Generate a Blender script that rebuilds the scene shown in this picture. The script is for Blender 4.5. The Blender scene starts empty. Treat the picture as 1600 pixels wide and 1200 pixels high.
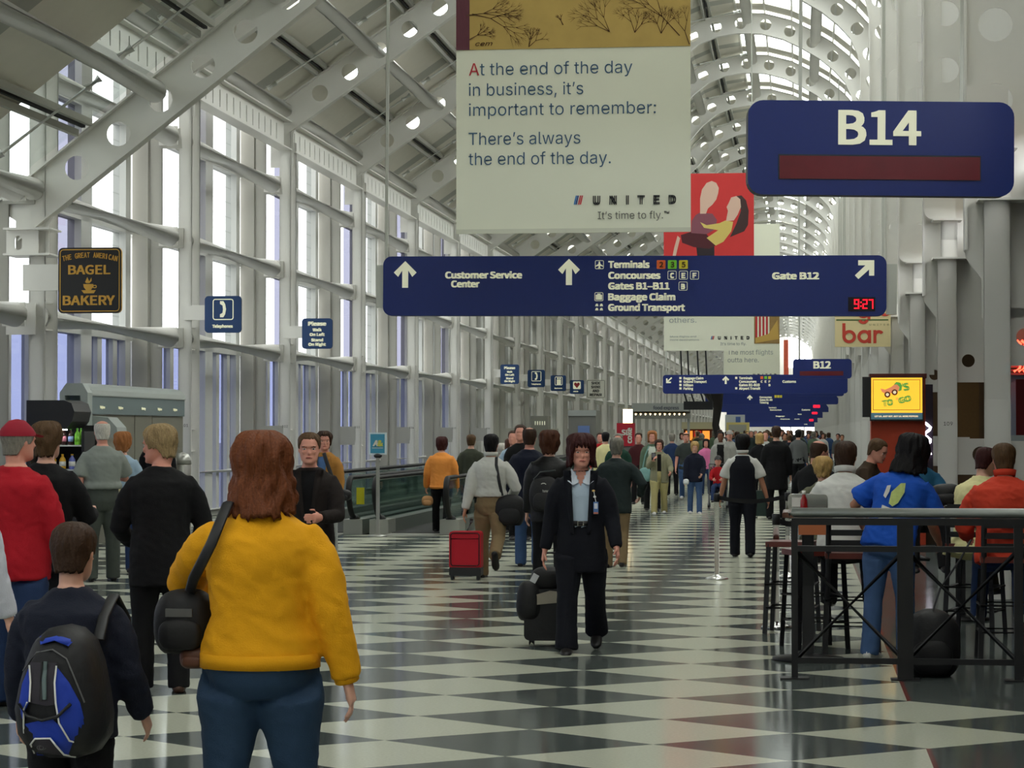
import bpy, bmesh, math, random
from mathutils import Vector, Matrix, noise

C = bpy.context.scene.collection
SC = bpy.context.scene
PI = math.pi
R = math.radians

# ------------------------------------------------------------------ camera
H0 = 1.72
YAW, PITCH, F = 0.11787, 0.01947, 3800.0
cam = bpy.data.cameras.new('camera')
cam.sensor_width = 36.0
cam.lens = 36.0 * F / 1600.0
cam.clip_start = 0.2
cam.clip_end = 3000
cob = bpy.data.objects.new('camera', cam)
cob.location = (0, 0, H0)
cob.rotation_euler = (PI / 2 + PITCH, 0, YAW)
C.objects.link(cob)
SC.camera = cob

# ------------------------------------------------------------------ sky and exposure
SC.view_settings.view_transform = 'Standard'
SC.view_settings.look = 'None'
SC.view_settings.exposure = 0.32
SC.view_settings.gamma = 1.0
SC.view_settings.use_curve_mapping = False
W = bpy.data.worlds.new('overcast_sky')
SC.world = W
W.use_nodes = True
nt = W.node_tree
nt.nodes.clear()
wo = nt.nodes.new('ShaderNodeOutputWorld')
wb = nt.nodes.new('ShaderNodeBackground')
tc = nt.nodes.new('ShaderNodeTexCoord')
sx = nt.nodes.new('ShaderNodeSeparateXYZ')
rp = nt.nodes.new('ShaderNodeValToRGB')
nt.links.new(tc.outputs['Generated'], sx.inputs[0])
nt.links.new(sx.outputs['Z'], rp.inputs[0])
rp.color_ramp.elements[0].position = 0.0
rp.color_ramp.elements[0].color = (0.82, 0.85, 0.88, 1)
rp.color_ramp.elements[1].position = 0.6
rp.color_ramp.elements[1].color = (1.0, 0.985, 0.955, 1)
nt.links.new(rp.outputs[0], wb.inputs[0])
wb.inputs[1].default_value = 5.8
nt.links.new(wb.outputs[0], wo.inputs[0])
SC.cycles.max_bounces = 10
SC.cycles.diffuse_bounces = 8
SC.cycles.glossy_bounces = 3
SC.cycles.transmission_bounces = 4
SC.cycles.transparent_max_bounces = 12
SC.cycles.caustics_reflective = False
SC.cycles.caustics_refractive = False
SC.cycles.sample_clamp_indirect = 6.0

# ------------------------------------------------------------------ unprojection used to place things in metres
def ray(px, py):
    u = (px - 800.0) / F
    v = (600.0 - py) / F
    cp, sp = math.cos(PITCH), math.sin(PITCH)
    fw = cp - v * sp
    up = v * cp + sp
    cy, sy = math.cos(YAW), math.sin(YAW)
    return Vector((-sy * fw + cy * u, cy * fw + sy * u, up))
def at_y(px, py, y):
    """point on the axial plane Y=y seen at the pixel"""
    d = ray(px, py)
    t = y / d.y
    return Vector((d.x * t, y, H0 + d.z * t))
def on_floor(px, py):
    d = ray(px, py)
    t = -H0 / d.z
    return Vector((d.x * t, d.y * t, 0))
def ypos(s, px):
    """axial distance at which one metre spans s pixels, at picture column px"""
    zc = F / s
    u = (px - 800.0) / F
    return zc * (math.cos(YAW) + u * math.sin(YAW))

# ------------------------------------------------------------------ colours and materials
def lin(c):
    out = []
    for v in c[:3]:
        v = v / 255.0
        out.append(v / 12.92 if v <= 0.04045 else ((v + 0.055) / 1.055) ** 2.4)
    return tuple(out) + (1.0,)
MATS = {}
def M(name, col, rough=0.55, metal=0.0, spec=0.4, vary=0.0, scale=8.0, bump=0.0, bscale=40.0, emit=None, estr=0.0, stretch=None):
    key = name
    if key in MATS:
        return MATS[key]
    m = bpy.data.materials.new(name)
    m.use_nodes = True
    t = m.node_tree
    b = t.nodes['Principled BSDF']
    b.inputs['Base Color'].default_value = lin(col)
    b.inputs['Roughness'].default_value = rough
    b.inputs['Metallic'].default_value = metal
    b.inputs['Specular IOR Level'].default_value = spec
    if vary > 0:
        co = t.nodes.new('ShaderNodeTexCoord')
        mp = t.nodes.new('ShaderNodeMapping')
        if stretch:
            mp.inputs['Scale'].default_value = stretch
        n = t.nodes.new('ShaderNodeTexNoise')
        n.inputs['Scale'].default_value = scale
        n.inputs['Detail'].default_value = 3
        mx = t.nodes.new('ShaderNodeMixRGB')
        l = lin(col)
        k0, k1 = 1 - vary, 1 + vary
        mx.inputs[1].default_value = (l[0] * k0, l[1] * k0, l[2] * k0, 1)
        mx.inputs[2].default_value = (min(1, l[0] * k1), min(1, l[1] * k1), min(1, l[2] * k1), 1)
        t.links.new(co.outputs['Object'], mp.inputs[0])
        t.links.new(mp.outputs[0], n.inputs['Vector'])
        t.links.new(n.outputs['Fac'], mx.inputs[0])
        t.links.new(mx.outputs[0], b.inputs['Base Color'])
    if bump > 0:
        co2 = t.nodes.new('ShaderNodeTexCoord')
        n2 = t.nodes.new('ShaderNodeTexNoise')
        n2.inputs['Scale'].default_value = bscale
        n2.inputs['Detail'].default_value = 2
        bp = t.nodes.new('ShaderNodeBump')
        bp.inputs['Strength'].default_value = bump
        bp.inputs['Distance'].default_value = 0.01
        t.links.new(co2.outputs['Object'], n2.inputs['Vector'])
        t.links.new(n2.outputs['Fac'], bp.inputs['Height'])
        t.links.new(bp.outputs[0], b.inputs['Normal'])
    if emit:
        b.inputs['Emission Color'].default_value = lin(emit)
        b.inputs['Emission Strength'].default_value = estr
    MATS[key] = m
    return m
def glass(name, tint, gloss=0.08, lines=0.0):
    if name in MATS:
        return MATS[name]
    m = bpy.data.materials.new(name)
    m.use_nodes = True
    t = m.node_tree
    t.nodes.clear()
    o = t.nodes.new('ShaderNodeOutputMaterial')
    tr = t.nodes.new('ShaderNodeBsdfTransparent')
    gl = t.nodes.new('ShaderNodeBsdfGlossy')
    gl.inputs['Roughness'].default_value = 0.03
    gl.inputs['Color'].default_value = (0.9, 0.95, 0.95, 1)
    mx = t.nodes.new('ShaderNodeMixShader')
    mx.inputs[0].default_value = gloss
    tr.inputs[0].default_value = tuple(tint) + (1,)
    if lines > 0:
        co = t.nodes.new('ShaderNodeTexCoord')
        sp = t.nodes.new('ShaderNodeSeparateXYZ')
        mu = t.nodes.new('ShaderNodeMath'); mu.operation = 'MULTIPLY'; mu.inputs[1].default_value = 3.2
        fr = t.nodes.new('ShaderNodeMath'); fr.operation = 'FRACT'
        lt = t.nodes.new('ShaderNodeMath'); lt.operation = 'LESS_THAN'; lt.inputs[1].default_value = 0.07
        cm = t.nodes.new('ShaderNodeMixRGB')
        cm.inputs[1].default_value = tuple(tint) + (1,)
        cm.inputs[2].default_value = tuple(v * (1 - lines) for v in tint) + (1,)
        t.links.new(co.outputs['Object'], sp.inputs[0])
        t.links.new(sp.outputs['Z'], mu.inputs[0])
        t.links.new(mu.outputs[0], fr.inputs[0])
        t.links.new(fr.outputs[0], lt.inputs[0])
        t.links.new(lt.outputs[0], cm.inputs[0])
        t.links.new(cm.outputs[0], tr.inputs[0])
    t.links.new(tr.outputs[0], mx.inputs[1])
    t.links.new(gl.outputs[0], mx.inputs[2])
    t.links.new(mx.outputs[0], o.inputs[0])
    MATS[name] = m
    return m

# ------------------------------------------------------------------ mesh helpers
def quad_faces(bm, A, B, closed=True):
    n = len(A)
    rng = range(n) if closed else range(n - 1)
    for i in rng:
        j = (i + 1) % n
        bm.faces.new((A[i], A[j], B[j], B[i]))
def box(bm, lo, hi, mi=0):
    x0, y0, z0 = lo
    x1, y1, z1 = hi
    v = [bm.verts.new(p) for p in ((x0, y0, z0), (x1, y0, z0), (x1, y1, z0), (x0, y1, z0), (x0, y0, z1), (x1, y0, z1), (x1, y1, z1), (x0, y1, z1))]
    for f in ((3, 2, 1, 0), (4, 5, 6, 7), (0, 1, 5, 4), (1, 2, 6, 5), (2, 3, 7, 6), (3, 0, 4, 7)):
        fc = bm.faces.new([v[i] for i in f])
        fc.material_index = mi
    return v
def cbox(bm, c, size, mi=0, rot=None):
    h = [s / 2 for s in size]
    v = box(bm, [-a for a in h], h, mi)
    for q in v:
        p = q.co.copy()
        if rot is not None:
            p = rot @ p
        q.co = p + Vector(c)
    return v
def frame_of(d):
    d = d.normalized()
    up = Vector((0, 0, 1)) if abs(d.z) < 0.95 else Vector((0, 1, 0))
    a = d.cross(up).normalized()
    b = a.cross(d).normalized()
    return a, b
def tube(bm, pts, rad, n=12, mi=0, caps=True, side=None, weld=False):
    """lofted tube; rad is a number, or per point a number or (ra, rb) with ra along 'side'"""
    pts = [Vector(p) for p in pts]
    if not isinstance(rad, (list, tuple)):
        rad = [rad] * len(pts)
    rings = []
    prev = None
    for i, p in enumerate(pts):
        if i == 0:
            d = pts[1] - pts[0]
        elif i == len(pts) - 1:
            d = pts[-1] - pts[-2]
        else:
            d = (pts[i + 1] - pts[i]).normalized() + (pts[i] - pts[i - 1]).normalized()
        d.normalize()
        if side is not None:
            a = Vector(side)
            a = (a - d * a.dot(d)).normalized()
            b = d.cross(a).normalized()
        elif prev is None:
            a, b = frame_of(d)
        else:
            a = (prev - d * prev.dot(d)).normalized()
            b = d.cross(a).normalized()
        prev = a
        r = rad[i]
        ra, rb = (r, r) if not isinstance(r, (list, tuple)) else r
        rings.append([bm.verts.new(p + a * ra * math.cos(2 * PI * k / n) + b * rb * math.sin(2 * PI * k / n)) for k in range(n)])
    for i in range(len(rings) - 1):
        A, B = rings[i], rings[i + 1]
        for k in range(n):
            j = (k + 1) % n
            f = bm.faces.new((A[k], A[j], B[j], B[k]))
            f.material_index = mi
            f.smooth = True
    if caps:
        share = rings if weld else [[bm.verts.new(v.co) for v in rings[0]], [bm.verts.new(v.co) for v in rings[-1]]]
        f = bm.faces.new(list(reversed(share[0]))); f.material_index = mi
        f = bm.faces.new(share[-1]); f.material_index = mi
    return rings
def ellipsoid(bm, c, r, n=14, m=9, mi=0, rot=None):
    c = Vector(c)
    rows = []
    for i in range(1, m):
        th = PI * i / m
        row = []
        for k in range(n):
            p = Vector((r[0] * math.sin(th) * math.cos(2 * PI * k / n), r[1] * math.sin(th) * math.sin(2 * PI * k / n), r[2] * math.cos(th)))
            if rot is not None:
                p = rot @ p
            row.append(bm.verts.new(c + p))
        rows.append(row)
    tp = Vector((0, 0, r[2])); bt = Vector((0, 0, -r[2]))
    if rot is not None:
        tp = rot @ tp; bt = rot @ bt
    vt = bm.verts.new(c + tp); vb = bm.verts.new(c + bt)
    for k in range(n):
        j = (k + 1) % n
        fs = [bm.faces.new((vt, rows[0][k], rows[0][j])), bm.faces.new((vb, rows[-1][j], rows[-1][k]))]
        for i in range(m - 2):
            fs.append(bm.faces.new((rows[i][k], rows[i + 1][k], rows[i + 1][j], rows[i][j])))
        for f in fs:
            f.material_index = mi
            f.smooth = True
def lathe(bm, prof, c=(0, 0, 0), n=20, mi=0):
    rings = []
    for r, z in prof:
        rings.append([bm.verts.new((c[0] + r * math.cos(2 * PI * k / n), c[1] + r * math.sin(2 * PI * k / n), c[2] + z)) for k in range(n)])
    for A, B in zip(rings[:-1], rings[1:]):
        for k in range(n):
            j = (k + 1) % n
            f = bm.faces.new((A[k], A[j], B[j], B[k])); f.material_index = mi; f.smooth = True
    bm.faces.new(list(reversed(rings[0]))).material_index = mi
    bm.faces.new(rings[-1]).material_index = mi
def prism(bm, poly, y0, y1, mi=0):
    """polygon in x,z extruded along y"""
    A = [bm.verts.new((p[0], y0, p[1])) for p in poly]
    B = [bm.verts.new((p[0], y1, p[1])) for p in poly]
    bm.faces.new(A).material_index = mi
    bm.faces.new(list(reversed(B))).material_index = mi
    n = len(poly)
    for i in range(n):
        j = (i + 1) % n
        bm.faces.new((A[i], B[i], B[j], A[j])).material_index = mi
def rrect(x0, z0, x1, z1, r, n=6):
    pts = []
    for cx, cz, a in ((x1 - r, z0 + r, -90), (x1 - r, z1 - r, 0), (x0 + r, z1 - r, 90), (x0 + r, z0 + r, 180)):
        for i in range(n + 1):
            t = R(a + 90 * i / n)
            pts.append((cx + r * math.cos(t), cz + r * math.sin(t)))
    return pts
def obj(name, bm, mats=None, parent=None, loc=None, smooth=None, fix=True):
    me = bpy.data.meshes.new(name)
    if fix:
        bmesh.ops.recalc_face_normals(bm, faces=bm.faces[:])
    if smooth is not None:
        for f in bm.faces:
            f.smooth = smooth
    bm.to_mesh(me)
    bm.free()
    o = bpy.data.objects.new(name, me)
    if mats is not None:
        for m in (mats if isinstance(mats, (list, tuple)) else [mats]):
            me.materials.append(m)
    if parent is not None:
        o.parent = parent
    if loc is not None:
        o.location = loc
    C.objects.link(o)
    return o
def tag(o, label=None, cat=None, group=None, kind=None):
    if label: o['label'] = label
    if cat: o['category'] = cat
    if group: o['group'] = group
    if kind: o['kind'] = kind
    return o
def empty(name, loc, label, cat, group=None, rz=0.0):
    o = bpy.data.objects.new(name, None)
    o.empty_display_size = 0.1
    o.location = loc
    o.rotation_euler = (0, 0, rz)
    C.objects.link(o)
    return tag(o, label, cat, group)
def struct(name, bm, mats, label=None, group=None, loc=None, smooth=None):
    o = obj(name, bm, mats, loc=loc, smooth=smooth)
    return tag(o, label, None, group, 'structure')
def dup(o, loc=None, parent=None):
    c = o.copy()
    C.objects.link(c)
    if parent is not None: c.parent = parent
    if loc is not None: c.location = loc
    return c
def copy_tree(o, parent=None):
    c = o.copy()
    C.objects.link(c)
    c.parent = parent
    for ch in [q for q in o.children]:
        copy_tree(ch, c)
    return c
def sub(child, parent):
    """make child a sub-part of a part whose own origin coincides with the thing's"""
    child.parent = parent
    return child
def new_bm():
    return bmesh.new()
_dg = None
def curve_mesh(splines, extrude, name='fill'):
    """filled 2-D curve with holes; returns a mesh in x,y with thickness along z"""
    cu = bpy.data.curves.new(name, 'CURVE')
    cu.dimensions = '2D'
    cu.fill_mode = 'BOTH'
    cu.extrude = extrude
    for pts in splines:
        s = cu.splines.new('POLY')
        s.points.add(len(pts) - 1)
        for q, p in zip(s.points, pts):
            q.co = (p[0], p[1], 0, 1)
        s.use_cyclic_u = True
    o = bpy.data.objects.new(name, cu)
    C.objects.link(o)
    dg = bpy.context.evaluated_depsgraph_get()
    me = bpy.data.meshes.new_from_object(o.evaluated_get(dg))
    bpy.data.objects.remove(o)
    bpy.data.curves.remove(cu)
    return me
try:
    import os
    FD = os.path.join(bpy.utils.system_resource('DATAFILES'), 'fonts')
    SANS = bpy.data.fonts.load(os.path.join(FD, 'Inter.woff2'))
    SIGNF = bpy.data.fonts.load(os.path.join(FD, 'Noto Sans CJK Regular.woff2'))
except Exception:
    SANS = SIGNF = None
def text_mesh(txt, size, bold=0.0, extrude=0.002, align='LEFT', spacing=1.0, shear=0.0, line=1.0):
    cu = bpy.data.curves.new('lettering', 'FONT')
    cu.body = txt
    fnt = SIGNF if bold > 0 else SANS
    if fnt is not None: cu.font = fnt
    cu.size = size
    cu.offset = min(0.0, bold) * size
    cu.extrude = extrude
    cu.align_x = align
    cu.space_character = spacing
    cu.space_line = line
    cu.shear = shear
    cu.resolution_u = 3
    o = bpy.data.objects.new('lettering', cu)
    C.objects.link(o)
    dg = bpy.context.evaluated_depsgraph_get()
    me = bpy.data.meshes.new_from_object(o.evaluated_get(dg))
    bpy.data.objects.remove(o)
    bpy.data.curves.remove(cu)
    if bold > 0:
        bm = bmesh.new()
        d = bold * size
        for i, (dx, dz) in enumerate(((d, d * .6), (-d, d * .6), (d, -d * .6), (-d, -d * .6))):
            n0 = len(bm.verts)
            bm.from_mesh(me)
            bm.verts.ensure_lookup_table()
            for v in bm.verts[n0:]:
                v.co.x += dx; v.co.y += dz; v.co.z += 0.0012 * (i + 1)
        bm.to_mesh(me)
        bm.free()
    return me
_cap = {}
def cap_ratio(b):
    if b not in _cap:
        me = text_mesh('H', 1.0, bold=b)
        ys = [v.co.y for v in me.vertices]
        _cap[b] = max(ys) - min(ys)
        bpy.data.meshes.remove(me)
    return _cap[b]
def text(txt, size, x, z, y, mat, parent, name='lettering', width=None, **kw):
    """lettering standing in the x,z plane facing -y, baseline left at x,z; size is the cap height"""
    me = text_mesh(txt, size / cap_ratio(kw.get('bold', 0.0)), **kw)
    me.materials.clear()
    me.materials.append(mat)
    if width:
        xs = [v.co.x for v in me.vertices]
        k = width / max(1e-6, max(xs) - min(xs))
        x0 = min(xs) if kw.get('align', 'LEFT') == 'LEFT' else 0
        for v in me.vertices:
            v.co.x = (v.co.x - x0) * k
    o = bpy.data.objects.new(name, me)
    o.location = (x, y, z)
    o.rotation_euler = (PI / 2, 0, 0)
    o.parent = parent
    C.objects.link(o)
    return o
# ================================================================== THE SETTING
BAY = 8.56
Y0 = 42.8
K0, K1 = -13, 34
def yk(k): return Y0 + BAY * k
steel = M('white_painted_steel', (218, 217, 211), rough=0.42, vary=0.04, scale=1.5)
steel_far = steel
deck_m = M('roof_deck_beige', (214, 211, 199), rough=0.7, vary=0.05, scale=3)
deck_d = M('roof_deck_grey_stripe', (166, 167, 158), rough=0.7)
upper_m = M('white_wall_panels', (222, 221, 214), rough=0.5)
dark_m = M('dark_gap', (38, 38, 36), rough=0.8)
panel_m = M('grey_metal_panel', (172, 171, 163), rough=0.5)
frame_m = M('window_frame_grey', (196, 197, 194), rough=0.45)
clear_g = glass('clear_glass_with_fine_lines', (0.40, 0.42, 0.41), 0.05, 0.25)
lav_g = glass('lavender_tinted_glass', (0.095, 0.095, 0.122), 0.06)
blue_g = glass('blue_tinted_glass', (0.070, 0.078, 0.130), 0.08)
roof_g = glass('roof_glazing', (0.86, 0.90, 0.88), 0.05)

# ---- floor
def floor_material():
    m = bpy.data.materials.new('terrazzo_diamond_floor')
    m.use_nodes = True
    t = m.node_tree
    b = t.nodes['Principled BSDF']
    N = t.nodes.new
    def math_(op, a, bb=None):
        n = N('ShaderNodeMath'); n.operation = op
        for i, v in enumerate((a, bb)):
            if v is None: continue
            if isinstance(v, (int, float)): n.inputs[i].default_value = v
            else: t.links.new(v, n.inputs[i])
        return n.outputs[0]
    co = N('ShaderNodeTexCoord')
    sp = N('ShaderNodeSeparateXYZ')
    t.links.new(co.outputs['Object'], sp.inputs[0])
    X, Y = sp.outputs['X'], sp.outputs['Y']
    a, bq, x0, z0 = 0.7468, 0.5847, -0.8066, 12.813
    # knots at x0 + i*a (i-2 index), z0 + j*b; offset so that the middle column is dark
    u = math_('DIVIDE', math_('SUBTRACT', X, x0 - a), a)
    v = math_('DIVIDE', math_('SUBTRACT', Y, z0), bq)
    p = math_('MULTIPLY', math_('ADD', u, v), 0.5)
    q = math_('MULTIPLY', math_('SUBTRACT', u, v), 0.5)
    par = math_('MODULO', math_('ADD', math_('ADD', math_('FLOOR', p), math_('FLOOR', q)), 4000.0), 2.0)
    # bar zone: dark terrazzo beyond the border, checker carries on between two knots
    inbar = math_('GREATER_THAN', X, x0 + 2 * a)
    nearer = math_('LESS_THAN', Y, z0 + bq)
    farther = math_('GREATER_THAN', Y, z0 + 5 * bq)
    bar = math_('MULTIPLY', inbar, math_('MAXIMUM', nearer, farther))
    light = math_('MULTIPLY', math_('SUBTRACT', 1.0, par), math_('SUBTRACT', 1.0, bar))
    no = N('ShaderNodeTexNoise'); no.inputs['Scale'].default_value = 55; no.inputs['Detail'].default_value = 3
    t.links.new(co.outputs['Object'], no.inputs['Vector'])
    no2 = N('ShaderNodeTexNoise'); no2.inputs['Scale'].default_value = 0.9; no2.inputs['Detail'].default_value = 2
    t.links.new(co.outputs['Object'], no2.inputs['Vector'])
    def mix(f, c1, c2):
        n = N('ShaderNodeMixRGB')
        for i, v in enumerate((f, c1, c2)):
            if isinstance(v, float): n.inputs[i].default_value = v
            elif isinstance(v, tuple): n.inputs[i].default_value = v
            else: t.links.new(v, n.inputs[i])
        return n.outputs[0]
    lightc = mix(no.outputs['Fac'], lin((172, 175, 158)), lin((194, 196, 180)))
    darkc = mix(no.outputs['Fac'], lin((58, 65, 64)), lin((84, 90, 88)))
    colr = mix(light, darkc, lightc)
    border = math_('LESS_THAN', math_('ABSOLUTE', math_('SUBTRACT', X, x0 + 2 * a)), 0.013)
    border = math_('MULTIPLY', border, math_('MAXIMUM', nearer, farther))
    colr = mix(border, colr, lin((110, 52, 48)))
    rr = math_('ADD', math_('MULTIPLY', no2.outputs['Fac'], 0.10), 0.06)
    df = N('ShaderNodeBsdfDiffuse'); gl = N('ShaderNodeBsdfGlossy'); ms = N('ShaderNodeMixShader'); fr = N('ShaderNodeFresnel')
    fr.inputs['IOR'].default_value = 1.35
    t.links.new(colr, df.inputs['Color'])
    t.links.new(rr, gl.inputs['Roughness'])
    gl.inputs['Color'].default_value = (0.95, 0.97, 0.96, 1)
    t.links.new(math_('MINIMUM', math_('MULTIPLY', fr.outputs[0], 0.62), 0.34), ms.inputs[0])
    t.links.new(df.outputs[0], ms.inputs[1]); t.links.new(gl.outputs[0], ms.inputs[2])
    t.nodes.remove(b)
    t.links.new(ms.outputs[0], t.nodes['Material Output'].inputs[0])
    bp = N('ShaderNodeBump'); bp.inputs['Strength'].default_value = 0.012; bp.inputs['Distance'].default_value = 0.02
    no3 = N('ShaderNodeTexNoise'); no3.inputs['Scale'].default_value = 6.0
    t.links.new(co.outputs['Object'], no3.inputs['Vector'])
    t.links.new(no3.outputs['Fac'], bp.inputs['Height'])
    t.links.new(bp.outputs[0], gl.inputs['Normal'])
    return m
bm = new_bm()
box(bm, (-12.6, -70, -0.2), (14.0, 345, 0.0))
struct('floor', bm, floor_material(), 'polished terrazzo floor of pale and dark diamonds')
bm = new_bm()
box(bm, (-900, -300, -4.4), (-12.7, 1200, -4.2))
box(bm, (14.2, -300, -4.4), (900, 1200, -4.2))
struct('ground', bm, M('apron_concrete', (150, 150, 152), rough=0.9, vary=0.15, scale=0.05), 'grey concrete apron outside the windows')

# ---- roof rib profile (inner edge), x,z
def profile(low=False):
    P = [(-11.25, 7.9)]
    n = 16
    xa, za = -11.25, 7.9
    xb, zb = (-4.0, 13.52) if low else (-5.0, 12.22)
    for i in range(1, n + 1):
        P.append((xa + (xb - xa) * i / n, za + (zb - za) * i / n))
    if low:
        return [(x, z - LOWD) for x, z in P]
    P += [(-4.3, 12.85), (-3.7, 13.55), (-3.2, 13.95), (-2.6, 14.2), (-1.95, 14.30), (-1.2, 14.27), (-0.5, 14.08), (0.1, 13.78), (0.62, 13.46), (1.08, 13.08), (1.42, 12.70), (1.62, 12.25), (1.69, 11.8)]
    for z in (10.8, 9.8, 8.8, 7.8, 6.8, 5.8, 4.8, 3.6):
        P.append((1.70, z))
    return P
def offset(P, d):
    out = []
    for i, p in enumerate(P):
        a = P[max(0, i - 1)]; b = P[min(len(P) - 1, i + 1)]
        t = Vector((b[0] - a[0], b[1] - a[1])).normalized()
        nrm = Vector((-t.y, t.x))
        out.append((p[0] + nrm.x * d, p[1] + nrm.y * d))
    return out
def along(P, step, start, end_margin):
    """points spaced along polyline P"""
    L = [0]
    for a, b in zip(P[:-1], P[1:]):
        L.append(L[-1] + math.hypot(b[0] - a[0], b[1] - a[1]))
    out = []
    s = start
    while s < L[-1] - end_margin:
        for i in range(len(L) - 1):
            if L[i] <= s <= L[i + 1]:
                f = (s - L[i]) / (L[i + 1] - L[i])
                out.append((P[i][0] + f * (P[i + 1][0] - P[i][0]), P[i][1] + f * (P[i + 1][1] - P[i][1])))
                break
        s += step
    return out
DEPTH = 0.66
LOWD = 3.42
def make_rib(low):
    P = profile(low)
    O = offset(P, DEPTH)
    if low:
        O2 = O
        ring = P + list(reversed(O))
    else:
        O = [q for q in O if q[1] > 11.5 or q[0] < 0] + [(2.62, 11.0), (2.78, 10.0), (2.78, 3.0)]
        foot = [(2.78, 2.9), (1.88, 2.9), (1.88, 3.3), (1.72, 3.52)]
        ring = P + list(reversed(foot)) + list(reversed(O))
    z0 = P[0][1]
    fd_ = 0.2 if low else 0.5
    # left foot drops vertically to the column head
    ring = [(-10.75, z0 + 0.36)] + ring[1:] + [(-11.32, z0 + 0.3), (-11.32, z0 - fd_), (-10.82, z0 - fd_), (-10.82, z0 + 0.25)]
    mid = offset(P, DEPTH * 0.5)
    holes = []
    for c in along(mid, 0.79, 1.31 if low else 1.45, 0.9 if not low else 0.3):
        holes.append([(c[0] + 0.178 * math.cos(2 * PI * k / 20), c[1] + 0.178 * math.sin(2 * PI * k / 20)) for k in range(20)])
    me = curve_mesh([ring] + holes, 0.012)
    bm = new_bm()
    bm.from_mesh(me)
    bpy.data.meshes.remove(me)
    for v in bm.verts:
        v.co = Vector((v.co.x, -v.co.z, v.co.y))
    # flanges
    for Q, d in ((P, 0.0), (O, 0.0)):
        Q2 = offset(Q, 0.028 if Q is P else -0.028)
        A = [[bm.verts.new((p[0], -0.12, p[1])) for p in Q], [bm.verts.new((p[0], 0.12, p[1])) for p in Q], [bm.verts.new((p[0], 0.12, p[1])) for p in Q2], [bm.verts.new((p[0], -0.12, p[1])) for p in Q2]]
        for r0, r1 in ((0, 1), (1, 2), (2, 3), (3, 0)):
            for i in range(len(Q) - 1):
                f = bm.faces.new((A[r0][i], A[r0][i + 1], A[r1][i + 1], A[r1][i]))
                f.smooth = False
    bmesh.ops.recalc_face_normals(bm, faces=bm.faces[:])
    m = bpy.data.meshes.new('roof_rib')
    bm.to_mesh(m); bm.free()
    m.materials.append(steel)
    return m, P, O
rib_hi, P_HI, O_HI = make_rib(False)
rib_lo, P_LO, O_LO = make_rib(True)
DONE = set()
for k in list(range(K0, K1)) + [-1, -2, -3]:
    low = k in (-1, -2, -3) and k in DONE
    DONE.add(k)
    o = bpy.data.objects.new('roof_rib', rib_lo if low else rib_hi)
    o.location = (0, yk(k), 0)
    C.objects.link(o)
    tag(o, 'white steel roof rib pierced by a row of round holes', None, 'steel roof ribs along the hall', 'structure')

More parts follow.
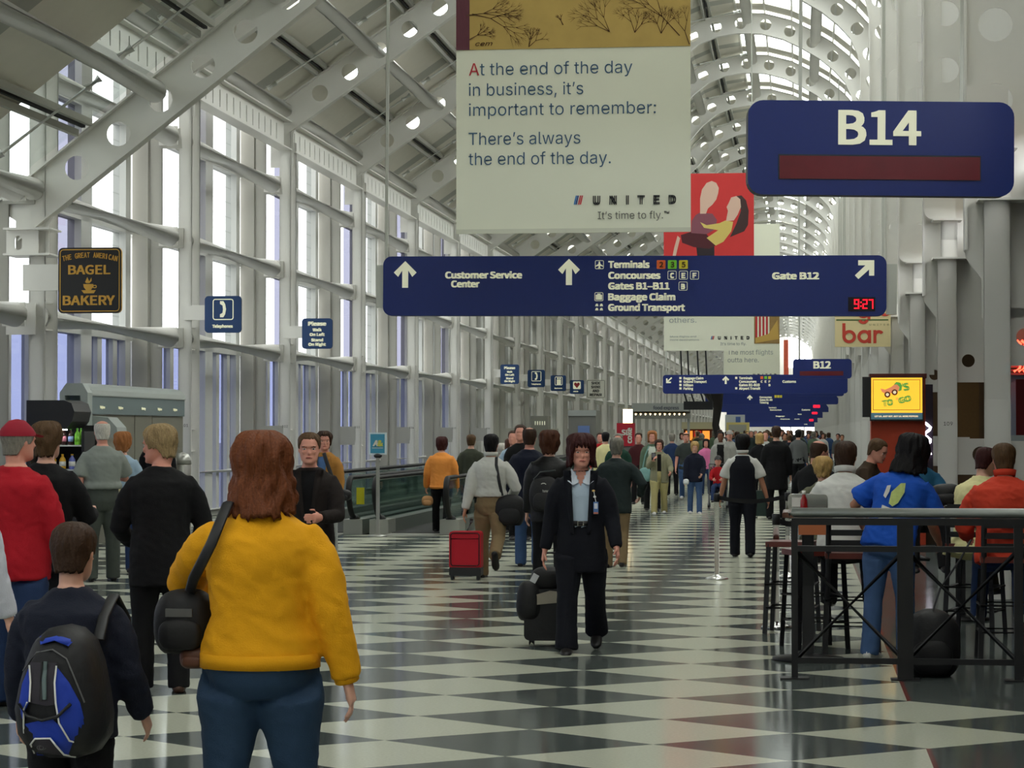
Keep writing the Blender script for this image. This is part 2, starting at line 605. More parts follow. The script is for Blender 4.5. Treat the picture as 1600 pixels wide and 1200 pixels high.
# ---- purlin tubes between the ribs, one object per bay, and decking
def tube_points(P, which):
    Q = offset(P, 0.48)
    return along(Q, 2.28, 0.62, 0.5 if P[-1][0] < 0 else 11.0)
def roof_bay(P, low):
    bmt = new_bm()
    for i, (x, z) in enumerate(tube_points(P, 0)):
        tube(bmt, [(x, 0.0, z), (x, BAY, z)], 0.17, n=14, caps=False)
        # forked rod ends and thin diagonal rods
    pts = tube_points(P, 0)
    rods = new_bm()
    for i in range(len(pts) - 1):
        a, b = pts[i], pts[i + 1]
        if i >= 5: break
        ya, yb = (BAY - 2.4, BAY - 1.9)
        p0 = Vector((a[0] + 0.15, ya, a[1] + 0.12)); p1 = Vector((b[0] - 0.16, ya + 0.15, b[1] - 0.13))
        tube(rods, [p0, p1], 0.028, n=6)
        tube(rods, [p0, p0 + (p1 - p0) * 0.12], 0.06, n=6)
        tube(rods, [p1, p1 + (p0 - p1) * 0.12], 0.06, n=6)
    D = offset(P, DEPTH + 0.10)
    D2 = offset(P, DEPTH + 0.22)
    bmd = new_bm(); bmg = new_bm()
    def strip(bm, i0, i1, y0, y1, mi=0, th=True):
        for i in range(i0, i1):
            a, b = D[i], D[i + 1]
            a2, b2 = D2[i], D2[i + 1]
            v = [bm.verts.new(q) for q in ((a[0], y0, a[1]), (b[0], y0, b[1]), (b[0], y1, b[1]), (a[0], y1, a[1]))]
            f = bm.faces.new(v); f.material_index = mi
            if th:
                w = [bm.verts.new(q) for q in ((a2[0], y0, a2[1]), (b2[0], y0, b2[1]), (b2[0], y1, b2[1]), (a2[0], y1, a2[1]))]
                f = bm.faces.new(w); f.material_index = mi
                f = bm.faces.new((v[0], v[1], w[1], w[0])); f.material_index = mi
                f = bm.faces.new((v[2], v[3], w[3], w[2])); f.material_index = mi
    iL, iR = (16, 16) if low else (21, 28)
    if low:
        g0, s0, s1 = BAY - 2.7, 2.4, 3.2
        strip(bmg, 0, iL, g0, BAY, th=False)
        strip(bmd, 0, iL, 0, s0); strip(bmd, 0, iL, s0, s1, 1); strip(bmd, 0, iL, s1, g0)
    else:
        gA, gB, s0, s1 = 2.0, 3.1, 6.35, 7.15
        strip(bmd, 0, iL, 0, gA); strip(bmd, 0, 4, gA, gB); strip(bmg, 4, iL, gA, gB, th=False)
        strip(bmd, 0, iL, gB, s0); strip(bmd, 0, iL, s0, s1, 1); strip(bmd, 0, iL, s1, BAY)
        strip(bmg, iL, iR, 0, 2.2, th=False); strip(bmd, iL, iR, 2.2, 4.7); strip(bmg, iL, iR, 4.7, 7.3, th=False); strip(bmd, iL, iR, 7.3, BAY)
        strip(bmd, iR, len(D) - 2, 0, BAY, 4)
    # joint channels halfway between the tubes
    Q = offset(P, DEPTH + 0.04)
    ch = along(Q, 2.28, 0.62 + 1.14, 0.5 if low else 14.0)
    for x, z in ch:
        for dx in (-0.10, 0.10):
            box(bmd, (x + dx - 0.035, 0.1, z + dx * 0.75 - 0.05), (x + dx + 0.035, BAY - 0.1, z + dx * 0.75 + 0.05), 1)
        box(bmd, (x - 0.03, 0.1, z - 0.0), (x + 0.03, BAY - 0.1, z + 0.04), 2)
    # glazing bars of the crown
    for i in range(iL, iR + 1):
        x, z = D[i]
        box(bmd, (x - 0.03, 0, z - 0.03), (x + 0.03, BAY, z + 0.03), 3)
    meshes = []
    for nm, b, ms in (('roof_tube', bmt, [steel]), ('roof_rod', rods, [M('bright_rod', (228, 230, 224), rough=0.35)]), ('ceiling', bmd, [deck_m, deck_d, dark_m, steel, upper_m]), ('window', bmg, [roof_g])):
        bmesh.ops.recalc_face_normals(b, faces=b.faces[:])
        me = bpy.data.meshes.new(nm); b.to_mesh(me); b.free()
        for m_ in ms: me.materials.append(m_)
        meshes.append((nm, me))
    return meshes
bay_hi = roof_bay(P_HI, False)
bay_lo = roof_bay(P_LO, True)
WN = [0]
def place_mesh(nm, me, loc, label, group):
    if nm == 'window':
        WN[0] += 1
        nm = 'window_%d' % WN[0]
    o = bpy.data.objects.new(nm, me)
    o.location = loc
    C.objects.link(o)
    return tag(o, label, None, group, 'structure')
for k, bay in [(k, bay_hi) for k in range(K0, K1)] + [(k, bay_lo) for k in (-2, -3, -4)]:
    for nm, me in bay:
        lab = {'roof_tube': 'white round roof tubes between two ribs', 'roof_rod': 'thin white diagonal bracing rods under the roof', 'ceiling': 'beige and grey striped roof decking', 'window': 'roof glazing letting in white daylight'}[nm]
        place_mesh(nm, me, (0, yk(k), 0), lab, 'roof bays')

# ---- left wall, one set of meshes per bay
XC = -11.0
def left_bay():
    out = []
    # front column: two round tubes, number label
    b = new_bm()
    tube(b, [(XC, 0, 0), (XC, 0, 8.15)], 0.125, n=18)
    tube(b, [(XC + 0.0, 0.62, 0), (XC + 0.0, 0.62, 8.0)], 0.115, n=16)
    for z in (1.35, 1.75, 3.2, 3.6):
        box(b, (XC - 0.05, 0.05, z), (XC + 0.05, 0.6, z + 0.02))
    out.append(('wall_column', b, [steel]))
    # rear post, gussets with oblong holes
    b = new_bm()
    tube(b, [(-11.52, -0.05, 0), (-11.52, -0.05, 8.1)], 0.115, n=16)
    box(b, (-11.95, -0.12, 0), (-11.66, 0.10, 8.6))
    for z, h in ((1.38, 0.46), (3.22, 0.36), (5.02, 0.36), (6.82, 0.36)):
        box(b, (-11.5, -0.08, z), (-11.02, -0.05, z + h))
    out.append(('wall_post', b, [panel_m]))
    # horizontal tubes
    b = new_bm()
    for z in (3.40, 5.20, 7.0):
        tube(b, [(XC - 0.18, 0.5, z), (XC - 0.18, BAY - 0.45, z)], 0.185, n=18)
        tube(b, [(XC - 0.18, BAY - 0.45, z), (XC - 0.18, BAY - 0.1, z)], 0.06, n=8)
        box(b, (XC - 0.36, BAY - 0.5, z - 0.17), (XC - 0.02, BAY - 0.46, z + 0.17))
    tube(b, [(XC - 0.9, 0, 0.9), (XC - 0.9, BAY, 0.9)], 0.045, n=8)
    tube(b, [(XC - 0.9, 0, 0.12), (XC - 0.9, BAY, 0.12)], 0.06, n=8)
    out.append(('wall_rail', b, [steel]))
    # window frames
    b = new_bm()
    XW = -12.05
    for y, w in ((0.15, 0.22), (5.25, 0.62), (7.95, 0.32)):
        box(b, (XW - 0.12, y, 0), (XW + 0.12, y + w, 8.7))
    for z in (3.40, 5.32, 7.24):
        box(b, (XW - 0.1, 0.1, z - 0.06), (XW + 0.12, BAY - 0.1, z + 0.06))
    box(b, (XW - 0.1, 0, 8.45), (XW + 0.1, BAY, 8.8))
    box(b, (XW - 0.1, 0, 0.0), (XW + 0.1, BAY, 0.14))
    for y in (1.5, 2.64, 3.78, 6.35, 7.3):
        box(b, (XW - 0.05, y, 0.1), (XW + 0.08, y + 0.26, 3.4))
    out.append(('wall_left', b, [frame_m]))
    # top girder with slots
    me = curve_mesh([[(0.35, 7.78), (BAY - 0.3, 7.78), (BAY - 0.3, 8.36), (0.35, 8.36)]] +
                    [[(y + 0.045 * math.cos(t * PI / 4), 8.07 + (0.15 if 0 < t < 4 else -0.15 if t > 4 else 0) + 0.02 * math.sin(t * PI / 4)) for t in range(8)] for y in [0.8 + 0.56 * i for i in range(13)]], 0.012)
    b = new_bm(); b.from_mesh(me); bpy.data.meshes.remove(me)
    for v in b.verts:
        v.co = Vector((XC + 0.02 + v.co.z, v.co.x, v.co.y))
    box(b, (XC - 0.16, 0.4, 7.78), (XC - 0.13, BAY - 0.2, 8.36))  # plate added behind the slots to block window light so they look dark
    for z in (7.76, 8.36):
        box(b, (XC - 0.13, 0.3, z), (XC + 0.17, BAY - 0.1, z + 0.025))
    out.append(('wall_girder', b, [steel]))
    # panes
    b = new_bm()
    def pane(y0, y1, z0, z1, mi):
        v = [b.verts.new(q) for q in ((XW, y0, z0), (XW, y1, z0), (XW, y1, z1), (XW, y0, z1))]
        b.faces.new(v).material_index = mi
    for z0, z1 in ((3.46, 5.26), (5.38, 7.18), (7.30, 8.45)):
        pane(0.37, 3.7, z0, z1, 0)
        pane(3.7, 5.25, z0, z1, 1)
        pane(5.87, 7.95, z0, z1, 0)
    pane(0.1, BAY - 0.1, 0.14, 3.34, 2)
    out.append(('window', b, [clear_g, lav_g, blue_g]))
    res = []
    for nm, b, ms in out:
        bmesh.ops.recalc_face_normals(b, faces=b.faces[:])
        me = bpy.data.meshes.new(nm); b.to_mesh(me); b.free()
        for m_ in ms: me.materials.append(m_)
        res.append((nm, me))
    return res
LB = left_bay()
LAB = {'wall_column': 'white twin round steel column of the window wall', 'wall_post': 'grey rear post behind a window wall column', 'wall_rail': 'white horizontal round tubes across the window wall', 'wall_left': 'grey frames of the tall window wall', 'wall_girder': 'white slotted girder along the top of the window wall', 'window': 'tall glazing of the window wall, white above and bluish below'}
far_pane = None
for k in range(K0, K1):
    for nm, me in LB:
        if nm == 'window' and k >= 5:
            if far_pane is None:
                far_pane = me.copy()
                for q in range(3): far_pane.materials[q] = M('far_wall_panel', (150, 150, 143), rough=0.5, vary=0.12, scale=0.6)
            nm, me = 'wall_panel', far_pane
            LAB['wall_panel'] = 'grey solid panels of the window wall further down the hall'
        o = place_mesh(nm, me, (0, yk(k), 0), LAB[nm], 'window wall bays')
# column heads with collars and number labels
def oblong(cx, cz, w, h, n=8):
    return [(cx + w * math.cos(PI * i / n), cz + h + w * math.sin(PI * i / n)) for i in range(n + 1)] + [(cx + w * math.cos(PI + PI * i / n), cz - h + w * math.sin(PI + PI * i / n)) for i in range(n + 1)]
for k in (-1, -2):
    me = curve_mesh([[(XC - 0.42, 4.28), (XC + 0.06, 4.28), (XC + 0.06, 4.63), (XC - 0.42, 4.63)], oblong(XC - 0.24, 4.45, 0.055, 0.05), ], 0.012)
    me2 = curve_mesh([[(XC - 0.42, 3.12), (XC + 0.02, 3.12), (XC + 0.02, 3.58), (XC - 0.42, 3.58)], oblong(XC - 0.24, 3.36, 0.055, 0.05)], 0.012)
    b = new_bm(); b.from_mesh(me); b.from_mesh(me2); bpy.data.meshes.remove(me); bpy.data.meshes.remove(me2)
    for v in b.verts: v.co = Vector((v.co.x, -0.13 - v.co.z, v.co.y))
    for z in (4.26, 4.63):
        prism(b, rrect(XC - 0.42, z, XC + 0.27, z + 0.03, 0.01, 2), -0.3, 0.3)
    struct('wall_bracket', b, steel, 'white collar plates on the column below the low rib', 'column collars', loc=(0, yk(k), 0))
lbl_m = M('black_print', (30, 32, 34), rough=0.6)
for k in range(-1, 6):
    for side, x, num in (('l', XC, 101 + 2 * k), ('r', 2.02, 109 - k)):
        if side == 'r' and k > 1: continue
        me = text_mesh(str(109 if side == 'r' and k <= -1 else 103 + k if side == 'r' else 101 + k), 0.10, extrude=0.002, align='CENTER')
        me.materials.append(lbl_m)
        o = bpy.data.objects.new('wall_number', me)
        r_ = 0.127 if side == 'l' else 0.137
        o.location = (x + (0.03 if side == 'l' else 0.0), yk(k) - r_ - 0.002 + (0 if side == 'l' else -0.22), 1.80)
        o.rotation_euler = (PI / 2, 0, 0)
        C.objects.link(o)
        tag(o, 'small black number printed on a white column', None, 'column numbers', 'structure')
o = bpy.data.objects.new('wall_number', me)

# ---- right side: columns carrying the rib legs, gussets and wall behind
XR = 2.02
b = new_bm()
YO = -0.22
tube(b, [(XR, YO, 0), (XR, YO, 4.1)], 0.135, n=22)
tube(b, [(XR + 0.03, YO, 4.1), (XR + 0.03, YO, 4.63)], 0.112, n=18)
box(b, (XR - 0.2, YO - 0.2, 4.09), (XR + 0.3, 0.0, 4.115))
box(b, (XR - 0.2, YO - 0.2, 4.62), (XR + 0.2, 0.0, 4.645))
prism(b, [(XR - 0.31, 5.0)] + [(XR - 0.19 - 0.12 * math.cos(t * PI / 12), 4.77 - 0.12 * math.sin(t * PI / 12)) for t in range(7)] + [(XR + 0.12, 4.65), (XR + 0.12, 5.3), (XR - 0.31, 5.3)], YO - 0.02, YO + 0.02)
bmesh.ops.recalc_face_normals(b, faces=b.faces[:])
rc = bpy.data.meshes.new('wall_column'); b.to_mesh(rc); b.free(); rc.materials.append(steel)
# gusset plates with round holes beside the columns
def holed_plate(x0, z0, x1, z1, holes, th=0.012):
    me = curve_mesh([[(x0, z0), (x1, z0), (x1, z1), (x0, z1)]] + [[(cx + r * math.cos(2 * PI * k / 20), cz + r * math.sin(2 * PI * k / 20)) for k in range(20)] for cx, cz, r in holes], th)
    b = new_bm(); b.from_mesh(me); bpy.data.meshes.remove(me)
    for v in b.verts:
        v.co = Vector((v.co.x, -v.co.z, v.co.y))
    return b
b = holed_plate(XR + 0.0, 2.4, XR + 0.62, 3.0, [(XR + 0.3, 2.7, 0.09)])
b2 = holed_plate(XR + 0.12, 1.12, XR + 0.9, 1.62, [(XR + 0.46, 1.40, 0.11)])
me_ = bpy.data.meshes.new('t'); b2.to_mesh(me_); b2.free(); b.from_mesh(me_); bpy.data.meshes.remove(me_)
bmesh.ops.recalc_face_normals(b, faces=b.faces[:])
rg = bpy.data.meshes.new('wall_gusset'); b.to_mesh(rg); b.free(); rg.materials.append(steel)
for k in range(K0, K1):
    place_mesh('wall_column', rc, (0, yk(k), 0), 'white round steel column carrying a roof rib leg', 'shop side columns')
    place_mesh('wall_gusset', rg, (0, yk(k), 0), 'white gusset plate with round hole beside a column', 'shop side gussets')
# wall behind the far columns
b = new_bm()
box(b, (2.62, yk(2) + 2, 0), (2.75, 340, 9.5))
for k in range(2, K1):
    for i in range(4):
        box(b, (2.60, yk(k) + 2.1 * i, 0), (2.63, yk(k) + 2.1 * i + 0.05, 9.5))
struct('wall_right', b, M('pale_grey_wall_panels', (150, 154, 151), rough=0.5, vary=0.04, scale=2), 'pale grey panelled wall behind the far columns')
# ends of the hall
b = new_bm()
box(b, (-12.6, 338, 4.2), (-1.6, 338.4, 16)); box(b, (1.6, 338, 4.2), (3.2, 338.4, 16)); box(b, (-1.6, 338, 4.2), (1.6, 338.4, 10.5))
box(b, (-12.6, 338, 0), (-3.2, 338.4, 4.2)); box(b, (2.4, 338, 0), (3.2, 338.4, 4.2))
for x in (-1.4, 0.5):
    box(b, (x, 338, 0), (x + 0.18, 338.3, 4.2))
for x in (-0.6, 0.6):
    box(b, (x, 338, 10.5), (x + 0.12, 338.3, 14))
box(b, (-3.2, 338, 2.3), (2.4, 338.3, 2.45))
box(b, (-12.6, -70.4, 0), (14.0, -70, 16))
struct('wall_end', b, panel_m, 'far end wall with bright glazed doors')

# shop depth behind the near columns
b = new_bm()
box(b, (7.0, -70, 0), (7.2, yk(2) + 2, 4.4))
box(b, (2.44, -70, 4.3), (7.2, yk(2) + 2, 4.45))
box(b, (2.75, yk(2) + 2, 0), (7.2, yk(2) + 2.15, 4.4))
struct('wall_shop', b, M('brown_shop_wall', (98, 76, 52), rough=0.7, vary=0.15, scale=3), 'brown wall at the back of the bar')
# ================================================================== SIGNS AND BANNERS
navy = M('sign_navy', (22, 42, 112), rough=0.35, vary=0.06, scale=30)
cream = M('sign_cream_letters', (238, 238, 214), rough=0.5, emit=(240, 238, 205), estr=0.18)
led_off = M('sign_dark_red_display', (104, 22, 34), rough=0.3, vary=0.25, scale=6)
led_on = M('sign_red_digits', (255, 20, 40), rough=0.4, emit=(255, 18, 38), estr=2.2)
edge_m = M('sign_dark_edge', (40, 46, 56), rough=0.5)
wire_m = M('steel_rod', (190, 192, 184), rough=0.35, metal=0.4)
sq_m = {'2': M('orange_square', (240, 110, 50), rough=0.5), '3': M('green_square', (130, 215, 60), rough=0.5), '5': M('yellow_square', (232, 215, 60), rough=0.5)}
black_t = M('sign_black_print', (28, 30, 32), rough=0.6)
RODM = wire_m

class Board:
    """a hanging sign board laid out in picture pixels measured on the photograph, built flat in metres on its own plane"""
    def __init__(self, name, label, x0, y0, x1, y1, s, mat, thick=0.16, r=0.09, cat='sign', group=None, rot=0.0, roll=0.0, edge=edge_m):
        self.s = s
        cx = (x0 + x1) / 2
        y = ypos(s, cx)
        tl = at_y(cx, y0, y); bl = at_y(cx, y1, y)
        self.z1 = tl.z; self.z0 = bl.z
        self.px0, self.py1 = cx, y1
        self.k = (tl.z - bl.z) / (y1 - y0)
        w = (x1 - x0) * self.k / math.cos(YAW) * 1.0
        self.w = w; self.h = tl.z - bl.z
        self.e = empty(name, (tl.x, y, bl.z), label, cat, group, rot)
        self.e.rotation_euler = (0, roll, rot)
        bm = new_bm()
        prism(bm, rrect(-w / 2, 0, w / 2, self.h, min(r, self.h * 0.3)), -thick / 2, thick / 2)
        bm.normal_update()
        for f in bm.faces:
            if abs(f.normal.y) < 0.5: f.material_index = 1
        self.board = obj('board', bm, [mat, edge], self.e)
        self.f = -thick / 2 - 0.003
    def X(self, px): return (px - self.px0) * self.k / math.cos(YAW)
    def Z(self, py): return (self.py1 - py) * self.k
    def text(self, txt, px, py, cap, width=None, mat=None, name='lettering', **kw):
        """cap height and width in pixels, baseline at py"""
        return text(txt, cap * self.k, self.X(px), self.Z(py), self.f, mat or cream, self.e, name=name, width=(width * self.k / math.cos(YAW) if width else None), extrude=0.003, **kw)
    def poly(self, pts, mat, name='arrow', d=0.0, th=0.004):
        bm = new_bm()
        prism(bm, [(self.X(a), self.Z(b)) for a, b in pts], self.f - d - th, self.f - d)
        return obj(name, bm, mat, self.e)
    def rect(self, x0, y0, x1, y1, mat, name='panel', d=0.0, r=None, th=0.004):
        bm = new_bm()
        X0, X1, Z0, Z1 = self.X(x0), self.X(x1), self.Z(y1), self.Z(y0)
        prism(bm, rrect(X0, Z0, X1, Z1, r * self.k if r else 0.001, 4 if r else 1), self.f - d - th, self.f - d)
        return obj(name, bm, mat, self.e)
    def ring(self, x0, y0, x1, y1, mat, t=1.0, r=2.0, name='icon_frame', d=0.0):
        a = rrect(self.X(x0), self.Z(y1), self.X(x1), self.Z(y0), r * self.k, 4)
        b_ = rrect(self.X(x0 + t), self.Z(y1 - t), self.X(x1 - t), self.Z(y0 + t), max(0.001, (r - t) * self.k), 4)
        bm = new_bm()
        y = self.f - d - 0.003
        A = [bm.verts.new((p[0], y, p[1])) for p in a]; B = [bm.verts.new((p[0], y, p[1])) for p in b_]
        quad_faces(bm, A, B)
        return obj(name, bm, mat, self.e)
    def rods(self, pxs, top, r=0.012, mat=None):
        for px in pxs:
            bm = new_bm()
            x = self.X(px)
            tube(bm, [(x, 0.0, self.h - 0.02), (x, 0.0, top - self.e.location.z)], r, n=8)
            obj('hanging_rod', bm, mat or RODM, self.e)
def arrow_up(b, cx, y0, y1, w, t):
    h = w / 2
    k = t * 0.72
    b.poly([(cx, y0), (cx + h, y0 + h), (cx + h - k, y0 + h + k), (cx + t / 2, y0 + t * 1.55), (cx + t / 2, y1), (cx - t / 2, y1), (cx - t / 2, y0 + t * 1.55), (cx - h + k, y0 + h + k), (cx - h, y0 + h)], cream)

# ---- the large directory sign
b = Board('directory_sign', 'long blue hanging directory sign listing terminals, baggage claim and Gate B12 with red clock', 598, 400.5, 1377, 494, 134, navy, r=0.10, roll=R(0.35))
arrow_up(b, 633, 408, 450, 36, 9.5)
arrow_up(b, 890, 405, 446, 34, 9.5)
b.text('Customer Service', 696, 435, 10.8, 121, bold=0.022)
b.text('Center', 705.5, 449, 10.8, 45, bold=0.022)
for i, (t_, w_, y_) in enumerate((('Terminals', 64, 419), ('Concourses', 81, 436), ('Gates B1–B11', 95, 452.5), ('Baggage Claim', 104, 469.5), ('Ground Transport', 119, 486))):
    b.text(t_, 951, y_, 11, w_, bold=0.022)
for i, c_ in enumerate('235'):
    x = 1026 + 17.2 * i
    b.rect(x, 407.5, x + 13.5, 421, sq_m[c_], name='coloured_square', r=1.2)
    b.text(c_, x + 4.2, 418.5, 8.6, 5.8, mat=M('dark_brown_print', (70, 50, 20)), bold=0.01).location.y -= 0.005
for c_, x, y_ in (('C', 1043, 424), ('E', 1060.5, 424), ('F', 1077.5, 424), ('B', 1060, 441)):
    b.ring(x, y_, x + 13.5, y_ + 13.5, cream, 0.7, 2)
    b.text(c_, x + 3.6, y_ + 11, 8.4, 6.3, bold=0.03)
def icon_box(b, x, y, s): b.ring(x, y, x + s, y + s, cream, 0.8, 2)
icon_box(b, 930.5, 407.5, 13.5)
b.poly([(937.2, 408.5), (938.6, 411), (938.6, 413), (943, 416), (943, 417.4), (938.6, 416), (938.3, 418.4), (939.8, 419.8), (934.6, 419.8), (936.1, 418.4), (935.8, 416), (931.4, 417.4), (931.4, 416), (935.8, 413), (935.8, 411)], cream, 'aeroplane_icon')
icon_box(b, 930, 457.5, 13.5)
b.rect(931.8, 461, 941.7, 469, cream, 'suitcase_icon', r=0.8)
b.rect(934.4, 459.4, 939.2, 461, cream, 'suitcase_icon')
for x, y_ in ((930.5, 474.5), (937.5, 474.5), (930.5, 481), (937.5, 481)):
    b.poly([(x + 0.5, y_ + 4.6), (x + 1.2, y_ + 2), (x + 2.4, y_ + 0.6), (x + 4.2, y_ + 0.6), (x + 5.2, y_ + 2), (x + 5.6, y_ + 4.6)], cream, 'transport_icon')
b.text('Gate B12', 1203, 437, 10.8, 72, bold=0.022)
b.poly([(1334, 408.2), (1358.3, 408.2), (1358.3, 432), (1350.5, 432), (1350.5, 422.5), (1334.5, 437.2), (1329, 431.5), (1345, 416), (1334, 416)], cream)
clockw = b.rect(1319, 465, 1360, 487, M('clock_black', (18, 8, 16), rough=0.3), 'clock_window')
# seven segment digits
def seg_digit(b, ch, x, y, w, h, t=1.5):
    S = {'9': 'abcdfg', '2': 'abged', '7': 'abc', ':': ''}[ch]
    G = {'a': (0, 0, w, t), 'g': (0, h / 2 - t / 2, w, h / 2 + t / 2), 'd': (0, h - t, w, h), 'f': (0, 0, t, h / 2), 'b': (w - t, 0, w, h / 2), 'e': (0, h / 2, t, h), 'c': (w - t, h / 2, w, h)}
    bm = new_bm()
    for s_ in S:
        x0, y0, x1, y1 = G[s_]
        prism(bm, [(b.X(x + x0), b.Z(y + y1)), (b.X(x + x1), b.Z(y + y1)), (b.X(x + x1), b.Z(y + y0)), (b.X(x + x0), b.Z(y + y0))], b.f - 0.012, b.f - 0.008)
    if ch == ':':
        for y0 in (h * 0.25, h * 0.65):
            prism(bm, [(b.X(x), b.Z(y + y0 + 2)), (b.X(x + 1.8), b.Z(y + y0 + 2)), (b.X(x + 1.8), b.Z(y + y0)), (b.X(x), b.Z(y + y0))], b.f - 0.012, b.f - 0.008)
    sub(obj('digit', bm, led_on, b.e), clockw)
for ch, x, w in (('9', 1328, 7.5), (':', 1337.5, 2), ('2', 1341, 7), ('7', 1350, 7)):
    seg_digit(b, ch, x, 468.5, w, 14.5)
b.rods((601, 1372), 13.0, 0.02)
bm = new_bm(); box(bm, (b.w / 2 + 0.0, -0.05, 0.02), (b.w / 2 + 0.12, 0.05, b.h - 0.1)); obj('end_bracket', bm, RODM, b.e)
bm = new_bm(); box(bm, (-b.w / 2 - 0.09, -0.05, 0.1), (-b.w / 2, 0.05, b.h - 0.1)); obj('end_bracket', bm, RODM, b.e)

# ---- B14 gate sign
b = Board('gate_sign', 'large blue gate sign B14 with blank dark red display, hanging by the shop columns', 1168, 160, 1579, 307, 214, navy, thick=0.14, r=0.11, rot=R(7), roll=R(0.5))
b.text('B14', 1307, 227, 54, 128, bold=0.012)
fr0 = b.rect(1215, 244, 1527.5, 283, edge_m, 'display_frame')
sub(b.rect(1217, 246.5, 1526, 282, led_off, 'display', d=0.003), fr0)
b.rods((1250, 1500), 12.5, 0.014)
# ---- second gate sign and the queue of directory signs behind
b = Board('gate_sign', 'small distant blue gate sign B12 above the far directory signs', 1239.5, 561, 1330, 591.5, 49, navy, thick=0.14, r=0.10)
b.text('B12', 1271, 575.5, 11.5, 27, bold=0.02)
b.rect(1250, 580, 1317, 587, led_off, 'display')
b.rods((1250, 1320), 12.0, 0.02)
b = Board('directory_sign', 'second blue directory sign down the hall with arrow pointing to parking and customs', 1037, 585.5, 1322, 615, 44.5, navy, r=0.10)
arrow_up(b, 1134.5, 587.5, 600, 11, 3)
b.poly([(1050, 589), (1051.6, 590.6), (1045.6, 596), (1049.6, 596), (1049.6, 598.4), (1042, 598.4), (1042, 591), (1044.3, 591), (1044.3, 594.4)], cream)
for i, t_ in enumerate(('Baggage Claim', 'Ground Transport', 'Hilton', 'Parking')):
    b.text(t_, 1069, 592.6 + 5.4 * i, 4.0, (31, 36, 15, 15)[i], bold=0.02)
    b.rect(1062.5, 588.8 + 5.4 * i, 1066, 592.2 + 5.4 * i, cream, 'icon')
for i, t_ in enumerate(('Terminals', 'Concourses', 'Gates B1-B10', 'Airport Transit')):
    b.text(t_, 1155, 592.6 + 5.4 * i, 4.0, (21, 27, 32, 33)[i], bold=0.02)
    if i in (0, 3): b.rect(1149, 588.8 + 5.4 * i, 1152.5, 592.2 + 5.4 * i, cream, 'icon')
for i, c_ in enumerate('235'):
    b.rect(1188 + 6 * i, 588, 1192.4 + 6 * i, 592.4, sq_m[c_], 'coloured_square')
    b.text('CEF'[i], 1188.6 + 6 * i, 598, 3.6, 3, bold=0.02)
b.text('B', 1200.6, 603.5, 3.6, 3, bold=0.02)
b.text('Customs', 1222, 598.2, 4.0, 21, bold=0.02)
b.rods((1042, 1316), 13.0, 0.02)
def far_sign(label, x0, y0, x1, y1, s, texts, group, red=None):
    b = Board('directory_sign', label, x0, y0, x1, y1, s, navy, r=0.10, group=group)
    for t_, px, py, cap, w in texts:
        b.text(t_, px, py, cap, w, bold=0.03)
    if red: b.rect(*red, led_on if red[2] - red[0] < 14 else led_off, 'display')
    b.rods((x0 + 4, x1 - 4), 12.5, 0.025)
    return b
b = far_sign('third blue directory sign down the hall, just below the second', 1103, 614, 1308, 632, 30, (('Concourses', 1187, 622, 3, 19), ('Gates B1-B9', 1187, 626.2, 3, 20), ('Ticketing', 1187, 630.4, 3, 14)), None, (1277, 609, 1289, 614))
arrow_up(b, 1172, 617, 625, 9, 2.4)
for i, c_ in enumerate('235'): b.rect(1210 + 4.2 * i, 617.5, 1213.5 + 4.2 * i, 621.5, sq_m['5'], 'coloured_square')
far_sign('gate sign with a red display behind the B12 sign', 1245, 594, 1318, 619, 38, (('B10', 1270, 598, 4, 14),), None, (1252, 601, 1308, 606.5))
far_sign('far blue directory sign, fourth down the hall', 1127, 630, 1297, 644, 23, (('Terminal 2', 1201, 638, 2.2, 12), ('Concourses', 1203, 641.5, 2.2, 18), ('Customs', 1252, 641.5, 2.6, 13)), None, (1270, 633, 1280, 637))
far_sign('far blue directory sign, fifth down the hall', 1136, 642, 1288, 653, 18, (('Baggage', 1212, 651, 1.8, 14), ('Gates', 1246, 648, 1.8, 6)), None, (1268, 643.5, 1276, 647))
far_sign('far blue directory sign, sixth down the hall', 1148, 652, 1281, 660, 14, (('Gates', 1219, 655.5, 1.5, 15), ('Exit', 1241, 655.5, 1.5, 8)), None, (1264, 655, 1270, 658))
far_sign('last tiny blue sign above the far doors', 1160, 659.5, 1278, 667, 11.5, (('Exit', 1256, 663.5, 1.4, 5),), None)

# ---- cloth banners
banner_w = M('banner_off_white', (226, 228, 208), rough=0.8, vary=0.03, scale=1.2)
hem_m = M('banner_hem', (206, 208, 190), rough=0.8)
blue_t = M('banner_blue_print', (58, 92, 122), rough=0.7)
red_t = M('banner_red_print', (196, 60, 70), rough=0.7)
grey_t = M('banner_grey_print', (96, 96, 90), rough=0.7)
art_gold = M('banner_gold_art', (186, 158, 88), rough=0.8, vary=0.22, scale=2.5)
art_trunk = M('banner_plum_trunk', (96, 52, 62), rough=0.8, vary=0.25, scale=6, stretch=(8, 1, 1))
twig = M('banner_twig_ink', (92, 66, 36), rough=0.8)
class Banner(Board):
    pass
def logo(b, x, y, h):
    """two-colour striped flash of four slanted bars"""
    lb = M('logo_blue', (60, 130, 190)); lr = M('logo_red', (200, 60, 70)); ld = M('logo_navy', (48, 66, 130))
    for i, (m_, dx) in enumerate(((lb, 0), (ld, 2.6), (lr, 6.4), (lr, 9.2))):
        k = h / 14.0
        b.poly([(x + dx * k + 0.3 * k, y), (x + dx * k + 2.4 * k, y), (x + dx * k + 5.6 * k, y - h), (x + dx * k + 3.6 * k, y - h), (x + dx * k + 1.2 * k, y - h * 0.35)], m_, 'logo')
b = Board('banner', 'large off-white airline banner with gold tree picture, reading the end of the day', 713, -358, 1076.5, 364, 149, banner_w, thick=0.012, r=0.01, cat='banner', edge=banner_w)
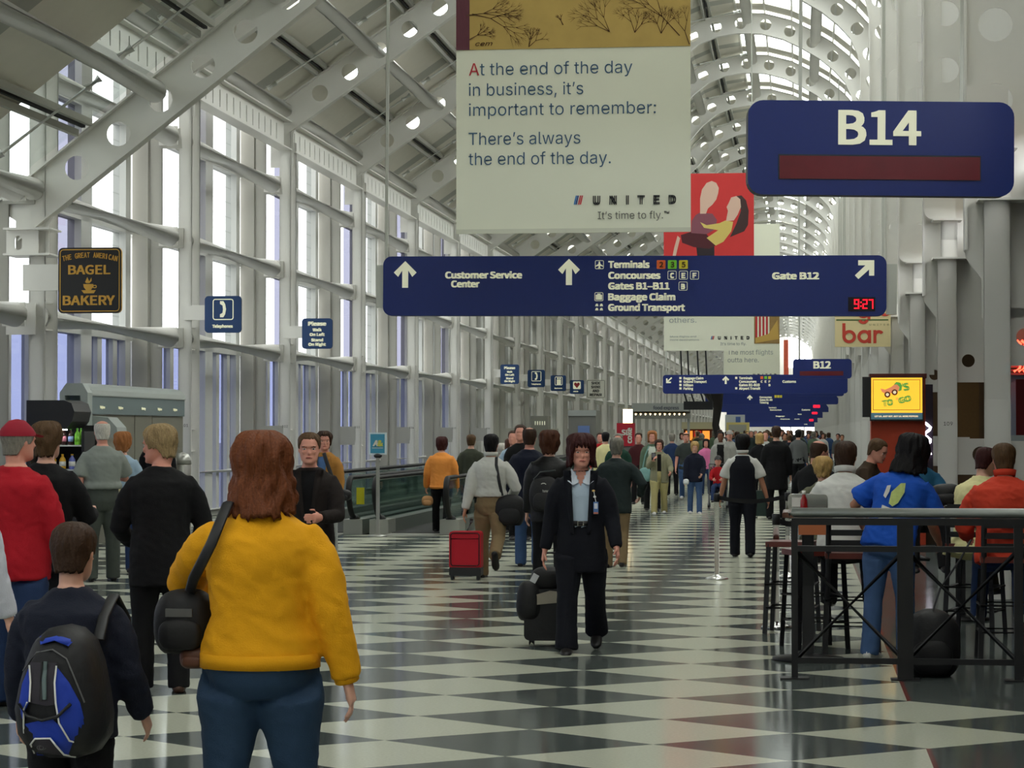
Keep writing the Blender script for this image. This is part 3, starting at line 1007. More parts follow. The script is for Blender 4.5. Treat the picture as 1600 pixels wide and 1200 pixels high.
pic = b.rect(713, -355, 1076.5, 76, art_gold, 'picture')
sub(b.rect(713, -355, 734, 76, art_trunk, 'tree_trunk', d=0.005), pic)
rnd = random.Random(4)
bm = new_bm()
def twigs(bm, b, x, y, ang, ln, w, depth):
    if depth == 0 or ln < 4: return
    x2 = x + ln * math.cos(ang); y2 = y - ln * math.sin(ang)
    nx, ny = -math.sin(ang) * w, -math.cos(ang) * w
    if 714 < x < 1076 and 714 < x2 < 1076 and y < 75 and y2 < 75:
        v = [bm.verts.new((b.X(p), b.f - 0.012, b.Z(q))) for p, q in ((x - nx, y - ny), (x + nx, y + ny), (x2 + nx * .6, y2 + ny * .6), (x2 - nx * .6, y2 - ny * .6))]
        bm.faces.new(v)
    for d_ in (rnd.uniform(0.25, 0.6), -rnd.uniform(0.25, 0.6), rnd.uniform(-0.1, 0.1)):
        if rnd.random() < 0.9:
            twigs(bm, b, x2, y2, ang + d_, ln * rnd.uniform(0.6, 0.82), w * 0.68, depth - 1)
for x, y, a, l in ((730, 22, 0.1, 26), (738, 20, -0.25, 30), (734, 60, 0.5, 14), (820, 90, 1.2, 18), (976, 76, 2.35, 34), (1060, 60, 2.3, 40), (1075, 74, 1.9, 22), (985, 75, 1.3, 22), (1030, 76, 1.5, 20), (880, 40, 2.0, 8)):
    twigs(bm, b, x, y, a, l, 0.9, 5)
sub(obj('branch_drawing', bm, twig, b.e), pic)
b.text('cem', 743, 70, 7, 27, mat=twig, shear=0.3).location.y -= 0.01
b.text('A', 733, 116, 19, 16, mat=red_t)
for t_, x, y, w in (('t the end of the day', 750, 116, 237), ('in business, it\u2019s', 733, 148, 178), ('important to remember:', 733, 179.5, 290), ('There\u2019s always', 732.5, 225, 174), ('the end of the day.', 732.5, 256.5, 221)):
    b.text(t_, x, y, 19, w, mat=blue_t, bold=-0.004)
logo(b, 896, 320, 14)
b.text('UNITED', 926, 320, 14.2, 128, mat=black_t, bold=0.03, spacing=1.6)
b.text('It\u2019s time to fly.\u2122', 933.5, 343, 11.5, 110, mat=grey_t, bold=-0.004)
b.rect(713, 357, 1076.5, 364, hem_m, 'hem')
b.rods((720, 1070), 13.2, 0.01)
# second banner: red picture of a couple
art_red = M('banner_red_art', (214, 62, 62), rough=0.75, vary=0.08, scale=2)
b = Board('banner', 'red airline banner showing an embracing couple, partly behind the directory sign', 1037.5, 271, 1177, 548, 57.4, banner_w, thick=0.012, r=0.01, cat='banner', edge=banner_w)
pic = b.rect(1037.5, 271, 1177, 437, art_red, 'picture')
sk = M('art_pale_skin', (226, 192, 172)); pl = M('art_mauve', (140, 82, 96)); yl = M('art_yellow', (222, 200, 110)); hb = M('art_dark_hair', (66, 44, 44)); mr = M('art_maroon', (84, 30, 40))
def blob(pts, m_, nm, d): sub(b.poly(pts, m_, nm, d=d), pic)
blob([(1081, 345), (1087, 336), (1094, 332), (1113, 334), (1120, 344), (1118, 358), (1104, 366), (1080, 364)], pl, 'painted_torso', 0.006)
blob([(1094, 334), (1094, 310), (1097, 296), (1104, 286), (1112, 283), (1119, 286), (1123, 294), (1122, 302), (1119, 312), (1113, 320), (1106, 326), (1103, 334)], sk, 'painted_face', 0.010)
blob([(1134, 346), (1137, 330), (1135, 324), (1139, 316), (1142, 309), (1150, 307), (1156, 312), (1157, 324), (1152, 336), (1146, 345)], sk, 'painted_face', 0.010)
blob([(1150, 307), (1158, 306), (1165, 314), (1169, 330), (1168, 352), (1162, 362), (1140, 371), (1150, 350), (1157, 330), (1155, 314)], hb, 'painted_hair', 0.006)
blob([(1094, 347), (1104, 352), (1124, 349), (1133, 345), (1145, 347), (1142, 362), (1130, 378), (1118, 384), (1104, 372), (1122, 360), (1100, 356)], yl, 'painted_dress', 0.008)
blob([(1064, 367), (1080, 362), (1104, 366), (1118, 384), (1108, 389), (1084, 386), (1066, 379)], mr, 'painted_legs', 0.004)
blob([(1088, 386), (1116, 384), (1116, 404), (1090, 404)], M('art_black', (44, 34, 40)), 'painted_legs', 0.003)
blob([(1059, 368), (1063, 372), (1058, 392), (1056, 401), (1051, 401), (1054, 386)], sk, 'painted_leg', 0.007)
b.text('others.', 1046, 504, 8, 42, mat=M('banner_pale_print', (150, 158, 158)))
b.text('More flights and\nmore destinations.', 1047, 527, 2.6, 46, mat=M('banner_pale_print', (150, 158, 158)))
logo(b, 1110, 530.5, 5.5)
b.text('UNITED', 1121, 530.5, 5.4, 49, mat=black_t, bold=0.03, spacing=1.5)
b.text('It\u2019s time to fly.', 1125, 539.5, 4.2, 40, mat=M('banner_pale_print', (150, 158, 158)))
b.rods((1041, 1174), 13.5, 0.015)
b = Board('banner', 'third airline banner reading the most flights outta here, with striped picture', 1131, 350, 1217.5, 592, 35, banner_w, thick=0.012, r=0.01, cat='banner', edge=banner_w)
b.rect(1131, 480, 1217, 497, art_gold, 'picture')
b.rect(1178, 440, 1217, 537, M('art_brown', (150, 120, 70), vary=0.3, scale=3), 'picture', d=0.004)
for i in range(4):
    b.rect(1180 + 5.4 * i, 440, 1183 + 5.4 * i, 528, M('art_flag_red', (190, 40, 50)) if i % 1 == 0 else banner_w, 'painted_stripe', d=0.010)
    b.rect(1183 + 5.4 * i, 440, 1185.4 + 5.4 * i, 528, banner_w, 'painted_stripe', d=0.010)
b.poly([(1180, 528), (1200, 522), (1214, 500), (1216, 530), (1180, 536)], M('art_ochre', (196, 160, 80)), 'painted_figure', d=0.014)
for t_, y, w in (('The most flights', 554, 70), ('outta here.', 566, 48)):
    b.text(t_, 1137, y, 7.2, w, mat=M('banner_pale_print', (150, 158, 158)))
b.text('UNITED', 1176, 587, 3.4, 36, mat=black_t, bold=0.03, spacing=1.5)
b.rods((1134, 1214), 13.0, 0.02)
b = Board('banner', 'narrow orange-red banner seen edge-on beyond the off-white banners', 1224.5, 531, 1232, 588, 25, M('banner_orange', (216, 96, 70), vary=0.3, scale=4), thick=0.02, r=0.01, cat='banner')
b.rods((1226, 1231), 12.5, 0.02)

# ---- bar sign
bar_m = M('bar_sign_beige', (214, 200, 150), rough=0.6)
bar_r = M('bar_sign_red', (190, 62, 44), rough=0.6)
b = Board('bar_sign', 'beige hanging sign with rounded red letters bar and a green line', 1305, 455, 1390.5, 542, 76, bar_m, thick=0.06, r=0.01)
def ringtxt(x, y, r0, r1, mat, a0=0, a1=360, nm='lettering'):
    bm = new_bm()
    n = 22
    A = []; B = []
    for i in range(n + 1):
        t = R(a0 + (a1 - a0) * i / n)
        A.append(bm.verts.new((b.X(x + r1 * math.cos(t)), b.f - 0.009, b.Z(y - r1 * math.sin(t)))))
        B.append(bm.verts.new((b.X(x + r0 * math.cos(t)), b.f - 0.009, b.Z(y - r0 * math.sin(t)))))
    quad_faces(bm, A, B, closed=False)
    obj(nm, bm, mat, b.e)
ringtxt(1327, 526, 5.6, 10.4, bar_r); b.rect(1316.5, 505, 1321.2, 527, bar_r, 'lettering')
ringtxt(1350, 526, 5.6, 10.4, bar_r); b.rect(1355.8, 516, 1360.6, 536.5, bar_r, 'lettering')
b.rect(1364, 516, 1368.6, 536.5, bar_r, 'lettering'); ringtxt(1372.5, 524.5, 3.6, 8.4, bar_r, 35, 180)
b.rect(1307, 499, 1387, 501, M('bar_sign_green', (70, 100, 50)), 'green_line')
b.text('UNITED', 1358, 509, 2.8, 30, mat=M('bar_sign_grey', (120, 120, 90)), spacing=1.8)
ringtxt(1349, 487, 6, 10.6, bar_r); ringtxt(1382, 484, 6, 10.6, bar_r); ringtxt(1349, 498, 4, 8.4, bar_r, 200, 340); b.rect(1355, 478, 1359.6, 499, bar_r, 'lettering')
b.rods((1312, 1384), 9.0, 0.012)

# ---- small signs hung from the window wall columns
sgn = M('small_sign_blue', (30, 62, 108), rough=0.4)
def wall_sign(label, x0, y0, x1, y1, s, mat=None, edge=None, name='wall_sign', group=None):
    b = Board(name, label, x0, y0, x1, y1, s, mat or sgn, thick=0.05, r=0.07, group=group, edge=edge or edge_m)
    xl = XC - b.e.location.x
    bm = new_bm()
    box(bm, (xl, -0.02, b.h * 0.35), (-b.w / 2, 0.02, b.h * 0.75))
    obj('bracket', bm, steel, b.e)
    return b
gold = M('sign_gold', (204, 156, 62), rough=0.5)
black_b = M('sign_black', (20, 19, 18), rough=0.4)
b = wall_sign('black and gold square sign for a bagel bakery on the window wall', 91, 387, 191.5, 489.5, 110, black_b, gold, 'bakery_sign')
b.ring(93.5, 389.5, 189, 487, gold, 1.4, 6, 'gold_border')
for i, ch in enumerate('THE GREAT AMERICAN'):
    t = (i - 8.5) / 8.5
    o = b.text(ch, 141.5 + t * 41 - 2, 402.5 + 5.5 * t * t, 8.2, 4.2 if ch != ' ' and ch != 'I' else None, mat=gold, bold=0.012) if ch != ' ' else None
    if o: o.rotation_euler = (PI / 2, 0.16 * t, 0)
b.text('BAGEL', 107, 428.5, 14.5, 67, mat=gold, bold=0.012)
b.text('BAKERY', 98.5, 476.5, 15, 83, mat=gold, bold=0.012)
b.poly([(131, 444), (147, 444), (146.5, 449), (143, 454), (136, 454), (132, 449)], gold, 'cup_logo')
b.poly([(128, 453.5), (151, 453.5), (148, 458.5), (132, 458.5)], gold, 'cup_logo')
b.poly([(134, 441), (137.5, 433), (140.5, 440), (144, 434), (144.5, 439), (141, 442.5), (136, 442.5)], gold, 'cup_logo')
def cup_handle(): b.ring(146, 445.5, 152.5, 450.5, gold, 1.4, 2, 'cup_logo')
cup_handle()
def phone_sign(label, x0, y0, x1, y1, s, full):
    b = wall_sign(label, x0, y0, x1, y1, s)
    w = x1 - x0; h = y1 - y0
    b.ring(x0 + .22 * w, y0 + .08 * h, x0 + .79 * w, y0 + .655 * h, cream, 0.022 * w + 0.3, .07 * w)
    f = lambda u, v: (x0 + u * w, y0 + v * h)
    b.poly([f(.42, .14), f(.51, .14), f(.56, .22), f(.585, .36), f(.56, .5), f(.51, .58), f(.42, .58), f(.42, .5), f(.49, .46), f(.50, .36), f(.49, .26), f(.42, .22)], cream, 'handset_icon')
    b.text('Telephones', x0 + .21 * w, y0 + .86 * h, .085 * h, .56 * w, bold=0.03)
phone_sign('blue telephones sign with white handset, nearest on the window wall', 320, 462.5, 378, 520, 87, True)
def walk_sign(label, x0, y0, x1, y1, s):
    b = wall_sign(label, x0, y0, x1, y1, s)
    w = x1 - x0; h = y1 - y0
    for t_, v, c, ww in (('Please', .235, .135, .60), ('Walk', .42, .1, .30), ('On Left', .575, .1, .50), ('Stand', .755, .1, .40), ('On Right', .90, .1, .58)):
        b.text(t_, x0 + w * (0.5 - ww / 2), y0 + v * h, c * h, ww * w, bold=0.03)
walk_sign('blue sign asking riders to walk left and stand right, beside the telephones sign', 472, 497.5, 520, 545, 73)
walk_sign('smaller blue walk left, stand right sign further down the window wall', 782, 569.5, 811, 600, 44)
phone_sign('small distant blue telephones sign between two other blue signs', 824.5, 578, 851.5, 605, 40.5, False)
b = wall_sign('small blue sign with white restroom figure icon', 860.5, 586.5, 884.5, 611, 36.5)
b.ring(867, 588.5, 879, 602, cream, 0.8, 2); b.rect(870, 593, 876.5, 601, cream, 'icon'); b.rect(870.5, 590, 873, 592.4, cream, 'icon'); b.rect(874, 590, 876.5, 592.4, cream, 'icon')
b.text('Restrooms', 866.5, 607.5, 2, 12, bold=0.03)
b = wall_sign('small blue sign with red heart defibrillator symbol', 890.5, 594, 912.5, 615.5, 33)
b.rect(895.5, 596, 907.5, 608, cream, 'icon', r=1.5)
b.poly([(901.5, 606.5), (897, 601), (897.5, 598.5), (899.6, 597.6), (901.5, 599.4), (903.4, 597.6), (905.6, 598.5), (906, 601)], M('heart_red', (150, 40, 40)), 'heart_icon', d=0.006)
b.text('AED', 895.5, 612.5, 1.8, 8, bold=0.03)
b = wall_sign('white square sign reading shoe shine and repair', 916, 592.5, 946.5, 623, 33, M('sign_white', (214, 214, 204)), edge_m)
b.ring(917.5, 594, 945, 621.5, black_t, 0.6, 2)
for i, t_ in enumerate(('SHOE', 'SHINE', 'AND', 'REPAIR')):
    w = (14, 15, 10.5, 19)[i]
    b.text(t_, 931 - w / 2, 600.5 + 6.1 * i, 4.2, w, mat=black_t, bold=0.02)
# ================================================================== FIXTURES AND FURNITURE
blk = M('black_metal', (22, 22, 24), rough=0.45)
blk_p = M('black_plastic', (26, 26, 28), rough=0.5, spec=0.5)
sst = M('stainless_steel', (176, 176, 170), rough=0.3, metal=0.7)
chrome = M('chrome', (214, 214, 212), rough=0.12, metal=1.0)
rubber = M('black_rubber', (20, 20, 21), rough=0.6)
def part(nm, bm, m, e, smooth=None): return obj(nm, bm, m, e, smooth=smooth)

# ---- bank of telephones
gm = M('phone_bank_grey', (120, 118, 106), rough=0.5, vary=0.05, scale=4); gh = M('phone_bank_hood', (160, 168, 164), rough=0.4); gs = M('phone_bank_fascia', (112, 126, 128), rough=0.5)
x0, y0, y1 = -10.62, 35.7, 41.3
L = y1 - y0
e = empty('telephone_bank', (x0, y0, 0), 'long grey bank of public telephones with lettered hood against the window wall', 'telephones')
bm = new_bm(); box(bm, (-0.36, 0.05, 0), (-0.03, L, 1.98))
for yy in (0.45 * L, 0.64 * L): box(bm, (-0.035, yy - 0.012, 0.2), (-0.022, yy + 0.012, 1.98))
part('cabinet', bm, gm, e)
bm = new_bm(); box(bm, (-0.34, 0.0, 1.98), (0.0, L, 2.26)); part('fascia', bm, gs, e)
bm = new_bm()
prof = [(0.02, 2.26)] + [(-0.18 + 0.2 * math.cos(t * PI / 8), 2.28 + 0.17 * math.sin(t * PI / 8)) for t in range(0, 9)] + [(-0.38, 2.26)]
prism(bm, prof, -0.03, L); part('hood', bm, gh, e)
bm = new_bm()
prism(bm, [(0.03, 1.2), (0.03, 2.3), (-0.05, 2.44), (-0.3, 2.44), (-0.4, 2.3), (-0.4, 1.2), (-0.32, 1.2), (-0.32, 2.26), (-0.08, 2.26), (-0.08, 1.2)], -0.3, -0.05); part('end_arch', bm, gh, e)
bm = new_bm(); prism(bm, [(-0.08, 1.62), (0.42, 1.62), (0.40, 1.78), (0.26, 1.93), (-0.08, 1.96)], -0.02, 0.5); part('shelf_hood', bm, gh, e)
for i, (f_, t_) in enumerate(((0.10, 'Telephone'), (0.28, 'Telephone'), (0.52, 'Directory'), (0.70, 'Telephone'), (0.88, 'Telephone'))):
    me = text_mesh(t_, 0.15, bold=0.02, extrude=0.003, align='CENTER'); me.materials.append(cream)
    o = bpy.data.objects.new('lettering', me); o.parent = e; o.location = (0.006, f_ * L, 2.07); o.rotation_euler = (PI / 2, 0, PI / 2); C.objects.link(o)

# ---- open drinks cooler
c0 = at_y(94, 674, 31.4)
e = empty('drinks_cooler', (c0.x, c0.y, 0), 'black open-fronted drinks cooler with shelves of bottles by the telephones', 'cooler')
bm = new_bm()
prism(bm, [(-0.36, 0), (-0.30, 0), (-0.30, 1.75), (0.18, 1.75), (0.26, 1.85), (0.29, 1.98), (0.25, 2.09), (0.15, 2.13), (-0.36, 2.13)], -0.32, 0.45); part('canopy', bm, blk_p, e)
bm = new_bm(); box(bm, (-0.36, 0.40, 0), (0.36, 0.47, 1.8)); box(bm, (-0.36, -0.32, 0), (0.36, 0.47, 0.75)); box(bm, (0.32, -0.1, 0), (0.36, 0.47, 1.72)); part('cabinet', bm, blk_p, e)
shm = M('cooler_shelf', (196, 200, 196), rough=0.3)
SH = (0.76, 1.20, 1.52)
for z in SH:
    bm = new_bm(); box(bm, (-0.29, -0.18, z), (0.32, 0.40, z + 0.018)); part('shelf', bm, shm, e)
bm = new_bm(); box(bm, (-0.1, -0.24, 1.735), (0.16, -0.20, 1.75)); part('added_fill_tube', bm, M('cooler_fill_glow', (240, 250, 240), emit=(240, 250, 235), estr=14.0), e)  # added glowing strip that brightens the bottles in the dark cooler
def bottle(kind, loc, h, r, col, cap, lab, label, group):
    e = empty(kind, loc, label, 'bottle', group)
    bm = new_bm(); lathe(bm, [(r * .9, 0), (r, h * .05), (r, h * .6), (r * .8, h * .72), (r * .36, h * .84), (r * .34, h * .93)], n=14); bb = part('bottle_body', bm, col, e)
    bm = new_bm(); lathe(bm, [(r * .42, h * .92), (r * .42, h), (r * .3, h * 1.005)], n=12); part('cap', bm, cap, e)
    bm = new_bm(); lathe(bm, [(r * 1.015, h * .2), (r * 1.015, h * .52)], n=14); part('paper_label', bm, lab, bb)
    return e
cola = M('cola_dark', (48, 26, 26), rough=0.15); capg = M('cap_green', (110, 190, 80), rough=0.4); labr = M('label_pink', (200, 120, 140)); labb = M('label_blue', (140, 160, 214)); limeb = M('lime_bottle', (120, 190, 60), rough=0.2)
n_ = ['first', 'second', 'third', 'fourth', 'fifth']
for i in range(5):
    bottle('soda_bottle', (c0.x - 0.21 + 0.095 * i, c0.y - 0.08, 1.54), 0.22, 0.036, cola, capg, labr if i % 2 else labb, 'dark soda bottle with green cap, %s from the cooler wall on the top shelf' % n_[i], 'soda bottles on the cooler top shelf')
for i in range(2):
    bottle('lime_soda_bottle', (c0.x + 0.265, c0.y - 0.10 + 0.16 * i, 1.54), 0.22, 0.036, limeb, capg, limeb, 'lime green soda bottle %s on the top cooler shelf' % ('at the front' if i == 0 else 'behind the front one'), 'lime bottles in the cooler')
yj = M('yellow_juice', (228, 176, 50), rough=0.3); bl = M('bluish_bottle', (110, 120, 190), rough=0.2); wl = M('white_label', (220, 220, 214))
for i in range(4):
    bottle('juice_bottle', (c0.x - 0.20 + 0.13 * i, c0.y - 0.08, 0.778 + 0.44), 0.20, 0.044, bl if i == 3 else yj, M('cap_yellow', (240, 190, 60)), wl, ('blue bottle at the end of the middle cooler shelf' if i == 3 else 'yellow juice bottle, %s along the middle cooler shelf' % n_[i]), 'juice bottles on the cooler middle shelf')
for i in range(4):
    bottle('juice_bottle', (c0.x - 0.21 + 0.12 * i, c0.y - 0.08, 0.778), 0.22, 0.042, yj, M('cap_yellow', (240, 190, 60)), wl, 'yellow capped juice bottle, %s along the lowest cooler shelf' % n_[i], 'juice bottles on the lowest cooler shelf')

# ---- steel refuse bins
for i, px in enumerate((263, 286)):
    q = at_y(px, 674, 37.2 + 0.35 * i)
    e = empty('refuse_bin', (q.x, q.y, 0), ('steel refuse bin with domed lid, nearer the black-suited shopper' if i == 0 else 'steel refuse bin with domed lid beside the window column'), 'bin', 'steel bins')
    bm = new_bm(); lathe(bm, [(0.125, 0), (0.13, 0.02), (0.13, 1.18), (0.125, 1.2)], n=22); part('bin_body', bm, sst, e)
    bm = new_bm(); lathe(bm, [(0.135, 1.2), (0.125, 1.28), (0.09, 1.36), (0.02, 1.39)], n=22); part('lid', bm, sst, e)

# ---- moving walkway lanes
tgl = glass('walkway_green_glass', (0.70, 0.77, 0.745), 0.16)
skm = M('walkway_skirt', (92, 98, 92), rough=0.45); capm = M('walkway_steel_end', (168, 170, 162), rough=0.35, metal=0.5)
YW = 39.5; LW = 42.0
def lane(xl, xr, label):
    e = empty('moving_walkway', ((xl + xr) / 2, YW, 0), label, 'moving walkway')
    w = (xr - xl) / 2
    for s_ in (-1, 1):
        x = s_ * w
        bm = new_bm()
        path = [(x, LW, 0.955), (x, 0.40, 0.955)]
        for t in range(1, 7):
            a = PI / 2 * t / 6
            path.append((x, 0.40 - 0.24 * math.sin(a), 0.955 - 0.24 * (1 - math.cos(a))))
        path += [(x, 0.20, 0.60), (x, 0.30, 0.46), (x, 0.48, 0.33), (x, 0.75, 0.26), (x, 1.05, 0.24)]
        tube(bm, path, [(0.05, 0.032)] * len(path), n=10, side=(1, 0, 0)); part('handrail', bm, rubber, e)
        bm = new_bm()
        A = [(0.34, 0.90), (LW, 0.90), (LW, 0.26), (0.95, 0.26), (0.6, 0.32), (0.36, 0.5), (0.25, 0.72)]
        v = [bm.verts.new((x, a, z)) for a, z in A]; v2 = [bm.verts.new((x + 0.012, a, z)) for a, z in A]
        bm.faces.new(v); bm.faces.new(list(reversed(v2))); quad_faces(bm, v, v2)
        part('balustrade_glass', bm, tgl, e)
        bm = new_bm(); tube(bm, [(x, LW, 0.915), (x, 0.42, 0.915), (x, 0.3, 0.86), (x, 0.27, 0.72), (x, 0.38, 0.5), (x, 0.62, 0.33), (x, 0.95, 0.27)], 0.012, n=6); part('glass_trim', bm, capm, e)
        bm = new_bm(); ellipsoid(bm, (x, 0.72, 0.25), (0.085, 0.16, 0.075)); part('handrail_boot', bm, rubber, e)
        bm = new_bm(); box(bm, (x - 0.16, 0.55, 0.0), (x + 0.16, 1.3, 0.25)); part('end_plinth', bm, capm, e)
        bm = new_bm(); box(bm, (x - 0.14, 1.3, 0.0), (x + 0.14, LW, 0.24)); part('skirt', bm, skm, e)
    bm = new_bm(); box(bm, (-w + 0.16, 0.0, 0.0), (w - 0.16, 0.9, 0.012)); part('landing_plate', bm, capm, e)
    bm = new_bm(); box(bm, (-w + 0.14, 0.9, 0.0), (w - 0.14, LW, 0.02))
    part('belt', bm, rubber, e)
    return e
lane(-6.98, -5.79, 'moving walkway lane on the open side, glass balustrade and black handrails')
lane(-8.72, -7.42, 'moving walkway lane next to the window wall, glass balustrade and black handrails')
def wsign(x, y, z, w, h, mat, nm, label, txt=None):
    bm = new_bm(); box(bm, (-w / 2, -0.01, -h / 2), (w / 2, 0.01, h / 2))
    o = obj(nm, bm, mat); o.location = (x, y, z); tag(o, label, 'sign'); return o
wsign(-7.30, 40.1, 0.64, 0.13, 0.28, M('caution_yellow', (214, 206, 40), rough=0.5), 'caution_sign', 'small yellow caution sign on the walkway glass')
q = at_y(590.5, 674, 39.2)
e = empty('sign_stand', (q.x, q.y, 0), 'square blue and white sign on a steel post between the walkway newels', 'sign')
bm = new_bm(); tube(bm, [(0, 0, 0.0), (0, 0, 1.32)], 0.03, n=12); part('pole', bm, sst, e)
bm = new_bm(); lathe(bm, [(0.16, 0), (0.16, 0.02), (0.05, 0.04)], n=18); part('base', bm, sst, e)
bm = new_bm(); ellipsoid(bm, (0, 0, 1.32), (0.07, 0.05, 0.04)); part('clamp', bm, blk_p, e)
bm = new_bm(); prism(bm, [(-0.145, 1.34), (0.145, 1.34), (0.145, 1.70), (-0.145, 1.70)], -0.02, 0.01); part('frame', bm, M('sign_frame_white', (206, 222, 226), rough=0.4), e)
bm = new_bm(); prism(bm, [(-0.12, 1.365), (0.115, 1.365), (0.115, 1.675), (-0.12, 1.675)], -0.025, -0.02); part('panel', bm, M('sign_panel_teal', (62, 140, 172), rough=0.4), e)
text('A', 0.10, -0.075, 1.48, -0.028, M('sign_white', (214, 214, 204)), e, bold=0.02, shear=0.2)
text('&', 0.10, 0.0, 1.48, -0.028, M('sign_yellowgreen', (190, 190, 80)), e, bold=0.02)
bm = new_bm(); prism(bm, [(-0.09, 1.445), (0.09, 1.445), (0.09, 1.453), (-0.09, 1.453)], -0.028, -0.025); part('line', bm, M('sign_white', (214, 214, 204)), e)

# ---- queue barrier
def stanchion(px, py, label, belt_to=None):
    q = on_floor(px, py)
    e = empty('stanchion', q, label, 'barrier post')
    bm = new_bm(); lathe(bm, [(0.135, 0), (0.135, 0.012), (0.12, 0.025), (0.05, 0.045), (0.03, 0.06)], n=26); part('base', bm, chrome, e)
    bm = new_bm(); tube(bm, [(0, 0, 0.05), (0, 0, 0.93)], 0.028, n=16); part('pole', bm, chrome, e)
    bm = new_bm(); lathe(bm, [(0.034, 0.9), (0.036, 0.99), (0.03, 1.0)], n=16); part('belt_head', bm, blk_p, e)
    if belt_to is not None:
        d = Vector(belt_to) - q
        bm = new_bm()
        n = 8
        for k in range(n):
            a, b_ = k / n, (k + 1) / n
            p0 = Vector((d.x * a, d.y * a, 0.955 - 0.05 * math.sin(PI * a))); p1 = Vector((d.x * b_, d.y * b_, 0.955 - 0.05 * math.sin(PI * b_)))
            v = [bm.verts.new(p0 + Vector((0, o_, h_))) for o_, h_ in ((-0.002, -0.024), (-0.002, 0.024), (0.002, 0.024), (0.002, -0.024))]
            w = [bm.verts.new(p1 + Vector((0, o_, h_))) for o_, h_ in ((-0.002, -0.024), (-0.002, 0.024), (0.002, 0.024), (0.002, -0.024))]
            quad_faces(bm, v, w)
        part('belt', bm, M('black_webbing', (18, 18, 20), rough=0.8), e)
    return e
s2 = on_floor(1213, 981)
stanchion(1120, 905.5, 'chrome queue post standing alone in the hall with a black belt', on_floor(1226, 905))
stanchion(1213, 981, 'chrome queue post close to the bar railing corner', Vector((0.02, s2.y + 0.2, 0)))
stanchion(1231, 902, 'chrome queue post behind the bar stools')

# ---- bar railing
rail_g = M('railing_grey_tube', (146, 150, 146), rough=0.28, metal=0.6)
YR = 17.05
xa = at_y(1241, 674, YR).x
e = empty('bar_railing', (xa, YR, 0), 'black bar railing with grey round top rail and crossed braces', 'railing')
bm = new_bm(); tube(bm, [(-0.04, 0, 1.145), (-0.01, 0, 1.155), (3.2, 0, 1.155)], [0.02, 0.034, 0.034], n=16); part('top_rail', bm, rail_g, e)
bm = new_bm(); box(bm, (-0.02, -0.03, 1.07), (3.2, 0.03, 1.118)); part('under_rail', bm, blk, e)
for z in (0.885, 0.11):
    bm = new_bm(); box(bm, (0, -0.018, z), (3.2, 0.018, z + 0.04)); part('cross_rail', bm, blk, e)
for i, (x, w) in enumerate(((0.0, 0.045), (0.76, 0.11), (1.53, 0.06), (2.3, 0.06), (3.1, 0.06))):
    bm = new_bm(); box(bm, (x - w / 2, -0.025, 0.0), (x + w / 2, 0.025, 1.10)); box(bm, (x - 0.1, -0.07, 0), (x + 0.1, 0.07, 0.012)); part('post', bm, blk, e)
for i in range(4):
    a_, b_ = (0.0, 0.76, 1.53, 2.3, 3.1)[i:i + 2]
    bm = new_bm()
    tube(bm, [(a_, 0.0, 0.13), (b_, 0.0, 0.9)], 0.02, n=6); part('brace', bm, blk, e)
    bm = new_bm()
    tube(bm, [(a_, 0.012, 0.9), (b_, 0.012, 0.13)], 0.02, n=6); part('brace', bm, blk, e)

# ---- bar chairs
wood = M('chair_red_wood', (98, 42, 34), rough=0.4, vary=0.15, scale=5)
def bar_chair(px, py, rot, label, seat_h=0.76, back=True):
    q = on_floor(px, py)
    e = empty('bar_chair' if back else 'bar_stool', q, label, 'bar chair' if back else 'bar stool', None, rot)
    bm = new_bm(); cbox(bm, (0, 0, seat_h), (0.40, 0.40, 0.045)); part('seat', bm, wood, e)
    for sx in (-1, 1):
        bm = new_bm(); tube(bm, [(sx * 0.205, 0.19, 0), (sx * 0.17, 0.16, seat_h)], 0.02, n=8); part('leg', bm, blk, e)
        bm = new_bm(); tube(bm, [(sx * 0.205, -0.21, 0), (sx * 0.175, -0.18, seat_h)] + ([(sx * 0.175, -0.22, seat_h + 0.34)] if back else []), 0.022, n=8); part('leg', bm, blk, e)
    for z in (0.22, 0.42):
        bm = new_bm()
        for a_, b_ in (((-0.2, 0.18), (0.2, 0.18)), ((-0.2, -0.2), (0.2, -0.2)), ((-0.2, 0.18), (-0.2, -0.2)), ((0.2, 0.18), (0.2, -0.2))):
            tube(bm, [(a_[0], a_[1], z), (b_[0], b_[1], z)], 0.012, n=6)
        part('footrest', bm, blk, e)
    for z in (0.10, 0.18, 0.26, 0.33) if back else ():
        bm = new_bm(); cbox(bm, (0, -0.185 - 0.14 * z, seat_h + z), (0.34, 0.018, 0.045)); part('back_slat', bm, blk, e)
    return e
bar_chair(1330, 1020, 0.0, 'black ladder-back bar chair turned away, behind the railing near its end post')
bar_chair(1238, 988, R(-8), 'bar stool with red-brown wooden seat next to the queue post', back=False)
bar_chair(1272, 1012, R(20), 'bar stool half hidden between the end post and the ladder-back chair', back=False)
bar_chair(1524, 994, R(-20), 'bar chair under the seated person in cream')
bar_chair(1572, 1031, R(0), 'bar chair under the seated person in the red shirt')

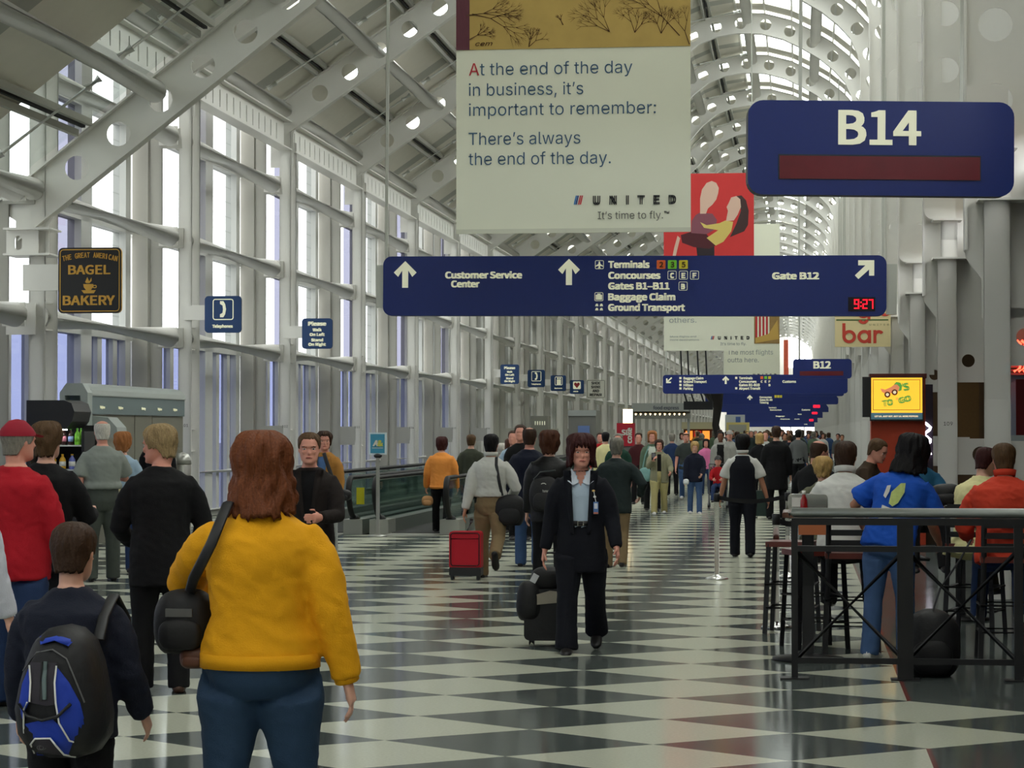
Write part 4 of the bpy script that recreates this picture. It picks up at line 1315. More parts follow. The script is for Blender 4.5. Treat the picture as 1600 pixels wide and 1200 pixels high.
# ---- high tables
tabm = M('table_top_brown', (86, 52, 36), rough=0.35, vary=0.1, scale=4)
def high_table(x, y, label, w=0.8, z=1.04):
    e = empty('high_table', (x, y, 0), label, 'table')
    bm = new_bm(); prism(bm, rrect(-w / 2, z - 0.04, w / 2, z, 0.015, 3), -0.35, 0.35); part('table_top', bm, tabm, e)
    bm = new_bm(); tube(bm, [(0, 0, 0.03), (0, 0, z - 0.04)], 0.045, n=12); part('pedestal', bm, blk, e)
    bm = new_bm(); lathe(bm, [(0.27, 0), (0.27, 0.02), (0.05, 0.05)], n=20); part('base', bm, blk, e)
    return e
ta = at_y(1262, 674, ypos(207, 1262))
high_table(ta.x, ta.y, 'brown high table behind the railing end holding a napkin box', 0.38, 1.12)
tb = at_y(1500, 674, 22.6)
high_table(tb.x, tb.y, 'brown high table in front of the person in the red shirt', 0.8)
e = empty('napkin_dispenser', (ta.x + 0.0, ta.y + 0.10, 1.12), 'rounded chrome napkin box standing on the high table', 'napkin box')
bm = new_bm()
prism(bm, rrect(-0.15, 0.0, 0.15, 0.125, 0.03, 5), -0.09, 0.09); part('box_body', bm, chrome, e)
bm = new_bm(); box(bm, (-0.12, -0.096, 0.03), (-0.02, -0.09, 0.10)); part('napkin_slot', bm, M('napkin_white', (220, 220, 214)), e)
e = empty('sauce_bottle', (ta.x - 0.03, ta.y - 0.12, 1.12), 'small red sauce bottle in front of the chrome napkin box', 'bottle')
bm = new_bm(); lathe(bm, [(0.026, 0), (0.028, 0.02), (0.026, 0.085), (0.013, 0.115), (0.012, 0.13)], n=14); part('bottle_body', bm, M('sauce_red', (150, 26, 24), rough=0.2), e)
bm = new_bm(); lathe(bm, [(0.015, 0.128), (0.015, 0.155)], n=12); part('cap', bm, M('cap_white', (220, 220, 214)), e)
e = empty('menu_box', (ta.x + 0.03, ta.y - 0.46, 0.94), 'orange wooden menu box under the railing end', 'box')
bm = new_bm(); box(bm, (-0.1, -0.02, 0.02), (0.1, 0.06, 0.1)); part('box_body', bm, M('menu_wood', (170, 96, 56), rough=0.5), e)
bm = new_bm(); box(bm, (-0.012, -0.0, 0.0), (0.012, 0.04, 0.02)); part('hook', bm, blk, e)
e['label'] = 'orange wooden menu box hung at the railing end'

# ---- bags around the bar
bagm = M('black_nylon', (20, 20, 22), rough=0.6, bump=0.3, bscale=30)
def soft_bag(bm, r, seed, lump=0.08, n=28, m=16, zsq=1.0):
    ellipsoid(bm, (0, 0, r[2]), r, n=n, m=m)
    for v in bm.verts:
        p = v.co - Vector((0, 0, r[2]))
        f = 1 + lump * noise.noise(Vector((p.x * 7 + seed, p.y * 7, p.z * 7)))
        q = Vector((p.x * f, p.y * f, p.z * f))
        q.z = max(q.z, -r[2] * 0.86)
        # squarer sides
        for i in range(3):
            t = q[i] / r[i]
            q[i] = r[i] * (abs(t) ** 0.75) * (1 if t > 0 else -1)
        v.co = q + Vector((0, 0, r[2] * 0.86))
    return bm
def pack(loc, r, seed, label, cat='backpack', name='backpack', strap=None, mat=None):
    e = empty(name, loc, label, cat)
    part('bag_body', soft_bag(new_bm(), r, seed), mat or bagm, e, smooth=True)
    bm = new_bm(); soft_bag(bm, (r[0] * .7, r[1] * .35, r[2] * .5), seed + 3)
    for v in bm.verts: v.co.y -= r[1] * 0.85; v.co.z += r[2] * 0.12
    part('front_pocket', bm, mat or bagm, e, smooth=True)
    if strap:
        bm = new_bm(); tube(bm, strap, [(0.02, 0.006)] * len(strap), n=6); part('strap', bm, bagm, e)
    return e
q = on_floor(1456, 1056)
pack(q, (0.20, 0.15, 0.25), 1, 'black backpack slumped on the floor inside the bar railing', strap=[(0.0, -0.05, 0.44), (0.06, -0.04, 0.62), (0.2, 0.0, 0.82), (0.28, 0.1, 0.95)])
pack((tb.x - 0.13, tb.y - 0.06, 1.04), (0.16, 0.14, 0.11), 7, 'black leather bag lying on the high table beside the blue T-shirt', 'bag', 'shoulder_bag')

# ---- screen kiosk
q = at_y(1402, 674, 37.4)
e = empty('screen_kiosk', (q.x, q.y, 0), 'orange-red pillar carrying a lit yellow take-away screen', 'kiosk')
kr = M('kiosk_orange_red', (178, 62, 34), rough=0.6, vary=0.12, scale=10); ktr = M('kiosk_trim', (92, 30, 24), rough=0.5)
k_ = 1 / 101.5
def KX(px): return (px - 1402) * k_
def KZ(py): return 1.72 + (674 - py) * k_
bm = new_bm(); box(bm, (KX(1362), 0, 0), (KX(1445), 0.5, KZ(588))); part('pillar', bm, kr, e)
bm = new_bm(); box(bm, (KX(1360), -0.03, KZ(592)), (KX(1447), 0.52, KZ(585))); part('cap', bm, ktr, e)
bm = new_bm(); box(bm, (KX(1360), -0.16, KZ(658)), (KX(1441), 0.0, KZ(590))); hsg = part('screen_housing', bm, blk_p, e)
bm = new_bm(); box(bm, (KX(1349), -0.08, KZ(652)), (KX(1361), 0.16, KZ(590))); part('side_housing', bm, blk_p, e)
ysc = M('screen_yellow', (246, 190, 60), rough=0.4, emit=(246, 186, 52), estr=0.85, vary=0.1, scale=3)
def kpoly(pts, m_, nm, d):
    bm = new_bm(); prism(bm, [(KX(a), KZ(b_)) for a, b_ in pts], -0.165 - d, -0.163); return part(nm, bm, m_, hsg)
kpoly([(1362, 645.5), (1439.5, 645.5), (1439.5, 591.5), (1362, 591.5)], ysc, 'screen', 0.0)
kpoly([(1361.5, 655.5), (1439.5, 655.5), (1439.5, 645.5), (1361.5, 645.5)], M('screen_teal', (72, 108, 122), emit=(72, 108, 122), estr=0.4), 'screen_strip', 0.001)
gscr = M('screen_green', (92, 160, 70), rough=0.4, emit=(92, 160, 70), estr=0.5); oscr = M('screen_peach', (226, 140, 96), emit=(226, 140, 96), estr=0.5); bscr = M('screen_brown', (90, 46, 20), emit=(90, 46, 20), estr=0.3); cscr = M('screen_cream', (245, 224, 190), emit=(245, 224, 190), estr=0.5)
kpoly([(1376, 608), (1383, 610), (1392, 606), (1400, 600), (1406, 604), (1406, 611), (1398, 614), (1384, 617), (1378, 613)], oscr, 'pepper_logo', 0.004)
kpoly([(1396, 602), (1400, 598), (1406, 599), (1409, 604), (1408, 611), (1403, 613), (1405, 606), (1401, 602)], gscr, 'pepper_logo', 0.006)
for cx, cy in ((1386.5, 617.5), (1397.5, 614)):
    kpoly([(cx + 4.6 * math.cos(t * PI / 8), cy + 4.6 * math.sin(t * PI / 8)) for t in range(16)], bscr, 'pepper_wheel', 0.008)
    kpoly([(cx + 2.4 * math.cos(t * PI / 8), cy + 2.4 * math.sin(t * PI / 8)) for t in range(16)], cscr, 'pepper_wheel', 0.010)
def ktext(t_, px, py, cap, w, m_, rot=0.0, **kw):
    o = text(t_, cap * k_, KX(px), KZ(py), -0.178, m_, hsg, width=w * k_, **kw); o.rotation_euler = (PI / 2, rot, 0); return o
ktext("'S", 1407.5, 612, 12, 13, gscr, R(-8), bold=0.03)
ktext('TO', 1379, 636, 10, 17, gscr, R(-10), bold=0.03)
ktext('\u00b7', 1399.5, 627, 8, 3, oscr, 0, bold=0.06)
ktext('GO', 1404, 631.5, 9.5, 20, gscr, R(-14), bold=0.03)
ktext("LET US. JUST GOT. GOT US. MORE PEPPERS", 1367, 652, 2.4, 66, cscr, 0, bold=0.02)
bm = new_bm()
for (a, b_, c_, d) in ((1364.5, 595, 1365.2, 641), (1435.5, 595, 1436.2, 641), (1364.5, 594.4, 1436.2, 595.1), (1364.5, 640.6, 1436.2, 641.3)):
    box(bm, (KX(a), -0.168, KZ(d)), (KX(c_), -0.164, KZ(b_)))
part('screen_border', bm, bscr, hsg)
# white neon squiggle on the wall behind
q = at_y(1449.5, 685, 41.0)
bm = new_bm(); tube(bm, [(0.05 * math.sin(i * 1.2), 0, -0.30 + 0.04 * i) for i in range(15)], 0.022, n=8)
o = obj('neon_sign', bm, M('white_neon', (255, 250, 255), emit=(250, 240, 255), estr=5.0)); o.location = (q.x, 41.0, q.z); tag(o, 'white neon squiggle tube beside the orange-red pillar', 'neon sign')
bm = new_bm(); box(bm, (-0.09, 0.03, -1.72), (0.09, 0.07, 0.9))
obj('back_plate', bm, M('purple_black', (30, 20, 34)), o)

# ---- bar back and shop fascia on the shop side
def shop_panel(nm, x0p, x1p, y0p, y1p, Y, mat, label=None, depth=0.1):
    a = at_y(x0p, y0p, Y); b_ = at_y(x1p, y1p, Y)
    bm = new_bm(); box(bm, (a.x, Y, b_.z), (b_.x, Y + depth, a.z))
    return struct(nm, bm, mat, label)
fas = M('shop_fascia_beige', (170, 168, 148), rough=0.6); lou = M('louvre_grey', (96, 100, 100), rough=0.5); fr_ = M('blue_grey_frame', (120, 130, 146), rough=0.5); drd = M('dark_red_wall', (104, 26, 28), rough=0.7); brn = M('cork_brown', (112, 84, 50), rough=0.9, vary=0.12, scale=20)
shop_panel('wall_shop_red', 1560, 1720, 590, 800, 33.0, drd, 'dark red shop wall')
shop_panel('wall_shop_fascia', 1562, 1720, 505, 560, 32.6, fas, 'beige fascia above the shop front')
shop_panel('trim_1', 1568, 1720, 584, 592, 32.5, fr_, 'blue-grey shop front lintel')
shop_panel('trim_2', 1570, 1588, 592, 800, 32.5, fr_, 'blue-grey shop front jamb')
bm = new_bm()
q0 = at_y(1573, 586, 32.4); q1 = at_y(1640, 535, 32.4)
for i in range(9):
    z = q0.z + (q1.z - q0.z) * i / 9
    box(bm, (q0.x, 32.4, z), (q1.x, 32.5, z + 0.03))
struct('wall_louvre', bm, lou, 'grey louvre above the shop front')
shop_panel('wall_shop_cork', 1484, 1530, 588, 690, 45.0, brn, 'brown cork panel between two columns')
shop_panel('wall_shop_dark', 1446, 1760, 758, 900, 37.6, M('bar_back_brown', (62, 48, 34), rough=0.7, vary=0.2, scale=4), 'dark brown bar front behind the seated people')
shop_panel('wall_shop_counter', 1560, 1760, 680, 735, 29.6, M('counter_grey', (150, 158, 158), rough=0.4), 'pale grey counter with round window')
q = at_y(1612, 553, 32.0)
bm = new_bm()
for j in range(3):
    tube(bm, [(-0.14 + 0.06 * j + 0.09 * math.sin(t), 0, -0.22 + 0.045 * t) for t in range(10)], 0.016, n=8)
o = obj('neon_sign', bm, M('red_neon', (255, 70, 50), emit=(255, 60, 40), estr=7.0)); o.location = (q.x - 0.06, 32.3, q.z); tag(o, 'glowing red and orange neon tubes on the shop louvre', 'neon sign')

# ---- kiosks and shop fronts far along the window side
def P2(px, py, Y): return at_y(px, py, Y)
def block(nm, label, cat, x0p, x1p, y0p, Y, mat, depth=1.5, z0=0.0, extra=None):
    a = at_y(x0p, y0p, Y); b_ = at_y(x1p, y0p, Y)
    e = empty(nm, ((a.x + b_.x) / 2, Y, z0), label, cat)
    w = (b_.x - a.x) / 2
    bm = new_bm(); box(bm, (-w, 0, 0), (w, depth, a.z - z0)); part('kiosk_body', bm, mat, e)
    return e, w, a.z - z0
gk = M('kiosk_grey', (112, 112, 106), rough=0.6); gk2 = M('kiosk_light_grey', (150, 154, 150), rough=0.5)
lampm = M('warm_lamp', (255, 225, 170), emit=(255, 222, 160), estr=6.0)
e, w, h = block('grey_kiosk', 'grey kiosk with a blue and white notice behind the uniformed walker', 'kiosk', 888, 931, 641, 84.0, gk, 2.0)
bm = new_bm(); box(bm, (-w * .3, -0.03, h * .50), (w * .55, 0, h * .78)); part('notice', bm, M('notice_blue', (96, 120, 170)), e)
bm = new_bm(); box(bm, (-w * .25, -0.05, h * .55), (w * .5, -0.03, h * .66)); part('notice_print', bm, M('notice_pink', (196, 150, 160)), e)
bm = new_bm(); box(bm, (-w * 1.02, -0.05, h * .92), (w * 1.02, 0.02, h)); part('cornice', bm, gk2, e)
e, w, h = block('phone_kiosk', 'grey telephone kiosk with small lit marks at the far window wall', 'kiosk', 829, 856, 650, 84.5, M('kiosk_olive', (116, 116, 104), rough=0.6), 1.0)
for i in range(5):
    bm = new_bm(); box(bm, (-w * .5 + 0.27 * w * i, -0.02, h * .86), (-w * .5 + 0.27 * w * i + .1 * w, 0, h * .92)); part('lit_mark', bm, cream, e)
# red vertical drinks sign
a = at_y(963.5, 661, 70.0); b_ = at_y(991, 697, 70.0)
e = empty('drinks_sign', ((a.x + b_.x) / 2, 70.0, 0), 'red vertical drinks sign with white script lettering above the crowd', 'sign')
w = (b_.x - a.x) / 2
bm = new_bm(); box(bm, (-w, 0, b_.z), (w, 0.5, a.z)); part('panel', bm, M('drinks_red', (176, 24, 46), rough=0.4), e)
bm = new_bm(); box(bm, (-w, 0.05, 0), (w, 0.45, b_.z)); part('base', bm, gk, e)
bm = new_bm(); box(bm, (-w * .3, 0.1, a.z), (w * .7, 0.4, a.z + 0.4)); part('lamp_box', bm, lampm, e)
for i, t_ in enumerate(('SI', 'coke')):
    o = text(t_, 0.16, -w * .45 if i == 0 else w * .72, b_.z + 0.32 if i == 0 else b_.z + 0.08, -0.01, M('sign_white', (214, 214, 204)), e, bold=0.02)
    if i: o.rotation_euler = (PI / 2, -PI / 2, 0)
# food court canopy with lamps
a = at_y(987, 630, 95.0); b_ = at_y(1077, 654, 95.0)
e = empty('food_court_canopy', ((a.x + b_.x) / 2, 95.0, 0), 'grey food counter canopy with a row of warm lamps far down the window side', 'canopy')
w = (b_.x - a.x) / 2; zt, zb = a.z, b_.z
bm = new_bm(); box(bm, (-w, 0, zt - 0.32), (w, 1.2, zt)); part('fascia', bm, gk2, e)
bm = new_bm(); box(bm, (-w, 0.05, zb), (w, 1.2, zb + 0.18)); part('soffit', bm, gk, e)
bm = new_bm()
for x in (-w + 0.05, w - 0.05): box(bm, (x - 0.05, 0.4, 0), (x + 0.05, 0.5, zb + 0.2))
part('posts', bm, gk2, e).name = 'support_frame'
for i in range(11):
    bm = new_bm(); ellipsoid(bm, (-w * .86 + w * .168 * i, 0.1, zt - 0.45), (0.06, 0.06, 0.05), 8, 5); part('lamp', bm, lampm, e)
bm = new_bm(); box(bm, (-w, 0.8, zb + .18), (w, 1.1, zt - .32)); part('back_panel', bm, gk, e)
o = text('food express', 0.13, -w * .25, zt - 0.24, -0.01, M('canopy_print', (60, 64, 80)), e, bold=0.01)
bm = new_bm(); box(bm, (-w, 0.2, 0), (w, 1.0, 1.15)); part('counter', bm, gk, e)
# orange-lit shop, dark truss, yellow kiosk
e, w, h = block('snack_shop', 'small orange-lit snack shop beneath a pale canopy in the distance', 'shop', 1068, 1112, 661, 120.0, M('snack_shop_brown', (92, 48, 30), rough=0.6), 2.0)
bm = new_bm(); box(bm, (-w * 1.1, -0.4, h * .86), (w * 1.1, 0.1, h * 1.02)); part('canopy', bm, M('snack_canopy', (180, 172, 140)), e)
for x, c_ in ((-w * .6, (230, 140, 50)), (0.0, (170, 40, 30)), (w * .6, (240, 150, 60))):
    bm = new_bm(); box(bm, (x - w * .25, -0.05, h * .6), (x + w * .25, 0, h * .82)); part('lit_panel', bm, M('lit_panel_%d' % c_[1], c_, emit=c_, estr=0.9), e)
e, w, h = block('yellow_kiosk', 'pale yellow kiosk with rounded sign far down the hall', 'kiosk', 1135, 1170, 660, 150.0, M('kiosk_yellow', (196, 180, 110), rough=0.6), 2.0)
bm = new_bm(); box(bm, (-w * .8, -0.05, h * .72), (w * .8, 0, h * .94)); part('sign_panel', bm, M('kiosk_sign', (150, 150, 140)), e)
e, w, h = block('white_kiosk', 'white kiosk with blue panel beyond the snack shop', 'kiosk', 1133, 1163, 648, 170.0, M('kiosk_white', (176, 182, 184), rough=0.6), 2.0)
bm = new_bm(); box(bm, (w * .1, -0.05, h * .7), (w * .6, 0, h * .95)); part('blue_panel', bm, M('panel_blue', (70, 96, 150)), e)
a = at_y(1090, 615, 88.0)
e = empty('cable_truss', (a.x, 88.0, 0), 'black hanging truss of slanted rods below the second directory sign', 'truss')
for i, dx in enumerate((-0.55, -0.3, 0.05, 0.35)):
    bm = new_bm(); tube(bm, [(dx - 0.25, 0, 9.0), (dx, 0, 3.3), (dx + 0.18, 0, 2.75)], 0.03, n=6); part('rod', bm, blk, e)
bm = new_bm(); box(bm, (-0.5, -0.1, 2.5), (0.55, 0.1, 2.8)); part('lamp_bar', bm, blk, e)
a = at_y(1118, 630, 112.0)
e = empty('dark_sculpture', (a.x, 112.0, 0), 'dark twisted post standing behind the snack shop', 'post')
bm = new_bm(); tube(bm, [(0.25, 0, 0), (0.2, 0, 1.2), (0.0, 0, 2.0), (0.1, 0, 2.8), (-0.1, 0, 3.6)], [0.2, 0.2, 0.16, 0.2, 0.5], n=10); part('shaft', bm, M('dark_bronze', (34, 30, 30), rough=0.6), e)
bm = new_bm(); lathe(bm, [(0.3, 0), (0.3, 0.1), (0.2, 0.14)], n=14); part('base', bm, gk, e)
# ================================================================== PEOPLE: the builder
def remesh(bm, voxel, smooth=4, factor=0.5):
    me = bpy.data.meshes.new('t')
    bmesh.ops.recalc_face_normals(bm, faces=bm.faces[:])
    bm.to_mesh(me); bm.free()
    o = bpy.data.objects.new('t', me)
    C.objects.link(o)
    m = o.modifiers.new('r', 'REMESH'); m.mode = 'VOXEL'; m.voxel_size = voxel; m.use_smooth_shade = True
    if smooth:
        s = o.modifiers.new('s', 'SMOOTH'); s.iterations = smooth; s.factor = factor
    dg = bpy.context.evaluated_depsgraph_get()
    out = bpy.data.meshes.new_from_object(o.evaluated_get(dg))
    bpy.data.objects.remove(o); bpy.data.meshes.remove(me)
    return out
def meshobj(nm, me, mat, parent):
    me.name = nm
    me.materials.clear(); me.materials.append(mat)
    o = bpy.data.objects.new(nm, me); o.parent = parent; C.objects.link(o)
    return o
SKIN = {'fair': M('skin_fair', (218, 168, 146), rough=0.55, vary=0.02, scale=14), 'tan': M('skin_tan', (190, 134, 106), rough=0.55, vary=0.02, scale=14), 'pink': M('skin_ruddy', (216, 152, 132), rough=0.55, vary=0.02, scale=14), 'dark': M('skin_brown', (120, 78, 58), rough=0.55)}
EYEW = M('eye_white', (214, 208, 200), rough=0.3); EYED = M('eye_iris', (44, 32, 26), rough=0.2); LIPS = M('lips_rose', (158, 82, 76), rough=0.5)
def cloth(nm, col, rough=0.85, vary=0.10, scale=7, bump=0.25, bscale=180, **k): return M('cloth_' + nm, col, rough=rough, spec=0.25, vary=vary, scale=scale, bump=bump, bscale=bscale, **k)
def hairm(nm, col): return M('hair_' + nm, col, rough=0.6, spec=0.2, vary=0.6, scale=40, stretch=(4, 4, 0.4), bump=0.5, bscale=90)
SHOE_B = M('shoe_black', (24, 22, 22), rough=0.4); SHOE_W = M('shoe_white', (190, 190, 188), rough=0.5); SHOE_N = M('shoe_brown', (70, 46, 34), rough=0.5)
HEADP = [(0.0, .13, .30, .02), (0.04, .19, .40, -.02), (0.12, .25, .425, -.12), (0.22, .285, .42, -.24), (0.32, .305, .41, -.34), (0.42, .325, .40, -.42), (0.50, .335, .395, -.455), (0.58, .34, .41, -.475), (0.66, .342, .425, -.48), (0.75, .335, .40, -.465), (0.84, .305, .335, -.42), (0.91, .25, .25, -.34), (0.965, .165, .14, -.23), (1.0, .05, .02, -.10)]
def head_at(z):
    z = max(0.0, min(1.0, z))
    for a, b in zip(HEADP[:-1], HEADP[1:]):
        if a[0] <= z <= b[0]:
            f = (z - a[0]) / (b[0] - a[0])
            return [a[i] + f * (b[i] - a[i]) for i in (1, 2, 3)]
    return list(HEADP[-1][1:])
def build_person(loc, face, h, label, top, bottom=None, hair=None, skin='fair', w=1.0, dp=1.0, lean=0.0, side=0.0, legs=((0, 0, 3), (0, 0, 3)), arms=((0, 8, 10, .2), (0, 8, 10, .2)), head=(0, 0, 0), shoes=SHOE_B, lod=1, seat=None, group=None, hat=None, headk=0.141, facefeat=None, hips=1.0, curl=35):
    """arms/legs: index 0 is the body's own left (-x), 1 its right (+x); face 0 looks along +y"""
    e = empty('person', loc, label, 'person', group, R(face))
    vb, vc = {3: (0.0075, 0.011), 2: (0.011, 0.014), 1: (0.016, 0.02), 0: (0.03, 0.034)}[lod]
    n = {3: 18, 2: 16, 1: 12, 0: 9}[lod]
    th, sh, ank = .238 * h, .237 * h, .045 * h
    drops = [th * math.cos(R(f)) + sh * math.cos(R(f - k)) for f, k, a in legs]
    pz = (max(drops) + ank) if seat is None else seat + .055 * h
    P = Vector((0, 0, pz))
    RT = Matrix.Rotation(-R(lean), 3, 'X') @ Matrix.Rotation(R(side), 3, 'Y')
    def T(x, y, z): return P + RT @ Vector((x * h, y * h, z * h * (1.06 if z > 0 else 1.0)))
    # ---- skeleton
    hip = [P + Vector((s * .052 * h * (0.5 + 0.5 * w), 0, -.01 * h)) for s in (-1, 1)]
    knee, ankle = [], []
    for i, s in enumerate((-1, 1)):
        f, k, a = legs[i]
        d = Vector((s * math.sin(R(a)), math.sin(R(f)) * math.cos(R(a)), -math.cos(R(f)) * math.cos(R(a))))
        knee.append(hip[i] + d * th)
        f2 = f - k
        d2 = Vector((s * math.sin(R(a)) * 0.4, math.sin(R(f2)), -math.cos(R(f2)))).normalized()
        ankle.append(knee[i] + d2 * sh)
    shw = .104 * (0.35 + 0.65 * w)
    shl = [T(s * shw, 0, .252) for s in (-1, 1)]
    elb, wri, fdir = [], [], []
    for i, s in enumerate((-1, 1)):
        f, a, el, inw = arms[i][:4]
        upv = arms[i][4] if len(arms[i]) > 4 else 0.0
        u = RT @ Vector((s * math.sin(R(a)), math.sin(R(f)) * math.cos(R(a)), -math.cos(R(f)) * math.cos(R(a))))
        bvec = Vector((-s * inw, 1.0, upv)).normalized()
        bp = bvec - u * bvec.dot(u)
        bp.normalize()
        fd = u * math.cos(R(el)) + bp * math.sin(R(el))
        elb.append(shl[i] + u * .17 * h); wri.append(elb[-1] + fd * .145 * h); fdir.append(fd)
    # ---- head frame
    hh = headk * h
    nb = T(0, 0.004, .318)
    RH = Matrix.Rotation(R(head[0]), 3, 'Z') @ Matrix.Rotation(-R(head[1]), 3, 'X') @ Matrix.Rotation(R(head[2]), 3, 'Y')
    ho = nb + RT @ Vector((0, .010 * h, .013 * h))
    def HP(x, y, z):
        """head point: x,y in head heights, z 0 chin .. 1 crown"""
        return ho + RH @ Vector((x * hh, (y + .02) * hh, z * hh))
    # ---- body: one continuous skin
    b = new_bm()
    rings = []
    nh = n + 4
    for z, hw, f, bk in [(-0.015, .06, .2, .08)] + HEADP:
        ring = []
        for k in range(nh):
            a = 2 * PI * k / nh
            yy = math.sin(a)
            yc = (f + bk) / 2; yr = (f - bk) / 2
            ring.append(b.verts.new(HP(hw * math.cos(a), yc + yr * yy, z)))
        rings.append(ring)
    for A, B in zip(rings[:-1], rings[1:]): quad_faces(b, A, B)
    b.faces.new(list(reversed(rings[0]))); b.faces.new(rings[-1])
    tube(b, [T(0, 0, .29), nb, HP(0, -.14, .12), HP(0, -.12, .35)], [.042 * h, .034 * h, .031 * h, .03 * h], n=n, weld=True)
    if lod >= 1:
        ellipsoid(b, HP(0, .435, .36), (.052 * hh, .075 * hh, .055 * hh), 8, 6, rot=RH)
        tube(b, [HP(0, .395, .53), HP(0, .455, .385)], [.028 * hh, .045 * hh], n=7, weld=True)
        for s in (-1, 1):
            ellipsoid(b, HP(s * .335, -.03, .47), (.03 * hh, .06 * hh, .105 * hh), 8, 6, rot=RH)
            ellipsoid(b, HP(s * .15, .36, .40), (.10 * hh, .05 * hh, .07 * hh), 8, 6, rot=RH)
        tube(b, [HP(-.22, .355, .575), HP(-.1, .415, .59), HP(.1, .415, .59), HP(.22, .355, .575)], .035 * hh, n=7, weld=True)
        ellipsoid(b, HP(0, .40, .08), (.10 * hh, .06 * hh, .06 * hh), 8, 6, rot=RH)
        tube(b, [HP(-.1, .395, .215), HP(0, .425, .225), HP(.1, .395, .215)], .032 * hh, n=7, weld=True)
    core = [(-.06, .07, .055), (0.0, .085, .06), (.09, .072, .052), (.20, .084, .054), (.25, .08, .046), (.285, .055, .038), (.318, .036, .035)]
    tube(b, [T(0, 0, z) for z, _, _ in core], [(hw * h * (0.4 + 0.6 * w), hd * h * dp) for _, hw, hd in core], n=n, side=RT @ Vector((1, 0, 0)), weld=True)
    for i, s in enumerate((-1, 1)):
        tube(b, [hip[i], (hip[i] + knee[i]) / 2, knee[i], knee[i] * .6 + ankle[i] * .4, ankle[i], ankle[i] + Vector((0, .03 * h, -.025 * h))], [.045 * h, .042 * h, .031 * h, .031 * h, .02 * h, .018 * h], n=n, weld=True)
        k_ = 0.85 + 0.15 * w
        tube(b, [T(s * shw * .5, 0, .246), shl[i], (shl[i] + elb[i]) / 2, elb[i], elb[i] * .6 + wri[i] * .4, wri[i]], [.022 * h, .023 * h * k_, .025 * h * k_, .023 * h * k_, .023 * h * k_, .0155 * h], n=n, weld=True)
        # hand: palm, four fingers of different lengths, thumb leaving the side of the palm
        d = fdir[i].normalized()
        nrm = Vector((-s, 0, 0)) if abs(d.x) < 0.75 else Vector((0, 0, -1))
        nrm = (nrm - d * nrm.dot(d)).normalized()
        a = d.cross(nrm).normalized()
        if a.y < 0: a = -a                      # a points to the thumb side
        hl = .105 * h
        tube(b, [wri[i] - d * .01 * h, wri[i] + d * .2 * hl, wri[i] + d * .48 * hl], [(.017 * h, .012 * h), (.024 * h, .011 * h), (.025 * h, .010 * h)], n=10, side=a, weld=True)
        fr = max(.0056 * h, vb * .62)
        cu = R(curl if len(arms[i]) < 6 else arms[i][5])
        for q, ln in enumerate((.44, .50, .47, .37)):
            o_ = a * (.0185 - .0125 * q) * h
            p0 = wri[i] + d * .44 * hl + o_
            d1 = d * math.cos(cu * .5) + nrm * math.sin(cu * .5)
            d2 = d * math.cos(cu * 1.3) + nrm * math.sin(cu * 1.3)
            p1 = p0 + d1 * ln * .55 * hl
            tube(b, [p0, p1, p1 + d2 * ln * .5 * hl], [fr, fr * .95, fr * .8], n=7, weld=True)
        t0 = wri[i] + d * .14 * hl + a * .02 * h
        t1 = t0 + (d * .6 + a * .6 + nrm * .35).normalized() * .26 * hl
        tube(b, [t0, t1, t1 + (d * .9 + nrm * .4).normalized() * .2 * hl], [fr * 1.25, fr * 1.1, fr * .9], n=7, weld=True)
    body = meshobj('body', remesh(b, vb, 2 if lod >= 2 else 1, 0.4), SKIN[skin], e)
    # ---- face
    if facefeat is None: facefeat = lod >= 2 and abs(((face + head[0]) + 180) % 360 - 180) > 80
    if facefeat:
        for s in (-1, 1):
            bm = new_bm(); ellipsoid(bm, HP(s * .145, .362, .50), (.062 * hh, .04 * hh, .026 * hh), 10, 7, rot=RH); eyo = meshobj_bm('eye', bm, EYEW, e)
            bm = new_bm(); ellipsoid(bm, HP(s * .145, .396, .50), (.026 * hh, .014 * hh, .026 * hh), 8, 6, rot=RH); meshobj_bm('iris', bm, EYED, eyo)
            bm = new_bm(); tube(bm, [HP(s * .07, .425, .565), HP(s * .15, .415, .585), HP(s * .23, .365, .57)], .014 * hh, n=6); meshobj_bm('eyebrow', bm, (hair or {}).get('mat', EYED), e)
        bm = new_bm(); tube(bm, [HP(-.095, .408, .213), HP(-.04, .448, .222), HP(.04, .448, .222), HP(.095, .408, .213)], [(.02 * hh, .018 * hh), (.03 * hh, .026 * hh), (.03 * hh, .026 * hh), (.02 * hh, .018 * hh)], n=8); meshobj_bm('lips', bm, LIPS, e)
    # ---- hair
    if hair and hat: hair = dict(hair, bald=.70, front=.62)
